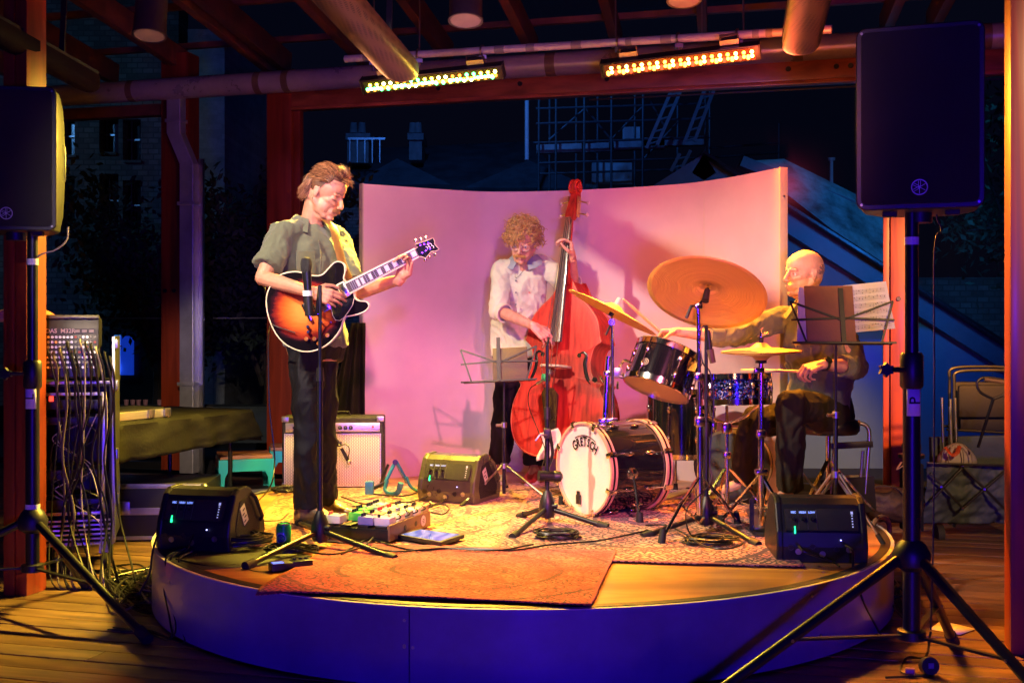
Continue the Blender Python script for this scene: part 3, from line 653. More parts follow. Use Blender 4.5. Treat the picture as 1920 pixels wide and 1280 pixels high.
for nm, (a_, b_, c_, d_) in (('aluminium ladder leaning on the scaffold, the upper left one', (1222, 275, 1272, 160)), ('aluminium ladder leaning on the scaffold, the right one by the end upright', (1292, 268, 1330, 168)), ('short lower piece of ladder leaning below the scaffold planks', (1268, 318, 1285, 285))):
    ld = thing('ladder', nm, 'ladder', P(a_, b_, 21.8)); p_, q_ = P(a_, b_, 21.8), P(c_, d_, 21.8); w_ = Vector((.10, 0, .03))
    for s_ in (-1, 1): MB().bar(p_ + w_ * s_, q_ + w_ * s_, .035, .06).build('stile', LM, ld)
    n_ = int((q_ - p_).length / .26)
    for k in range(n_ + 1): c1 = p_.lerp(q_, (k + .3) / (n_ + 1)); MB().cyl(c1 - w_, c1 + w_, .02, seg=6).build('rung', LM, ld)
# gabled building behind the drummer
GW = None
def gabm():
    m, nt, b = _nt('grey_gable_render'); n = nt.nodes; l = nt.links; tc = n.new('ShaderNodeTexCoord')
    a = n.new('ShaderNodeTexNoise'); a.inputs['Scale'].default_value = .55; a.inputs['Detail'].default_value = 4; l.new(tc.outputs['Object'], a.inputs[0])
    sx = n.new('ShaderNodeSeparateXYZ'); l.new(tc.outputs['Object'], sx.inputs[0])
    # blue and yellow patches low on the wall, edges broken by noise
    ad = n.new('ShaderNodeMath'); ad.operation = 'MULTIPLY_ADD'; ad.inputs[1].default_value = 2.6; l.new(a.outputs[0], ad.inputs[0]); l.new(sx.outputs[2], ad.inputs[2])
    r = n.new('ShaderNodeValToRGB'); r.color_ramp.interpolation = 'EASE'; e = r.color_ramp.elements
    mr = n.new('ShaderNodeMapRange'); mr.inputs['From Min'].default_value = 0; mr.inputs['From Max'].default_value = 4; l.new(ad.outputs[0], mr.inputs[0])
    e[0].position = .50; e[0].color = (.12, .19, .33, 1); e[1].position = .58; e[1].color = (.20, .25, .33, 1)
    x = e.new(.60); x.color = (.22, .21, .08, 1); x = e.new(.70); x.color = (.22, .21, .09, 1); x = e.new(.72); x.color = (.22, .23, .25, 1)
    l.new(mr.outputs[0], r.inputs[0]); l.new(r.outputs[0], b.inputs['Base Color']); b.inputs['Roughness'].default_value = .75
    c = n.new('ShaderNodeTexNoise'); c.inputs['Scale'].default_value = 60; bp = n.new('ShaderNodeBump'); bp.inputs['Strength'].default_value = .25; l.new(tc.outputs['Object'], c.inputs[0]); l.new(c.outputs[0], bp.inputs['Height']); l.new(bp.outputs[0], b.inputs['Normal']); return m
GY = 13.5
gb = thing('gabled_building', 'blue lit gable-ended building with pale barge boards behind the drummer', 'building', P(1500, 800, GY))
ap = (1320, 302); Lx, Rx = (1000, 480), (1960, 706)
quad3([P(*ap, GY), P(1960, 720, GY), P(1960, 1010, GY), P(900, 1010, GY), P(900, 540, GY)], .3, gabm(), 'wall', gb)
BB = mat('blue_grey_barge', (.12, .15, .19), .5, bump=.1)
def strip(a_, b_, w, d, m, name, par, Y):
    p_, q_ = P(*a_, Y), P(*b_, Y); q3 = (q_ - p_).normalized(); up_ = Vector((-q3.z, 0, q3.x)) * (1 if q3.x > 0 else -1)
    return quad3([p_, q_, q_ - up_ * w, p_ - up_ * w], d, m, name, par)
strip((1320, 288), (1965, 694), .26, .12, BB, 'barge_board', gb, GY - .15)
strip((1320, 288), (960, 515), .26, .12, BB, 'barge_board', gb, GY - .15)
strip((1320, 282), (1965, 688), .03, .5, M_['blackmetal'], 'roof_edge', gb, GY - .35)
# second roof slope behind it, teal shingles
gb2 = thing('shingle_roof_building', 'mottled teal shingle roof sloping down behind the gable on the right', 'building', P(1600, 600, 17))
SH = mat('mottled_shingles', (.20, .30, .32), .55, var=.75, scale=3.5, bump=.5, bscale=6)
quad3([P(1395, 302, 15.5), P(1470, 298, 15.5), P(1668, 395, 15.5), P(1700, 520, 14.6), P(1560, 430, 14.6)], .25, SH, 'roof', gb2)
strip((1395, 292), (1720, 424), .14, .2, BB, 'ridge_board', gb2, 15.3)
bx(1480, 1990, 520, 900, 15.8, 2).build('wall', STO, gb2)
lp = thing('lamp_mast', 'thin pale mast with a small cap above the shingle roof', 'pole', P(1559, 355, 18))
MB().cyl(P(1559, 420, 18), P(1559, 300, 18), .026, seg=8).build('mast', mat('mast_paint', (.6, .6, .65), .4), lp); MB().cyl(P(1559, 301, 18), P(1559, 296, 18), .055, seg=10).build('mast_cap', mat('mast_paint', (.6, .6, .65), .4), lp)
# trees, kiosk and candles in the dark garden
LEAF = mat('dark_foliage', (.035, .06, .03), .6, var=.5)
BARK = mat('bark', (.05, .035, .025), .9, bump=.5)
def tree(label, base_, h, r, n, leaf=.06, seed=1, bare=False):
    rnd = random.Random(seed); t = thing('garden_tree', label, 'tree', base_)
    tr = MB(); b0 = Vector(base_); top = b0 + Vector((0, 0, h * .6)); tr.tube(crom([b0, b0 + Vector((.1, 0, h * .3)), top], 4), [.12 - .06 * k / 8 for k in range(9)], 8)
    cl = []
    for k in range(16):
        a_ = rnd.uniform(0, 2 * PI); e_ = top + Vector((math.cos(a_) * r * rnd.uniform(.4, 1), math.sin(a_) * r * rnd.uniform(.4, 1), rnd.uniform(-.1, .42) * h)); s_ = b0.lerp(top, rnd.uniform(.5, 1))
        m_ = s_.lerp(e_, .5) + Vector((0, 0, .12)); tr.tube(crom([s_, m_, e_], 3), [.035, .03, .024, .018, .013, .009, .005], 5); cl.append(e_); cl.append(m_)
    tr.build('trunk', BARK, t)
    lm = MB()
    for k in range(n):
        c_ = cl[rnd.randrange(len(cl))] + Vector((rnd.gauss(0, .2 * r), rnd.gauss(0, .2 * r), rnd.gauss(0, .17 * r))); u_ = Vector((rnd.uniform(-1, 1), rnd.uniform(-1, 1), rnd.uniform(-1, 1))).normalized() * leaf; v_ = u_.orthogonal().normalized() * leaf * .45
        i0 = len(lm.v); lm.v += [tuple(c_ - u_), tuple(c_ + v_), tuple(c_ + u_), tuple(c_ - v_)]; lm.f.append((i0, i0 + 1, i0 + 2, i0 + 3))
    o = lm.build('crown', LEAF, t, smooth=0); o['kind'] = 'stuff'
tree('dark leafy garden tree outside between the rack and the dark post', (-4.4, 14.3, -.35), 3.0, 1.3, 6000, seed=3)
tree('dark leafy garden tree outside left of the guitarist', (-2.9, 13.6, -.35), 3.1, 1.0, 5000, seed=5)
tree('thin dark garden tree outside at the far right behind the speaker', (5.9, 13.0, -.35), 4.2, 1.3, 2600, seed=9)
kk = thing('lit_kiosk', 'small blue glowing doorway outside seen over the silver case', 'kiosk', P(232, 710, 15))
bx(205, 300, 600, 760, 15.2, .6).build('kiosk_body', M_['black'], kk)
bx(214, 224, 628, 703, 15.1, .05).build('lit_pane', emis('cyan_glow', (.03, .30, 1), .6), kk)
bx(226, 249, 630, 703, 15.1, .05).build('lit_pane', emis('blue_glow', (.01, .06, .7), .4), kk)
bx(213, 222, 683, 698, 15.06, .05).build('bright_sign', emis('white_glow', (.4, .8, 1), 3), kk)
for i, (x_, nm) in enumerate(((237, 'leftmost'), (249, 'second from the left'), (260, 'third from the left'), (273, 'fourth from the left'), (299, 'rightmost'))):
    v = P(x_, 760, 9.6 if False else 11.2); o = MB().lathe([(.018, 0), (.024, .055), (.021, .055), (.016, .006)], Matrix.Translation(v), 12).build('tealight_glass', mat('rosy_glass', (.6, .25, .25), .3), None)
    tag(o, f'small pink tealight glass on the garden wall, {nm} of the row', 'candle holder', 'tealights on the garden wall')
gw = tag(bx(200, 520, 762, 830, 11.0, .35).build('garden_wall', mat('dark_garden_wall', (.05, .055, .06), .8), None), 'low dark garden wall outside beyond the covered table', 'wall')
# ================================================================== EQUIPMENT
BK, BM, CHR, STL, RUB = M_['black'], M_['blackmetal'], M_['chrome'], M_['steel'], M_['rubber']
X_, Y_, Z_ = Vector((1, 0, 0)), Vector((0, 1, 0)), Vector((0, 0, 1))
def one(mb, nm, m, label, cat, group=None, **k):
    o = mb.build(nm, m, None, **k); return tag(o, label, cat, group)

# ---- LED bars
def ledbar(label, c, ang, L, cols, base):
    t = thing('led_light_bar', label, 'stage light', c); d = Vector((math.cos(ang), math.sin(ang), .055)).normalized()
    n = Vector((-d.y, d.x, 0)).normalized() * -1; fwd = (n * .8 + Vector((0, 0, -.6))).normalized(); up = d.cross(fwd) * -1
    if up.z < 0: up = -up
    M = frame(c, d, fwd, up)
    mb = MB(M); mb.box((0, -.035, .0), (L, .07, .095), None, .008); mb.build('housing', BM, t)
    mb = MB(M); mb.box((0, .003, 0), (L - .04, .004, .075)); mb.build('lens_strip', mat('lens_' + base, (.10, .02, .01) if base == 'red' else (.03, .06, .01), .2, coat=.5), t)
    n_ = 38
    for ci, (nm, m) in enumerate(cols):
        mb = MB(M)
        for k in range(n_):
            for r_ in (0, 1):
                if (k * 2 + r_ * 3 + (k // 4)) % len(cols) != ci: continue
                mb.cyl((-L / 2 + .04 + (L - .08) * k / (n_ - 1), .004, -.012 + .026 * r_ * (1 if k % 2 else -.4)), (-L / 2 + .04 + (L - .08) * k / (n_ - 1), .009, -.012 + .026 * r_ * (1 if k % 2 else -.4)), .0105, seg=8)
        mb.build(nm, m, t, kind='stuff')
    for s_ in (-.32, .32):
        mb = MB(M); mb.tube([(s_ * L - .05, -.05, .03), (s_ * L - .05, -.05, .11), (s_ * L + .05, -.05, .11), (s_ * L + .05, -.05, .03)], .008, 6); mb.build('yoke', BM, t)
        mb = MB(M); mb.box((s_ * L, -.06, .07), (.11, .05, .03)); mb.build('clamp_plate', STL, t)
    for s_ in (-1, 1): mb = MB(M); mb.box((s_ * (L / 2 + .003), -.035, 0), (.006, .074, .1), None, .002); mb.build('end_cap', BK, t)
    return t
gc = (P(676, 161, 7.42) + P(941, 134, 7.20)) / 2; ga = math.atan2((P(941, 0, 7.2) - P(676, 0, 7.42)).y, (P(941, 0, 7.2) - P(676, 0, 7.42)).x)
ledbar('wide light bar glowing green and yellow, left of the two', gc + Vector((0, .05, 0)), ga, (P(941, 0, 7.2) - P(676, 0, 7.42)).xy.length, [('led_green', emis('led_green', (.05, 1, .25), 16)), ('led_amber', emis('led_yellow', (1, .72, .05), 16)), ('led_white', emis('led_warm', (1, .85, .35), 22)), ('led_red', emis('led_dim', (1, .25, .03), 4))], 'green')
rc = (P(1129, 121, 6.98) + P(1427, 105, 6.72)) / 2; ra_ = math.atan2((P(1427, 0, 6.72) - P(1129, 0, 6.98)).y, (P(1427, 0, 6.72) - P(1129, 0, 6.98)).x)
ledbar('wide light bar glowing orange and red, right of the two', rc + Vector((0, .05, 0)), ra_, (P(1427, 0, 6.72) - P(1129, 0, 6.98)).xy.length, [('led_orange', emis('led_orange', (1, .30, .03), 14)), ('led_red', emis('led_red', (1, .06, .02), 3)), ('led_amber', emis('led_amber2', (1, .6, .10), 24))], 'red')
# ---- perforated radiant heaters
def perf():
    m, nt, b = _nt('perforated_metal'); n = nt.nodes; l = nt.links; tc = n.new('ShaderNodeTexCoord')
    v = n.new('ShaderNodeTexVoronoi'); v.inputs['Scale'].default_value = 1; v.inputs['Randomness'].default_value = 0
    mp = n.new('ShaderNodeMapping'); mp.inputs['Scale'].default_value = (48, 48, 30); l.new(tc.outputs['Object'], mp.inputs[0]); l.new(mp.outputs[0], v.inputs[0])
    r = n.new('ShaderNodeValToRGB'); r.color_ramp.elements[0].position = .33; r.color_ramp.elements[0].color = (.05, .03, .02, 1); r.color_ramp.elements[1].position = .4; r.color_ramp.elements[1].color = (.14, .09, .055, 1)
    l.new(v.outputs['Distance'], r.inputs[0]); l.new(r.outputs[0], b.inputs['Base Color']); b.inputs['Roughness'].default_value = .42; b.inputs['Metallic'].default_value = .5
    bp = n.new('ShaderNodeBump'); bp.inputs['Strength'].default_value = .4; bp.inputs['Distance'].default_value = .005; l.new(r.outputs[0], bp.inputs['Height']); l.new(bp.outputs[0], b.inputs['Normal']); return m
PF = perf()
def heater(label, e, w, L, m=None):
    t = thing('radiant_heater', label, 'heater', e); M = frame(e, RXn, RUp, RDv)
    prof = [(-w / 2, .05), (-w / 2, 0)] + [(w / 2 * math.sin(a_), -.045 * math.cos(a_) - .0) for a_ in [-PI / 2 + PI * k / 10 for k in range(11)]] + [(w / 2, .05)]
    secs = []
    for z, s_ in ((-L, 1), (-.12, 1), (-.05, .96), (-.015, .88), (0, .74)): secs.append([(x * s_, y * s_, z) for x, y in prof])
    MB(M).ring(secs).build('perforated_cover', m or PF, t)
    MB(M).box((0, .065, -L / 2), (w * .6, .03, L)).build('spine', BM, t)
    for z in (-.3, -L * .6): MB(M).bar((0, .08, z), (0, .45, z), .03, .01).build('hanger_strap', BM, t)
heater('long perforated metal radiant heater pointing at the green light bar', P(757, 143, 6.3), .195, 4.2)
heater('long perforated metal radiant heater beside the right speaker and orange light bar', P(1500, 92, 6.0), .19, 4.0)
heater('long dark radiant heater in shadow above the left speaker', P(172, 162, 6.3), .13, 4.0, mat('shaded_heater', (.010, .007, .007), .8, spec=.1))  # same kind of cover; its shade is put into a near-black colour
# ---- pendant floodlights (unlit)
for label, px, py, Y in (('unlit cylindrical pendant downlight in the dark upper left', 280, 68, 6.8), ('unlit cylindrical pendant downlight above the green light bar', 873, 40, 6.6), ('unlit cylindrical pendant downlight cut by the top edge above the orange light bar', 1283, 2, 6.6)):
    c = P(px, py, Y); t = thing('pendant_downlight', label, 'ceiling light', c)
    tilt = Matrix.Translation(c) @ Matrix.Rotation(R(-12), 4, 'X')
    MB(tilt).lathe([(.0, .36), (.055, .36), (.085, .30), (.092, .2), (.094, .02), (.1, .012), (.1, 0), (.088, 0), (.088, .012)], None, 28, caps=False).build('can', mat('dark_lamp_can', (.09, .07, .06), .35, .5), t)
    MB(tilt).lathe([(.087, .004), (.07, .05), (.03, .09), (.0, .1)], None, 28, caps=False).build('reflector', mat('reflector', (.65, .55, .42), .3, .6), t)
    MB(tilt).lathe([(0, .001), (.086, .001), (.086, .004), (0, .004)], None, 28, caps=False).build('cover_glass', mat('lamp_glass', (.35, .32, .26), .15, coat=.6), t)
    MB(tilt).cyl((0, 0, .05), (0, 0, .09), .02, seg=10).build('bulb', M_['white'], t)
    MB().cyl(c + Vector((0, -.08, .34)), c + Vector((0, -.08, .9)), .01, seg=8).build('suspension_rod', BM, t)

# ---- speaker logo
LOGO = mat('logo_silver', (.55, .55, .6), .35, .2)
def logo(parent, M, r):
    mb = MB(M); mb.torus(Matrix(), r, r * .085, 28, 6)
    for k in range(3):
        a_ = PI / 2 + k * PI / 3; u_ = Vector((math.cos(a_), math.sin(a_), 0)); v_ = Vector((-u_.y, u_.x, 0))
        mb.bar(-u_ * r * .86, u_ * r * .1, r * .08, r * .08); 
        for s_ in (-1, 1): mb.bar(u_ * r * .1 + v_ * s_ * r * .13, u_ * r * .86 + v_ * s_ * r * .13, r * .07, r * .07)
        mb.bar(u_ * r * .12 - v_ * r * .16, u_ * r * .12 + v_ * r * .16, r * .07, r * .07)
    mb.build('logo', LOGO, parent)
GR = mat('speaker_grille', (.016, .016, .02), .55, .3, bump=.5, bscale=900)
def pa_speaker(label, c, w, h, yaw, depth=.33):
    """c: centre of the front face"""
    t = thing('pa_speaker', label, 'speaker', (c.x, c.y + .15, c.z - h / 2))
    M = Matrix.Translation(c) @ rotz(yaw) @ Matrix.Rotation(PI / 2, 4, 'X')   # local x right, y up, z towards the viewer
    # trapezoid plan body with rounded back: sections along height
    secs = []; n = 9
    for j in range(n):
        y = -h / 2 + h * j / (n - 1); s_ = 1 - .05 * abs(2 * j / (n - 1) - 1) ** 3; bulge = 1 + .03 * math.sin(PI * j / (n - 1))
        k = w / 2 * s_
        k *= (.96 if j in (0, n - 1) else 1); secs.append([(-k, y, 0), (k, y, 0), (k * 1.0, y, -.05), (k * .97 * bulge, y, -.16), (k * .72, y, -.27), (k * .35, y, -depth * s_), (-k * .35, y, -depth * s_), (-k * .72, y, -.27), (-k * .97 * bulge, y, -.16), (-k, y, -.05)])
    MB(M).ring(secs).build('cabinet', BK, t, smooth=35, bevel=.008)
    rr = lambda W_, H_, r_: [(sx * (W_ / 2 - r_) + r_ * math.cos(a0 + PI / 8 * k), sy * (H_ / 2 - r_) + r_ * math.sin(a0 + PI / 8 * k)) for sx, sy, a0 in ((1, 1, 0), (-1, 1, PI / 2), (-1, -1, PI), (1, -1, PI * 1.5)) for k in range(5)]
    MB(M).prism(rr(w, h, .035), .024, None, -.008).build('front_frame', BK, t, smooth=25, bevel=.004)
    MB(M).prism(rr(w * .915, h * .945, .022), .006, None, .0155).build('grille', GR, t, smooth=25, bevel=.002)
    logo(t, M @ Matrix.Translation((0, -h / 2 + .075, .021)), .026)
    for s_ in (-1, 1):
        mb = MB(M); mb.tube([(s_ * w * .475, -.09, -.15), (s_ * w * .493, -.075, -.15), (s_ * w * .493, .075, -.15), (s_ * w * .475, .09, -.15)], .009, 8); mb.build('handle', BK, t)
        mb = MB(M); mb.box((s_ * w * .484, 0, -.135), (.014, .17, .06), None, .004); mb.build('handle_recess', GR, t)
    mb = MB(M); mb.cyl((0, -h / 2 - .035, -.15), (0, -h / 2 + .02, -.15), .045, seg=16); mb.build('pole_socket', BK, t)
    for dx in (-.10, .11): mb = MB(M); mb.box((dx, -h / 2 - .006, -.08), (.05, .022, .05), None, .004); mb.build('foot', RUB, t)
    for a_, b_ in ((-1, -1), (1, -1), (-1, 1), (1, 1)): mb = MB(M); mb.cyl((a_ * w * .455, b_ * h * .47, .013), (a_ * w * .455, b_ * h * .47, .018), .005, seg=8); mb.build('screw', STL, t)
    return t
YR = 4.07
pa_speaker('big black speaker on the tripod at the right, its round logo lit violet', P(1724, 220, YR), (1838 - 1610) / F * YR * 1.0, (395 - 50) / F * YR, R(-19))
YL = 5.24
wl_ = 178 / F * YL
pa_speaker('big black speaker at the left edge with its side lit yellow', P(103 - 89, 297, YL), wl_, 270 / F * YL, R(24) * 0 + R(9), .36)
def speaker_stand(label, base, hub_z, top_z, feet, letter, lz, tape_z, collar_z):
    t = thing('speaker_stand', label, 'speaker stand', base); b = Vector(base)
    mb = MB(); mb.cyl(b + Z_ * .17, b + Z_ * (collar_z - .04), .031, seg=18); mb.build('lower_tube', BM, t)
    mb = MB(); mb.cyl(b + Z_ * (collar_z - .05), b + Z_ * top_z, .024, seg=18); mb.build('upper_tube', BM, t)
    mb = MB(); mb.lathe([(.033, -.07), (.041, -.06), (.041, .05), (.034, .06)], Matrix.Translation(b + Z_ * collar_z), 18); mb.build('collar', BK, t)
    mb = MB(); k0 = b + Vector((-.03, -.02, collar_z)); mb.cyl(k0, k0 + Vector((-.06, -.02, 0)), .010, seg=8)
    c_ = k0 + Vector((-.075, -.02, 0)); pr = [((.028 if k % 2 else .018) * math.cos(2 * PI * k / 12), (.028 if k % 2 else .018) * math.sin(2 * PI * k / 12)) for k in range(12)]
    mb.prism(pr, .024, zframe(c_ + Vector((0, .012, 0)), (0, -1, 0))); mb.build('clamp_knob', BK, t)
    mb = MB(); mb.lathe([(.034, -.05), (.062, -.03), (.068, .01), (.05, .045), (.036, .06)], Matrix.Translation(b + Z_ * hub_z), 18); mb.build('hub', BK, t)
    mb = MB(); mb.lathe([(.034, -.02), (.05, -.015), (.05, .015), (.034, .02)], Matrix.Translation(b + Z_ * .19), 16); mb.build('lower_hub', BK, t)
    for f in feet:
        f = Vector(f); d = (Vector((f.x, f.y, 0)) - Vector((b.x, b.y, 0))).normalized(); s_ = b + Z_ * (hub_z - .005) + d * .05; f2 = f + Z_ * .02
        mb = MB(); mb.cyl(s_, f2, .019, seg=14); lg = mb.build('leg', BM, t)
        e = f2 - (f2 - s_).normalized() * .06; MB().cyl(e, f2 + (f2 - s_).normalized() * .01, .024, .025, 14).build('rubber_foot', RUB, lg)
        mb = MB(); m_ = s_.lerp(f2, .56); mb.bar(b + Z_ * .19 + d * .04, m_, .022, .008, up=(0, 0, 1)); mb.build('brace', BM, t)
        MB().cyl(m_ - d.cross(Z_) * .022, m_ + d.cross(Z_) * .022, .006, seg=8).build('rivet', STL, t)
    for z in tape_z: mb = MB(); mb.cyl(b + Z_ * (z - .014), b + Z_ * (z + .014), .0325 if z < collar_z else .0255, seg=18); mb.build('tape_band', M_['white'], t)
    rr_ = .0325; lt = MB(); n = 8
    vs = [(b.x + rr_ * math.cos(a_) , b.y + rr_ * math.sin(a_), b.z + lz + s_ * .055) for s_ in (-1, 1) for a_ in [PI * 1.22 + PI * .56 * k / n for k in range(n + 1)]]
    lt.add(vs, [(k, k + 1, n + 2 + k, n + 1 + k) for k in range(n)]); lt.build('paper_label', M_['white'], t, solid=.0006)
    M = frame(b + Vector((.002, -rr_ - .001, lz)), (1, 0, 0), (0, 0, 1), (0, -1, 0)) @ (rotz(PI / 2) @ Matrix.Rotation(0, 4, 'X') if True else Matrix())
    text(letter, .055, M, 'lettering', BK, t, .0004, bold=.0006)
    return t
rb_ = Vector((1.437, 4.20, 0))
speaker_stand('black tripod stand under the right speaker with a white label on its pole', rb_, .47, 1.72, [(.62, 3.92, 0), (1.79, 4.74, 0), (1.74, 3.50, 0)], 'P', 1.3 - (750 - 610) / F * 4.2, [1.3 - (1030 - 610) / F * 4.2, 1.3 - (452 - 610) / F * 4.2], 1.3 - (692 - 610) / F * 4.2)
lb_ = Vector((-2.2, 5.36, 0))
speaker_stand('black tripod stand under the left speaker beside the rack', lb_, .40, 1.76, [(-1.495, 4.78, 0), (-2.11, 5.78, 0), (-3.05, 5.2, 0)], 'L', 1.3 - (743 - 610) / F * 5.36, [1.3 - (950 - 610) / F * 5.36, 1.3 - (491 - 610) / F * 5.36], 1.3 - (700 - 610) / F * 5.36)
def cable(name, label, pts, r=.0045, m=None, group=None, n=8):
    o = MB().tube(crom(pts, n), r, 6).build(name, m or M_['cable'], None); return tag(o, label, 'cable', group)
cable('speaker_cable', 'thin cable looping down from under the left speaker', [P(128, 425, 5.4), P(125, 450, 5.4), P(105, 468, 5.38), P(70, 482, 5.36), P(58, 520, 5.4), P(60, 700, 5.42), P(58, 900, 5.42)], .004, mat('tan_cable', (.25, .2, .15), .5))
cable('speaker_cable', 'orange lit cable hanging from under the right speaker', [P(1757, 385, 4.25), P(1757, 410, 4.25), P(1765, 432, 4.25), P(1752, 470, 4.24), P(1752, 700, 4.25), P(1750, 1000, 4.25), P(1745, 1180, 4.27)], .003)

# ---- floor monitors
def wedge(label, c, yaw, W=.37, knobs=True, mats=None, glow=1.0):
    """c: centre of the bottom edge of the control panel, on the stage; panel looks towards local -y"""
    t = thing('floor_monitor', label, 'monitor speaker', c)
    M = Matrix.Translation(c) @ rotz(yaw)
    cab = mats or BK
    prof = [(.0, .0), (-.012, .07), (.0, .13), (.055, .245), (.09, .268), (.17, .272), (.21, .258), (.345, .09), (.35, .05), (.33, .0)]
    Mx = M @ frame((-W / 2, 0, 0), (0, 1, 0), (0, 0, 1), (1, 0, 0))
    core = [(y * .97 + .003, z * .975) for y, z in prof]
    MB(Mx).prism(core, W - .04, None, .02).build('cabinet', cab, t, smooth=0, bevel=.004)
    for z0 in (0, W - .03):
        MB(Mx).prism(prof, .03, None, z0).build('side_cheek', cab, t, smooth=0, bevel=.008)
    # side recess with handle
    for sx in (1,):
        rp = [(.07, .03), (.05, .09), (.09, .21), (.17, .23), (.29, .08), (.28, .03)]
        MB(Mx).prism(rp, .003, None, W - .0005).build('side_panel', GR, t, smooth=0)
        v = [(W / 2 + .002, .20, .235), (W / 2 + .016, .215, .215), (W / 2 + .016, .285, .12), (W / 2 + .002, .295, .10)]
        MB(M).tube(v, .009, 8).build('side_handle', cab, t)
        mb = MB(M); mb.box((0, 0, 0), (.002, .045, .09), Matrix.Translation((W / 2 + .0035, .13, .15)) @ Matrix.Rotation(R(28), 4, 'X')); st = mb.build('paper_sticker', mat('cream_sticker', (.62, .58, .5), .6), t)
        for k in range(4): MB(M).box((0, -.008 + (k % 2) * .012, -.03 + k * .018), (.001, .02, .006), Matrix.Translation((W / 2 + .005, .13, .15)) @ Matrix.Rotation(R(28), 4, 'X')).build('print_line', BK, st)
    # control panel
    pn = Vector((0, -.115, .05)).normalized(); pu = Vector((0, .05, .115)).normalized()
    Mp = M @ frame((0, .022, .178), (1, 0, 0), pu, Vector((0, -pu.z, pu.y)))
    MB(Mp).box((0, 0, .004), (W - .075, .095, .008), None, .003).build('control_panel', GR, t)
    kn = MB(Mp); 
    for k in range(3):
        x = -W / 2 + .075 + .038 * k
        kb = MB(Mp); kb.lathe([(.0085, .008), (.0085, .017), (.0065, .022), (0, .022)], Matrix.Translation((x, .002, 0)), 12, caps=False); kb.box((x, .006, .023), (.0015, .008, .001)); kb.build('knob', BK, t)
        text(('MIC', 'HIGH', 'LOW')[k], .012, Mp @ Matrix.Translation((x, .03, .0085)), 'lettering', emis('glowing_panel_print', (.25, .4, 1), .7 * glow), t, .0003, bold=.0008)  # printed lettering; its blue glow is added, no lamp behind it
        MB(Mp).box((x + .019, 0, .0085), (.001, .085, .001)).build('divider_line', STL, t)
    MB(Mp).box((-W / 2 + .077, -.045, .006), (.005, .030, .009)).build('status_light', emis('green_led', (.02, 1, .3), 2.5), t)
    for k in range(6): MB(Mp).box((W / 2 - .062, .03 - k * .012, .0085), (.006 if k else .01, .005 if k else .012, .001)).build('meter_mark', emis('glowing_meter_print', (.5, .55, .8), .5 * glow), t)  # printed marks made to glow, no lamp behind them
    for k, (x, z) in enumerate(((-.13, .075), (-.1, .06), (.06, .07), (.11, .07), (-.04, .08), (.0, .05))):
        MB(M).lathe([(.013, 0), (.013, .004), (.009, .004), (.009, .001), (0, .001)], zframe(Vector((x, -.009 - (z * .0), z - .01)), (0, -1, -.1)), 14, caps=False).build('socket', STL if k % 2 else BK, t)
    MB(M).cyl((.075, -.011, .10), (.075, -.016, .10), .003, seg=8).build('power_light', emis('violet_led', (.4, .4, 1), 3), t)
    return t, M
OL = mat('yellow_lit_plastic', (.07, .075, .04), .3, var=.2, bump=.06, coat=.3)  # black cabinet plastic with the yellow light put into its colour
lw, Mlw = wedge('black floor monitor at the left edge of the stage beside the green can', S(357, 1036) + Vector((0, .04, 0)), R(-14), .36)
mw, Mmw = wedge('floor monitor in the middle of the stage by the blue guitar stand, lit yellow', S(846, 945) + Vector((-.03, .02, 0)), R(-24), .36, mats=OL, glow=.3)
rw, Mrw = wedge('black floor monitor at the right edge of the stage in front of the drummer', S(1545, 1058) + Vector((.0, .03, 0)), R(-4), .38)
def plug(label, a, b, m=None):
    a, b = Vector(a), Vector(b); t = thing('cable_plug', label, 'plug', a); d = (b - a).normalized()
    MB().cyl(a, a + d * .055, .0095, .0095, 12).build('shell', m or STL, t); MB().cyl(a + d * .055, a + d * .085, .0075, .005, 10).build('boot', RUB, t); return t

# ---- amplifier
t = thing('guitar_amplifier', 'white-grilled black guitar amplifier with a silver control strip behind the guitarist', 'amplifier', (-1.1, 7.2, ST))
AM = Matrix.Translation((-1.10, 7.17, ST)) @ rotz(R(3)); W, H = .62, .435
mb = MB(AM); mb.prism([(0, .0), (0, .44), (.20, .44), (.25, .0)], W, frame((-W / 2, 0, 0), (0, 1, 0), (0, 0, 1), (1, 0, 0))); mb.build('cabinet', mat('black_tolex', (.02, .02, .018), .55, bump=.5, bscale=400), t, smooth=0, bevel=.012)
def grillcloth():
    m, nt, b = _nt('silver_grille_cloth'); n = nt.nodes; l = nt.links; tc = n.new('ShaderNodeTexCoord')
    ck = n.new('ShaderNodeTexChecker'); ck.inputs['Scale'].default_value = 110; l.new(tc.outputs['Object'], ck.inputs[0]); ck.inputs[1].default_value = (.72, .68, .58, 1); ck.inputs[2].default_value = (.5, .46, .38, 1)
    w = n.new('ShaderNodeTexWave'); w.inputs['Scale'].default_value = 22; w.bands_direction = 'X'; l.new(tc.outputs['Object'], w.inputs[0])
    mx = n.new('ShaderNodeMix'); mx.data_type = 'RGBA'; mx.blend_type = 'MULTIPLY'; mx.inputs[0].default_value = .35; l.new(ck.outputs[0], mx.inputs[6]); l.new(w.outputs[0], mx.inputs[7]); l.new(mx.outputs[2], b.inputs['Base Color']); b.inputs['Roughness'].default_value = .8
    bp = n.new('ShaderNodeBump'); bp.inputs['Strength'].default_value = .5; bp.inputs['Distance'].default_value = .003; l.new(ck.outputs['Fac'], bp.inputs['Height']); l.new(bp.outputs[0], b.inputs['Normal']); return m
MB(AM).box((0, -.003, .175), (W - .035, .012, .32), None, .004).build('grille_cloth', grillcloth(), t)
for z, w_ in ((.015, .004), (.336, .004)): MB(AM).box((0, -.008, z), (W - .035, .008, w_)).build('trim_strip', M_['alu'], t)
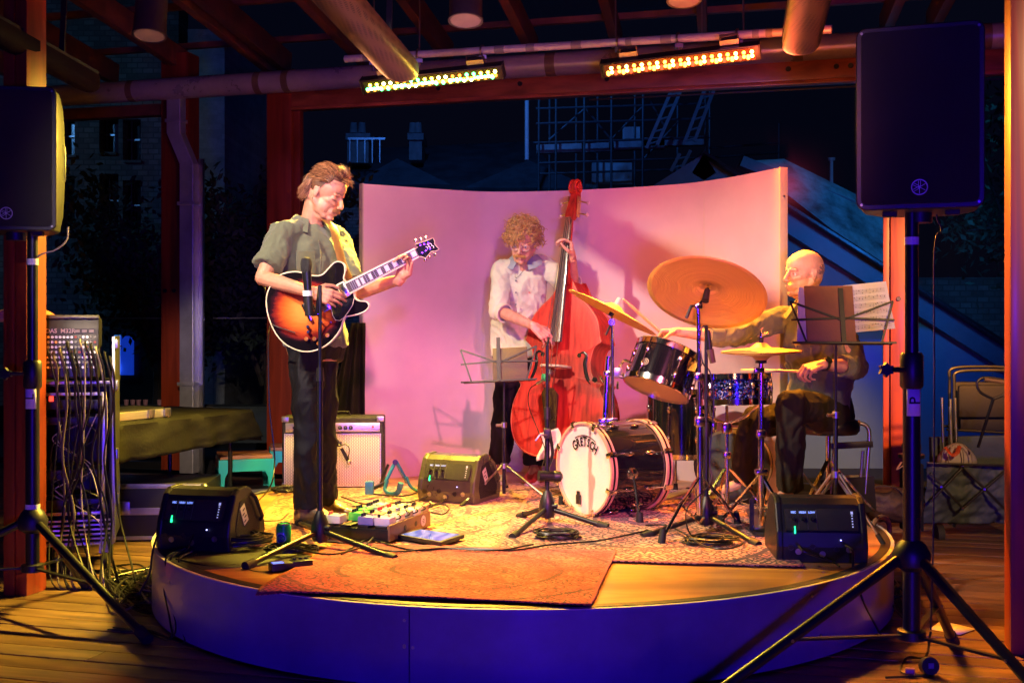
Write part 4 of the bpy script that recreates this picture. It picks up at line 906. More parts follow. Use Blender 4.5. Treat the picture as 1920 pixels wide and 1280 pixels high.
for s_ in (-1, 1): MB(AM).box((s_ * (W / 2 - .017), -.008, .176), (.004, .008, .32)).build('trim_strip', M_['alu'], t)
MB(AM).box((0, .0, .375), (W - .045, .014, .055), None, .003).build('control_strip', mat('brushed_silver', (.62, .62, .60), .3, .8, stretch=(.1, 1, 8)), t)
for x in [-.235, -.2] : MB(AM).cyl((x, -.008, .375), (x, -.016, .375), .008, seg=10).build('input_jack', BK, t)
for x in (-.16, -.125, -.09, -.03, .005, .045, .078, .11):
    k_ = MB(AM).lathe([(.0135, 0), (.0125, .004), (.009, .006), (.0085, .016), (0, .016)], zframe(Vector((x, -.006, .373)), (0, -1, 0)), 14, caps=False).build('knob', BK, t)
    MB(AM).box((x, -.023, .376), (.0015, .001, .009)).build('pointer', M_['white'], k_)
MB(AM).cyl((.245, -.006, .378), (.245, -.014, .378), .0075, seg=10).build('pilot_light', emis('red_jewel', (1, .05, .02), 1.2), t)
MB(AM).tube([(-.10, .10, .44), (-.09, .10, .465), (.09, .10, .465), (.10, .10, .44)], .011, 8, flat=.4).build('top_handle', BK, t)
for a_, b_ in ((-1, 0), (1, 0), (-1, 1), (1, 1)): MB(AM).box((a_ * (W / 2 - .02), .008 + .0, .02 + b_ * .405), (.045, .022, .035), None, .006).build('corner_protector', STL, t)
text('Reverb', .035, AM @ frame((-.2, -.0105, .31), (1, 0, 0), (0, 0, 1), (0, -1, 0)), 'lettering', M_['alu'], t) if False else None
# black cloth draped behind the amp
cl = MB()
def drape(u, v):
    w = .28 + .25 * (1 - v); x = -1.05 + .02 + w * u * 1.05; z = ST + .42 + (1 - v) * .0 + v * .0
    px = 655 + (682 - 655) * u + (1 - v) * (-45) * (1 - u); py = 790 - v * 185
    p = P(px + 3, py, 7.48); p.y += .025 * math.sin(u * 17 + v * 2) ; return tuple(p)
cl.grid(drape, 30, 14); one(cl, 'black_cloth', mat('brown_black_cloth', (.008, .006, .004), .85, bump=.3, spec=.2), 'black cloth hanging behind the guitarist beside the backdrop edge', 'cloth', solid=.004)
# mic hanging over the amp
t = thing('amp_microphone', 'small microphone hanging in front of the white amplifier grille', 'microphone', P(645, 855, 7.08))
MB().cyl(P(640, 840, 7.08), P(652, 862, 7.09), .010, .012, 12).build('body', BM, t); MB().ball(tuple(P(654, 866, 7.09)), .015).build('grille', STL, t); MB().box(tuple(P(636, 832, 7.08)), (.03, .03, .03), None, .005).build('clip', BK, t)
MB().tube(crom([P(622, 822, 7.08), P(631, 824, 7.07), P(636, 832, 7.08)], 4), .008, 8).build('arm', BM, t)
cable('microphone_cable', 'thin cable hanging from the microphone in front of the amplifier', [P(652, 862, 7.06), P(655, 842, 7.05), P(648, 833, 7.06), P(632, 832, 7.06), P(600, 800, 7.1), P(575, 785, 7.16), P(560, 780, 7.2)], .0035)

# ---- stands
def tripod(t, b, hub, feet, r=.011, m=BM, hubr=.03, rub=True, thick=.016):
    for f in feet:
        f = Vector(f); s_ = b + Z_ * hub; d = (f - b); d.z = 0; d.normalize(); s2 = s_ + d * hubr; f2 = f + Z_ * r
        lg = MB().cyl(s2, f2, r, seg=10).build('leg', m, t)
        if rub: q = (f2 - s2).normalized(); MB().cyl(f2 - q * .045, f2 + q * .008, r * 1.5, r * 1.6, 12).build('rubber_foot', RUB, lg)
def mic_stand(label, base, feet, hub, top, rt=.0105, collar=None):
    t = thing('microphone_stand', label, 'microphone stand', base); b = Vector(base)
    MB().lathe([(.012, -.075), (.035, -.07), (.043, -.03), (.038, .01), (.022, .05), (.013, .065)], Matrix.Translation(b + Z_ * (hub + .03)), 16).build('hub', BK, t)
    tripod(t, b, hub, feet, .0125, BM, .03)
    c_ = collar if collar else top * .55
    MB().cyl(b + Z_ * (hub - .05), b + Z_ * c_, .0125, seg=14).build('lower_tube', BM, t)
    MB().cyl(b + Z_ * (c_ - .02), b + Z_ * top, .0085, seg=12).build('upper_tube', BM, t)
    MB().cyl(b + Z_ * (c_ - .03), b + Z_ * (c_ + .03), .018, .015, 14).build('collar', BK, t)
    MB().cyl(b + Z_ * (hub + .02) + Vector((.02, -.02, 0)), b + Z_ * (hub + .02) + Vector((.05, -.03, 0)), .012, seg=10).build('hub_knob', BK, t)
    return t
# guitarist's vocal mic
b = Vector(((600 - 960) / F * 5.25, 5.25, ST))
t = mic_stand('straight black stand with a vocal microphone in front of the guitarist', b, [S(462, 1066), S(738, 1052), S(560, 985) ], .075, 1.18, collar=.78)
mt = thing('vocal_microphone', 'black handheld microphone upright on the stand in front of the guitarist', 'microphone', P(577, 560, 5.22))
top = b + Z_ * 1.18
MB().tube(crom([top, P(592, 590, 5.25), P(580, 575, 5.24)], 3), .009, 8).build('clip_arm', BK, mt)
MB().cyl(P(580, 592, 5.22), P(577, 552, 5.22), .019, .022, 16).build('clip', BK, mt)
MB().cyl(P(580, 585, 5.22), P(575, 510, 5.22), .0115, .0215, 16).build('body', BM, mt)
MB().cyl(P(577, 555, 5.22), P(577, 545, 5.22), .023, seg=16).build('tape_band', M_['white'], mt)
MB().lathe([(.0, -.035), (.02, -.035), (.0255, -.01), (.0255, .012), (.019, .03), (0, .036)], zframe(P(574, 497, 5.22), P(574, 480, 5.22) - P(576, 520, 5.22)), 16, caps=False).build('grille', mat('mic_mesh', (.03, .03, .035), .5, .6, bump=.6, bscale=700), mt)
# centre stand holding a kick mic
b = Vector(((1026 - 960) / F * 5.86, 5.86, ST))
t = mic_stand('black microphone stand before the double bass with a bracket halfway up', b, [S(974, 972), S(962, 1011), S(1137, 992)], .08, .90, collar=.56)
MB().cyl(b + Z_ * .90, P(1029, 632, 5.86), .006, seg=8).build('tip', BM, t)
MB().box(tuple(P(1026, 812, 5.84)), (.035, .05, .05), None, .008).build('clamp_block', BK, t)
MB().tube([P(1026, 815, 5.82), P(1012, 815, 5.8), P(1004, 826, 5.8)], .006, 8).build('clamp_lever', STL, t)
MB().tube(crom([P(1030, 805, 5.84), P(1036, 850, 5.86), P(1026, 880, 5.86)], 4), .008, 8).build('short_boom', BM, t)
t = thing('bass_microphone', 'fat black cylindrical microphone beside the bass drum head', 'microphone', P(1028, 893, 5.84))
MB().cyl(P(1010, 891, 5.84), P(1040, 893, 5.86), .026, seg=18).build('body', BM, t); MB().lathe([(.027, 0), (.03, .01), (.027, .035), (.012, .045), (0, .046)], zframe(P(1038, 893, 5.86), (1, .1, 0)), 18, caps=False).build('grille', BK, t)
# drum overhead stand
b = Vector(((1324 - 960) / F * 5.62, 5.62, ST))
t = mic_stand('black microphone stand in the middle of the drum kit among the chrome stands', b, [S(1207, 1010), S(1420, 1026), S(1345, 975)], .085, 1.0, collar=.50)
mt = thing('pencil_microphone', 'slim pencil microphone pointing down between the tom and the hi-hat', 'microphone', P(1333, 650, 5.6))
MB().cyl(P(1327, 618, 5.6), P(1331, 655, 5.6), .012, .013, 12).build('body', BM, mt); MB().cyl(P(1331, 655, 5.6), P(1337, 680, 5.6), .018, .014, 12).build('clip', mat('brown_clip', (.10, .07, .04), .5), mt)
MB().cyl(P(1330, 655, 5.61), b + Z_ * 1.0, .008, seg=8).build('clip_arm', BM, mt)
cable('microphone_cable', 'cable looping from the pencil microphone down its stand to the floor', [P(1328, 618, 5.6), P(1318, 612, 5.58), P(1312, 640, 5.58), P(1318, 680, 5.58), P(1332, 700, 5.59), P(1338, 760, 5.59), P(1330, 860, 5.59), P(1332, 905, 5.56), P(1290, 950, 5.5), P(1288, 985, 5.42), S(1300, 1010)], .0035)
# ---- music stands
PAPER = mat('sheet_paper', (.66, .60, .50), .7, var=.05)
def staff(parent, M, w, h, n, seed=1):
    rnd = random.Random(seed); mb = MB(M)
    for r_ in range(n):
        y = h / 2 - h * (r_ + .7) / (n + .4)
        for k in range(5): mb.box((0, y - k * .0045, .0012), (w * .86, .0006, .0003))
        x = -w * .4
        while x < w * .4:
            mb.box((x, y - .009 + rnd.uniform(-.01, .01), .0014), (.0035, .003, .0003)); mb.box((x + .002, y - .004 + rnd.uniform(-.006, .006), .0014), (.0007, .010, .0003)); x += rnd.uniform(.008, .02)
    mb.build('printed_notes', BK, parent)
def wire_desk(t, M, w=.46, h=.24):
    """folding wire desk in the local xy plane"""
    mb = MB(M); mb.bar((0, -h * .5, 0), (0, h * .72, 0), .022, .006, up=(0, 0, 1)); mb.build('desk_spine', BM, t)
    for s_ in (-1, 1):
        for a_, b_ in (((0, .0), (s_ * w / 2, h * .42)), ((s_ * w * .02, -h * .5), (s_ * w / 2, -h * .5)), ((s_ * w / 2, h * .42), (s_ * w * .36, -h * .5)), ((0, h * .05), (s_ * w * .5, -.0))):
            MB(M).bar((*a_, .0), (*b_, .0), .009, .004, up=(0, 0, 1)).build('desk_arm', BM, t)
    MB(M).box((0, -h * .5, .014), (w * .94, .006, .03), None, .002).build('ledge', BM, t)
def music_stand(label, base, feet, hub, desk_z, deskM, w=.46, h=.24):
    b = Vector(base); t = thing('music_stand', label, 'music stand', base)
    MB().cyl(b + Z_ * .03, b + Z_ * (desk_z * .62), .0105, seg=12).build('lower_tube', BM, t)
    MB().cyl(b + Z_ * (desk_z * .60), b + Z_ * desk_z, .007, seg=10).build('upper_tube', BM, t)
    for z, r_ in ((desk_z * .62, .016), (hub, .02), (desk_z, .014)): MB().cyl(b + Z_ * (z - .015), b + Z_ * (z + .015), r_, seg=12).build('collar', M_['steel'] if z < desk_z else BK, t)
    MB().cyl(b + Z_ * desk_z * .62 + Vector((-.012, -.01, 0)), b + Z_ * desk_z * .62 + Vector((-.045, -.02, 0)), .008, seg=8).build('thumbscrew', STL, t)
    tripod(t, b, hub, feet, .0075, M_['steel'], .02, True)
    for f in feet: f = Vector(f); MB().bar(b + Z_ * .045, (b + Z_ * hub).lerp(f, .62), .01, .003).build('brace', BM, t)
    wire_desk(t, deskM, w, h); return t
b = Vector(((945 - 960) / F * 6.75, 6.75, ST))
dM = Matrix.Translation(P(935, 680, 6.7)) @ rotz(R(-6)) @ Matrix.Rotation(R(74), 4, 'X') @ rotz(R(3))
dM = dM @ Matrix.Rotation(PI, 4, 'Y')       # desk seen from behind
t = music_stand('folding wire music stand left of the double bass with an open brown folder', b, [S(866, 950), S(1036, 945), S(950, 915)], .19, 1.3 - (712 - 610) / F * 6.75 - ST, dM, .44, .21)
fo = thing('sheet_music_folder', 'brown backed music folder standing on the left music stand', 'sheet music', P(958, 680, 6.66))
MB(dM).box((-.065, -.01, .012), (.20, .20, .012), None, .002).build('folder', mat('brown_card', (.06, .04, .016), .6), fo); MB(dM).box((-.065, -.006, .022), (.195, .2, .006)).build('pages', PAPER, fo)
b = Vector(((1567 - 960) / F * 5.5, 5.5, ST))
dM = Matrix.Translation(P(1580, 600, 5.45)) @ rotz(R(-4)) @ Matrix.Rotation(R(72), 4, 'X') @ Matrix.Rotation(PI, 4, 'Y')
t = music_stand('folding wire music stand in front of the drummer holding open sheet music', b, [S(1655, 1020) , S(1478, 1000), S(1566, 952)], .30, 1.3 - (636 - 610) / F * 5.5 - ST, dM, .475, .22)
mu = thing('sheet_music', 'open sheet music and dark folio on the right music stand', 'sheet music', P(1590, 585, 5.44))
TAN = mat('tan_folio', (.24, .09, .03), .6, var=.2)
MB(dM).box((.055, .035, .010), (.225, .275, .010), None, .002).build('folio_back', TAN, mu)
for k in range(3): MB(dM).box((.13 + k * .012, .02, .017 + k * .003), (.1, .27, .002), rotz(R(3 + k))).build('loose_sheet', PAPER, mu)
pm = dM @ rotz(R(-6)) @ Matrix.Translation((-.135, .055, .012)); sh = MB(pm).box((0, 0, 0), (.20, .235, .003)).build('music_page', PAPER, mu)
staff(sh, pm @ Matrix.Rotation(PI, 4, 'Y') @ Matrix.Translation((0, 0, .001)), .20, .22, 6, 3)
# ================================================================== DRUM KIT
DK = mat('black_drum_lacquer', (.008, .008, .010), .10, var=.2, bump=.0, coat=1., rvar=.03)
HOOP = mat('natural_maple_hoop', (.62, .34, .22), .3, var=.12, stretch=(1, 1, 1), scale=5, coat=.6)
HEAD = mat('coated_drum_head', (.72, .66, .56), .5, var=.04)
INL = mat('black_inlay', (.01, .01, .01), .2)
def lug(t, M, a, r, z, L, m=CHR):
    u = Vector((math.cos(a), math.sin(a), 0)); mb = MB(M); c = u * (r + .008) + Vector((0, 0, z)); 
    mb.ball(tuple(c), (.011, .011, L / 2), 8); mb.cyl(u * r + Vector((0, 0, z)), c, .008, seg=8); return mb.build('lug', m, t)
def drum(name, label, c, axis, rad, dep, nl, shell, hoopm, heads, up=(0, 0, 1), hw=.03, claws=False, rot=0):
    t = thing(name, label, 'drum', c); M = zframe(Vector(c), axis, up) @ rotz(rot)
    MB(M).lathe([(rad, -dep / 2), (rad, dep / 2)], None, 56, caps=False).build('shell', shell, t)
    for s_ in (-1, 1):
        z = s_ * dep / 2; prof = [(rad + .004, z - s_ * hw * .55), (rad + .014, z - s_ * hw * .55), (rad + .014, z + s_ * hw * .45), (rad + .003, z + s_ * hw * .45)] if claws else [(rad + .003, z - s_ * hw * .6), (rad + .009, z - s_ * hw * .6), (rad + .007, z + s_ * hw * .35), (rad + .012, z + s_ * hw * .42), (rad + .003, z + s_ * hw * .45)]
        h = MB(M).lathe(prof + [prof[0]], None, 56, caps=False).build('hoop', hoopm, t)
        if claws: MB(M).lathe([(rad + .0142, z - .006 - s_ * .002), (rad + .0152, z - .006 - s_ * .002), (rad + .0152, z + .006 - s_ * .002), (rad + .0142, z + .006 - s_ * .002)], None, 56, caps=False).build('hoop_inlay', INL, h)
        MB(M).lathe([(0, z + s_ * .002), (rad + .004, z + s_ * .002), (rad + .005, z - s_ * .01), (0, z - s_ * .004)], None, 56, caps=False).build('drum_head', heads[0 if s_ < 0 else 1], t)
    for k in range(nl):
        a = 2 * PI * k / nl + .2; u = Vector((math.cos(a), math.sin(a), 0))
        if claws:
            for s_ in (-1, 1):
                z = s_ * dep / 2; lug(t, M, a, rad, z - s_ * .115, .07)
                MB(M).cyl(u * (rad + .014) + Vector((0, 0, z - s_ * .12)), u * (rad + .014) + Vector((0, 0, z - s_ * .01)), .0035, seg=6).build('tension_rod', CHR, t)
                mb = MB(M @ rotz(a)); mb.box((rad + .017, 0, z), (.012, .03, hw * 1.15), None, .003); mb.box((rad + .004, 0, z + s_ * hw * .5), (.03, .026, .006), None, .002); mb.build('claw', CHR, t)
        else:
            for s_ in ((-1, 1) if dep > .16 else (0,)): lug(t, M, a, rad, s_ * dep * .22, .05 if s_ else .085)
            MB(M).cyl(u * (rad + .012) + Vector((0, 0, -dep / 2 - .005)), u * (rad + .012) + Vector((0, 0, dep / 2 + .01)), .003, seg=6).build('tension_rod', CHR, t)
    return t, M
# bass drum: front head looks to the left and towards the camera
ax = Vector((.84, .54, 0)); kc = Vector((.383, 6.12, .55)); kr = .232
kick, KM = drum('bass_drum', 'black bass drum with pale maple hoops and lettering on its cream front head', kc + ax * .19, ax, kr, .37, 8, DK, HOOP, [HEAD, HEAD], hw=.042, claws=True, rot=.2)
HM = frame(kc - ax * .004, (ax.y, -ax.x, 0), (0, 0, 1), -ax)          # drawing plane on the front head
word = 'GRETSCH'
ang = [37, 24.5, 12.5, 1.5, -10, -22, -34]
for ch, a_ in zip(word, ang):
    a0 = R(90 + a_ - 3); rr_ = .152
    big = 1.18 if ch in 'GTH' else 1.0
    text(ch, .062 * big, HM @ Matrix.Translation((rr_ * math.cos(a0), rr_ * math.sin(a0) - .012, .0005)) @ rotz(R(a_ - 3) * .85) @ Matrix.Diagonal((.72, 1, 1, 1)), 'lettering', INL, kick, .0005, bold=.0015)
mb = MB(HM); secs = []
for k in range(13):
    a0 = R(90 - 3 + 30 - 58 * k / 12); secs.append([(r_ * math.cos(a0), r_ * math.sin(a0) - .012, z_) for r_, z_ in ((.184, .0004), (.189, .0004), (.189, .001), (.184, .001))])
mb.ring(secs); mb.build('lettering_bar', INL, kick)
MB(HM).box((-.045 + .0, -.165, .006), (.034, .05, .012), None, .003).build('clip_on_gadget', BK, kick); MB(HM).box((-.045, -.135, .008), (.02, .03, .01), None, .003).build('clip_on_gadget', BK, kick)
# spurs
for s_ in (-1, 1):
    side = Vector((ax.y, -ax.x, 0)) * s_; p0_ = kc + ax * .13 + side * (kr + .01) + Z_ * -.02; f_ = p0_ + side * .10 - ax * .04; f_.z = ST + .01
    sp_ = MB().tube([p0_, p0_.lerp(f_, .5), f_], .009, 8).build('spur_leg', CHR, kick); MB().cyl(f_ + Z_ * .05, f_ - Z_ * .008, .016, .019, 12).build('rubber_foot', RUB, sp_)
    MB().lathe([(.034, 0), (.03, .012), (.014, .02), (0, .021)], zframe(p0_ - side * .012 + Z_ * .01, side), 16, caps=False).build('spur_bracket', CHR, kick)
    MB().cyl(p0_.lerp(f_, .62) - ax * .02, p0_.lerp(f_, .62) + ax * .03, .006, seg=8).build('wing_bolt', CHR, kick)
# tom post and mount on top
bt0 = kc + ax * .13 + Z_ * kr
mb = MB(); mb.box(tuple(bt0 + Z_ * .012), (.075, .055, .03), rotz(0), .006); mb.build('mount_plate', CHR, kick)
tp = thing('tom_post', 'pair of upright chrome posts on top of the bass drum', 'drum hardware', bt0)
p_a = P(1134, 790, 6.2); p_b = P(1148, 790, 6.18)
MB().cyl(P(1134, 792, 6.2), P(1141, 668, 6.2), .0145, seg=14).build('thick_post', CHR, tp)
MB().cyl(P(1149, 792, 6.17), P(1148, 606, 6.12), .0085, seg=12).build('thin_post', CHR, tp)
MB().box(tuple(P(1157, 698, 6.18)), (.055, .05, .06), None, .016).build('clamp_block', STL, tp)
MB().box(tuple(P(1139, 700, 6.2)), (.045, .045, .03), None, .008).build('clamp_ring', CHR, tp)
MB().box(tuple(P(1146, 787, 6.18)), (.07, .04, .022), None, .006).build('base_clamp', CHR, tp)
MB().tube(crom([P(1160, 690, 6.17), P(1170, 676, 6.12), P(1183, 680, 6.08)], 4), .008, 8).build('mount_arm', CHR, tp)
MB().tube(crom([P(1160, 705, 6.17), P(1170, 708, 6.12), P(1176, 700, 6.08)], 4), .006, 8).build('mount_arm', CHR, tp)
for a_, b_ in (((1168, 700), (1172, 712)), ((1132, 716), (1126, 706)), ((1158, 716), (1158, 728))): MB().cyl(P(*a_, 6.15), P(*b_, 6.12), .007, seg=8).build('wing_nut', CHR, tp)
# rack tom, tipped towards the drummer on the right and away from the viewer
tc_ = P(1243, 694, 6.0); tax = Vector((.36, .26, .9)).normalized()
AMB = mat('amber_drum_film', (.50, .30, .13), .4, var=.06)
drum('rack_tom', 'black tilted rack tom with a round badge and amber bottom head', tc_, tax, .165, .20, 6, DK, CHR, [AMB, HEAD], rot=.5)
t = [o for o in bpy.data.objects if o.name.startswith('rack_tom')][0]
v = P(1206, 674, 5.86); dv_ = Vector((v - tc_)); rad_ = (dv_ - tax * dv_.dot(tax)); q = tc_ + tax * dv_.dot(tax) + rad_.normalized() * .1655
MB().cyl(q, q + rad_.normalized() * .002, .0185, seg=24).build('round_badge', mat('badge_brass', (.55, .45, .3), .3, .7), t); MB().torus(zframe(q + rad_.normalized() * .0025, rad_), .012, .0015, 20, 5).build('badge_ring', INL, t)
MB().cyl(q + rad_.normalized() * .002, q + rad_.normalized() * .003, .004, seg=10).build('badge_centre', INL, t)
# floor tom
ft, FM = drum('floor_tom', 'tall glossy black floor tom behind the bass drum', Vector((.99, 6.85, .735)), (0, 0, 1), .195, .38, 8, DK, CHR, [HEAD, HEAD], rot=.1)
for a_ in (210, 330, 90):
    u = Vector((math.cos(R(a_)), math.sin(R(a_)), 0)) * .215 + Vector((.99, 6.85, 0)); lg = MB().tube([u + Z_ * .75, u + Z_ * .42, u * 1.0 + Z_ * (ST + .02)], .0065, 8).build('leg', CHR, ft); MB().cyl(u + Z_ * (ST + .045), u + Z_ * (ST + .002), .013, .016, 10).build('rubber_foot', RUB, lg); MB().box(tuple(u + Z_ * .72 - (u - Vector((.99, 6.85, 0))) * .04), (.03, .03, .05), None, .006).build('leg_bracket', CHR, ft)
# snare with glitter wrap
def glitter():
    m, nt, b = _nt('blue_glitter_wrap'); n = nt.nodes; l = nt.links; tc = n.new('ShaderNodeTexCoord'); v = n.new('ShaderNodeTexVoronoi'); v.inputs['Scale'].default_value = 160; l.new(tc.outputs['Object'], v.inputs[0])
    r = n.new('ShaderNodeValToRGB'); r.color_ramp.interpolation = 'CONSTANT'; e = r.color_ramp.elements; e[0].color = (.01, .012, .04, 1); e[1].position = .55; e[1].color = (.03, .05, .35, 1)
    for p_, c_ in ((.72, (.12, .2, .7, 1)), (.86, (.35, .04, .05, 1)), (.93, (.6, .6, .75, 1))): x = e.new(p_); x.color = c_
    s = n.new('ShaderNodeSeparateColor'); l.new(v.outputs['Color'], s.inputs[0]); l.new(s.outputs[0], r.inputs[0]); l.new(r.outputs[0], b.inputs['Base Color']); b.inputs['Roughness'].default_value = .15; b.inputs['Metallic'].default_value = .5; b.inputs['Coat Weight'].default_value = 1; return m
scn = Vector(((1379 - 960) / F * 6.02, 6.02, 1.3 - (729 - 610) / F * 6.02))
sn, SM2 = drum('snare_drum', 'blue glitter snare drum with chrome hoops under the left stick', scn, Vector((-.02, .05, 1)), .175, .135, 10, glitter(), CHR, [AMB, HEAD], rot=.1)
ss = thing('snare_stand', 'low chrome snare stand with crossed basket arms', 'drum stand', (scn.x - .04, scn.y + .02, ST)); sb_ = Vector((scn.x - .04, scn.y + .02, ST))
MB().cyl(sb_ + Z_ * .05, sb_ + Z_ * .34, .0125, seg=12).build('lower_tube', CHR, ss); MB().cyl(sb_ + Z_ * .30, sb_ + Z_ * .50, .0085, seg=12).build('upper_tube', CHR, ss)
MB().box(tuple(sb_ + Z_ * .47), (.05, .04, .06), None, .01).build('tilter', CHR, ss); MB().box(tuple(sb_ + Z_ * .33), (.04, .04, .035), None, .008).build('clamp_ring', CHR, ss)
for a_ in (200, 320, 80):
    u = Vector((math.cos(R(a_)), math.sin(R(a_)), 0)); MB().tube([sb_ + Z_ * .49, sb_ + u * .10 + Z_ * .53, sb_ + u * .185 + Z_ * .595, sb_ + u * .19 + Z_ * .63], .0075, 8).build('basket_arm', CHR, ss)
for a_ in (215, 335, 95):
    u = Vector((math.cos(R(a_)), math.sin(R(a_)), 0)); f_ = sb_ + u * .25 + Z_ * .012; MB().bar(sb_ + Z_ * .26 + u * .015, f_, .016, .008, up=(0, 0, 1)).build('leg', CHR, ss); MB().bar(sb_ + Z_ * .07, (sb_ + Z_ * .26).lerp(f_, .55), .014, .005).build('brace', CHR, ss); MB().box(tuple(f_), (.03, .03, .035), None, .008).build('rubber_foot', RUB, ss)
# ---- cymbals
def brass():
    m, nt, b = _nt('lathed_bronze'); n = nt.nodes; l = nt.links; tc = n.new('ShaderNodeTexCoord'); sx = n.new('ShaderNodeVectorMath'); sx.operation = 'LENGTH'; l.new(tc.outputs['Object'], sx.inputs[0])
    mu = n.new('ShaderNodeMath'); mu.operation = 'MULTIPLY'; mu.inputs[1].default_value = 900; l.new(sx.outputs['Value'], mu.inputs[0]); si = n.new('ShaderNodeMath'); si.operation = 'SINE'; l.new(mu.outputs[0], si.inputs[0])
    no = n.new('ShaderNodeTexNoise'); no.inputs['Scale'].default_value = 1; no.inputs['Detail'].default_value = 5; cx = n.new('ShaderNodeCombineXYZ'); m9 = n.new('ShaderNodeMath'); m9.operation = 'MULTIPLY'; m9.inputs[1].default_value = 420; l.new(sx.outputs['Value'], m9.inputs[0]); l.new(m9.outputs[0], cx.inputs[0]); a9 = n.new('ShaderNodeVectorMath'); a9.operation = 'MULTIPLY_ADD'; a9.inputs[1].default_value = (5, 5, 5); l.new(tc.outputs['Object'], a9.inputs[0]); l.new(cx.outputs[0], a9.inputs[2]); l.new(a9.outputs[0], no.inputs[0])
    r = n.new('ShaderNodeValToRGB'); e = r.color_ramp.elements; e[0].position = .3; e[1].position = .75; e[0].color = (.72, .44, .08, 1); e[1].color = (.90, .60, .14, 1); l.new(no.outputs[0], r.inputs[0]); l.new(r.outputs[0], b.inputs['Base Color'])
    b.inputs['Metallic'].default_value = .3; b.inputs['Roughness'].default_value = .42
    ad = n.new('ShaderNodeMath'); ad.operation = 'MULTIPLY_ADD'; ad.inputs[1].default_value = .25; l.new(si.outputs[0], ad.inputs[0]); l.new(no.outputs[0], ad.inputs[2])
    bp = n.new('ShaderNodeBump'); bp.inputs['Strength'].default_value = .55; bp.inputs['Distance'].default_value = .006; l.new(ad.outputs[0], bp.inputs['Height']); l.new(bp.outputs[0], b.inputs['Normal']); return m
BR = brass()
def cymbal(name, label, c, n, r, bell=.055, h=.022, flip=False):
    t = bpy.data.objects.new(name, None); 
    M = zframe(c, n); prof = [(.006, .026 + h), (bell * .55, .022 + h), (bell, .004 + h)] + [(bell + (r - bell) * k / 8, h * (1 - (k / 8) ** 1.4)) for k in range(1, 9)]
    mb = MB(); mb.lathe(prof, None, 72, caps=False); o = mb.build(name, BR, None, solid=.0016); o.matrix_world = M; WM[o.name] = M; tag(o, label, 'cymbal'); return o, M
rn = Vector((.16, .80, .58)).normalized() # top normal: tipped away from the viewer so its underside shows
# choose the normal so that the outline is an ellipse 228 x 118 px rotated 17 degrees
rc_ = P(1325, 550, 5.5); rn = Vector((.24, .52, .80)).normalized()
ride, RM = cymbal('ride_cymbal', 'large bronze ride cymbal tilted towards the camera, highest of the cymbals', rc_, rn, .283)
rs = thing('cymbal_stand', 'straight chrome cymbal stand carrying the large ride cymbal', 'cymbal stand', ((1312 - 960) / F * 5.55, 5.55, ST)); b = Vector(((1312 - 960) / F * 5.55, 5.55, ST))
jt = P(1309, 574, 5.52)
MB().cyl(b + Z_ * .10, b + Z_ * .62, .0135, seg=14).build('lower_tube', CHR, rs); MB().cyl(b + Z_ * .6, jt, .0095, seg=12).build('upper_tube', CHR, rs)
MB().box(tuple(P(1310, 706, 5.54)), (.045, .045, .04), None, .01).build('clamp_ring', CHR, rs); MB().box(tuple(jt), (.04, .03, .028), None, .008).build('tilter', CHR, rs)
MB().cyl(jt, rc_ - rn * .01, .006, seg=10).build('tilter_rod', BM, rs); MB().cyl(rc_ - rn * .045, rc_ + rn * .02, .018, .014, 14).build('felt_sleeve', BK, rs); MB().cyl(rc_ + rn * .03, rc_ + rn * .07, .007, seg=8).build('wing_nut', CHR, rs)
MB().tube([jt, P(1296, 574, 5.5), P(1287, 596, 5.49)], .008, 8).build('lever', BM, rs)
MB().box(tuple(P(1312, 790, 5.54)), (.05, .05, .05), None, .012).build('hub', CHR, rs)
for f_ in (S(1240, 1022), S(1383, 985), S(1290, 935)):
    h0 = P(1312, 893, 5.55); d = f_ - h0; k_ = h0.lerp(f_, .5) + Z_ * .03; MB().tube([h0, k_, f_ + Z_ * .02], .0085, 8).build('leg', CHR, rs); MB().bar(b + Z_ * .06, k_, .014, .005).build('brace', CHR, rs); MB().cyl(f_ + Z_ * .06 - d.normalized() * .02, f_ + Z_ * .003, .014, .019, 10).build('rubber_foot', RUB, rs)
# crash, nearly edge on
cc_ = P(1148, 586, 6.05); cn = Vector((.51, -.035, .86)).normalized(); cn = (Vector((.465, .03, .885))).normalized()
crash, CM = cymbal('crash_cymbal', 'thin bronze crash cymbal seen almost edge-on in front of the double bass', cc_, cn, .255)
cs = thing('cymbal_holder', 'angled chrome holder under the edge-on crash cymbal', 'cymbal stand', P(1148, 610, 6.1)); MB().cyl(P(1148, 608, 6.12), cc_ - cn * .01, .0055, seg=10).build('tilter_rod', CHR, cs)
MB().cyl(P(1147, 604, 6.08), P(1147, 604, 6.03), .016, seg=16).build('tilter', CHR, cs); MB().cyl(cc_ + cn * .045, cc_ + cn * .085, .015, .012, 12).build('felt_and_nut', mat('cream_felt', (.6, .52, .4), .8), cs); MB().cyl(cc_ - cn * .02, cc_ + cn * .0, .014, seg=10).build('cup_washer', BK, cs)
MB().cyl(P(1147, 604, 6.05), P(1136, 628, 6.03), .006, seg=8).build('lever', BM, cs)
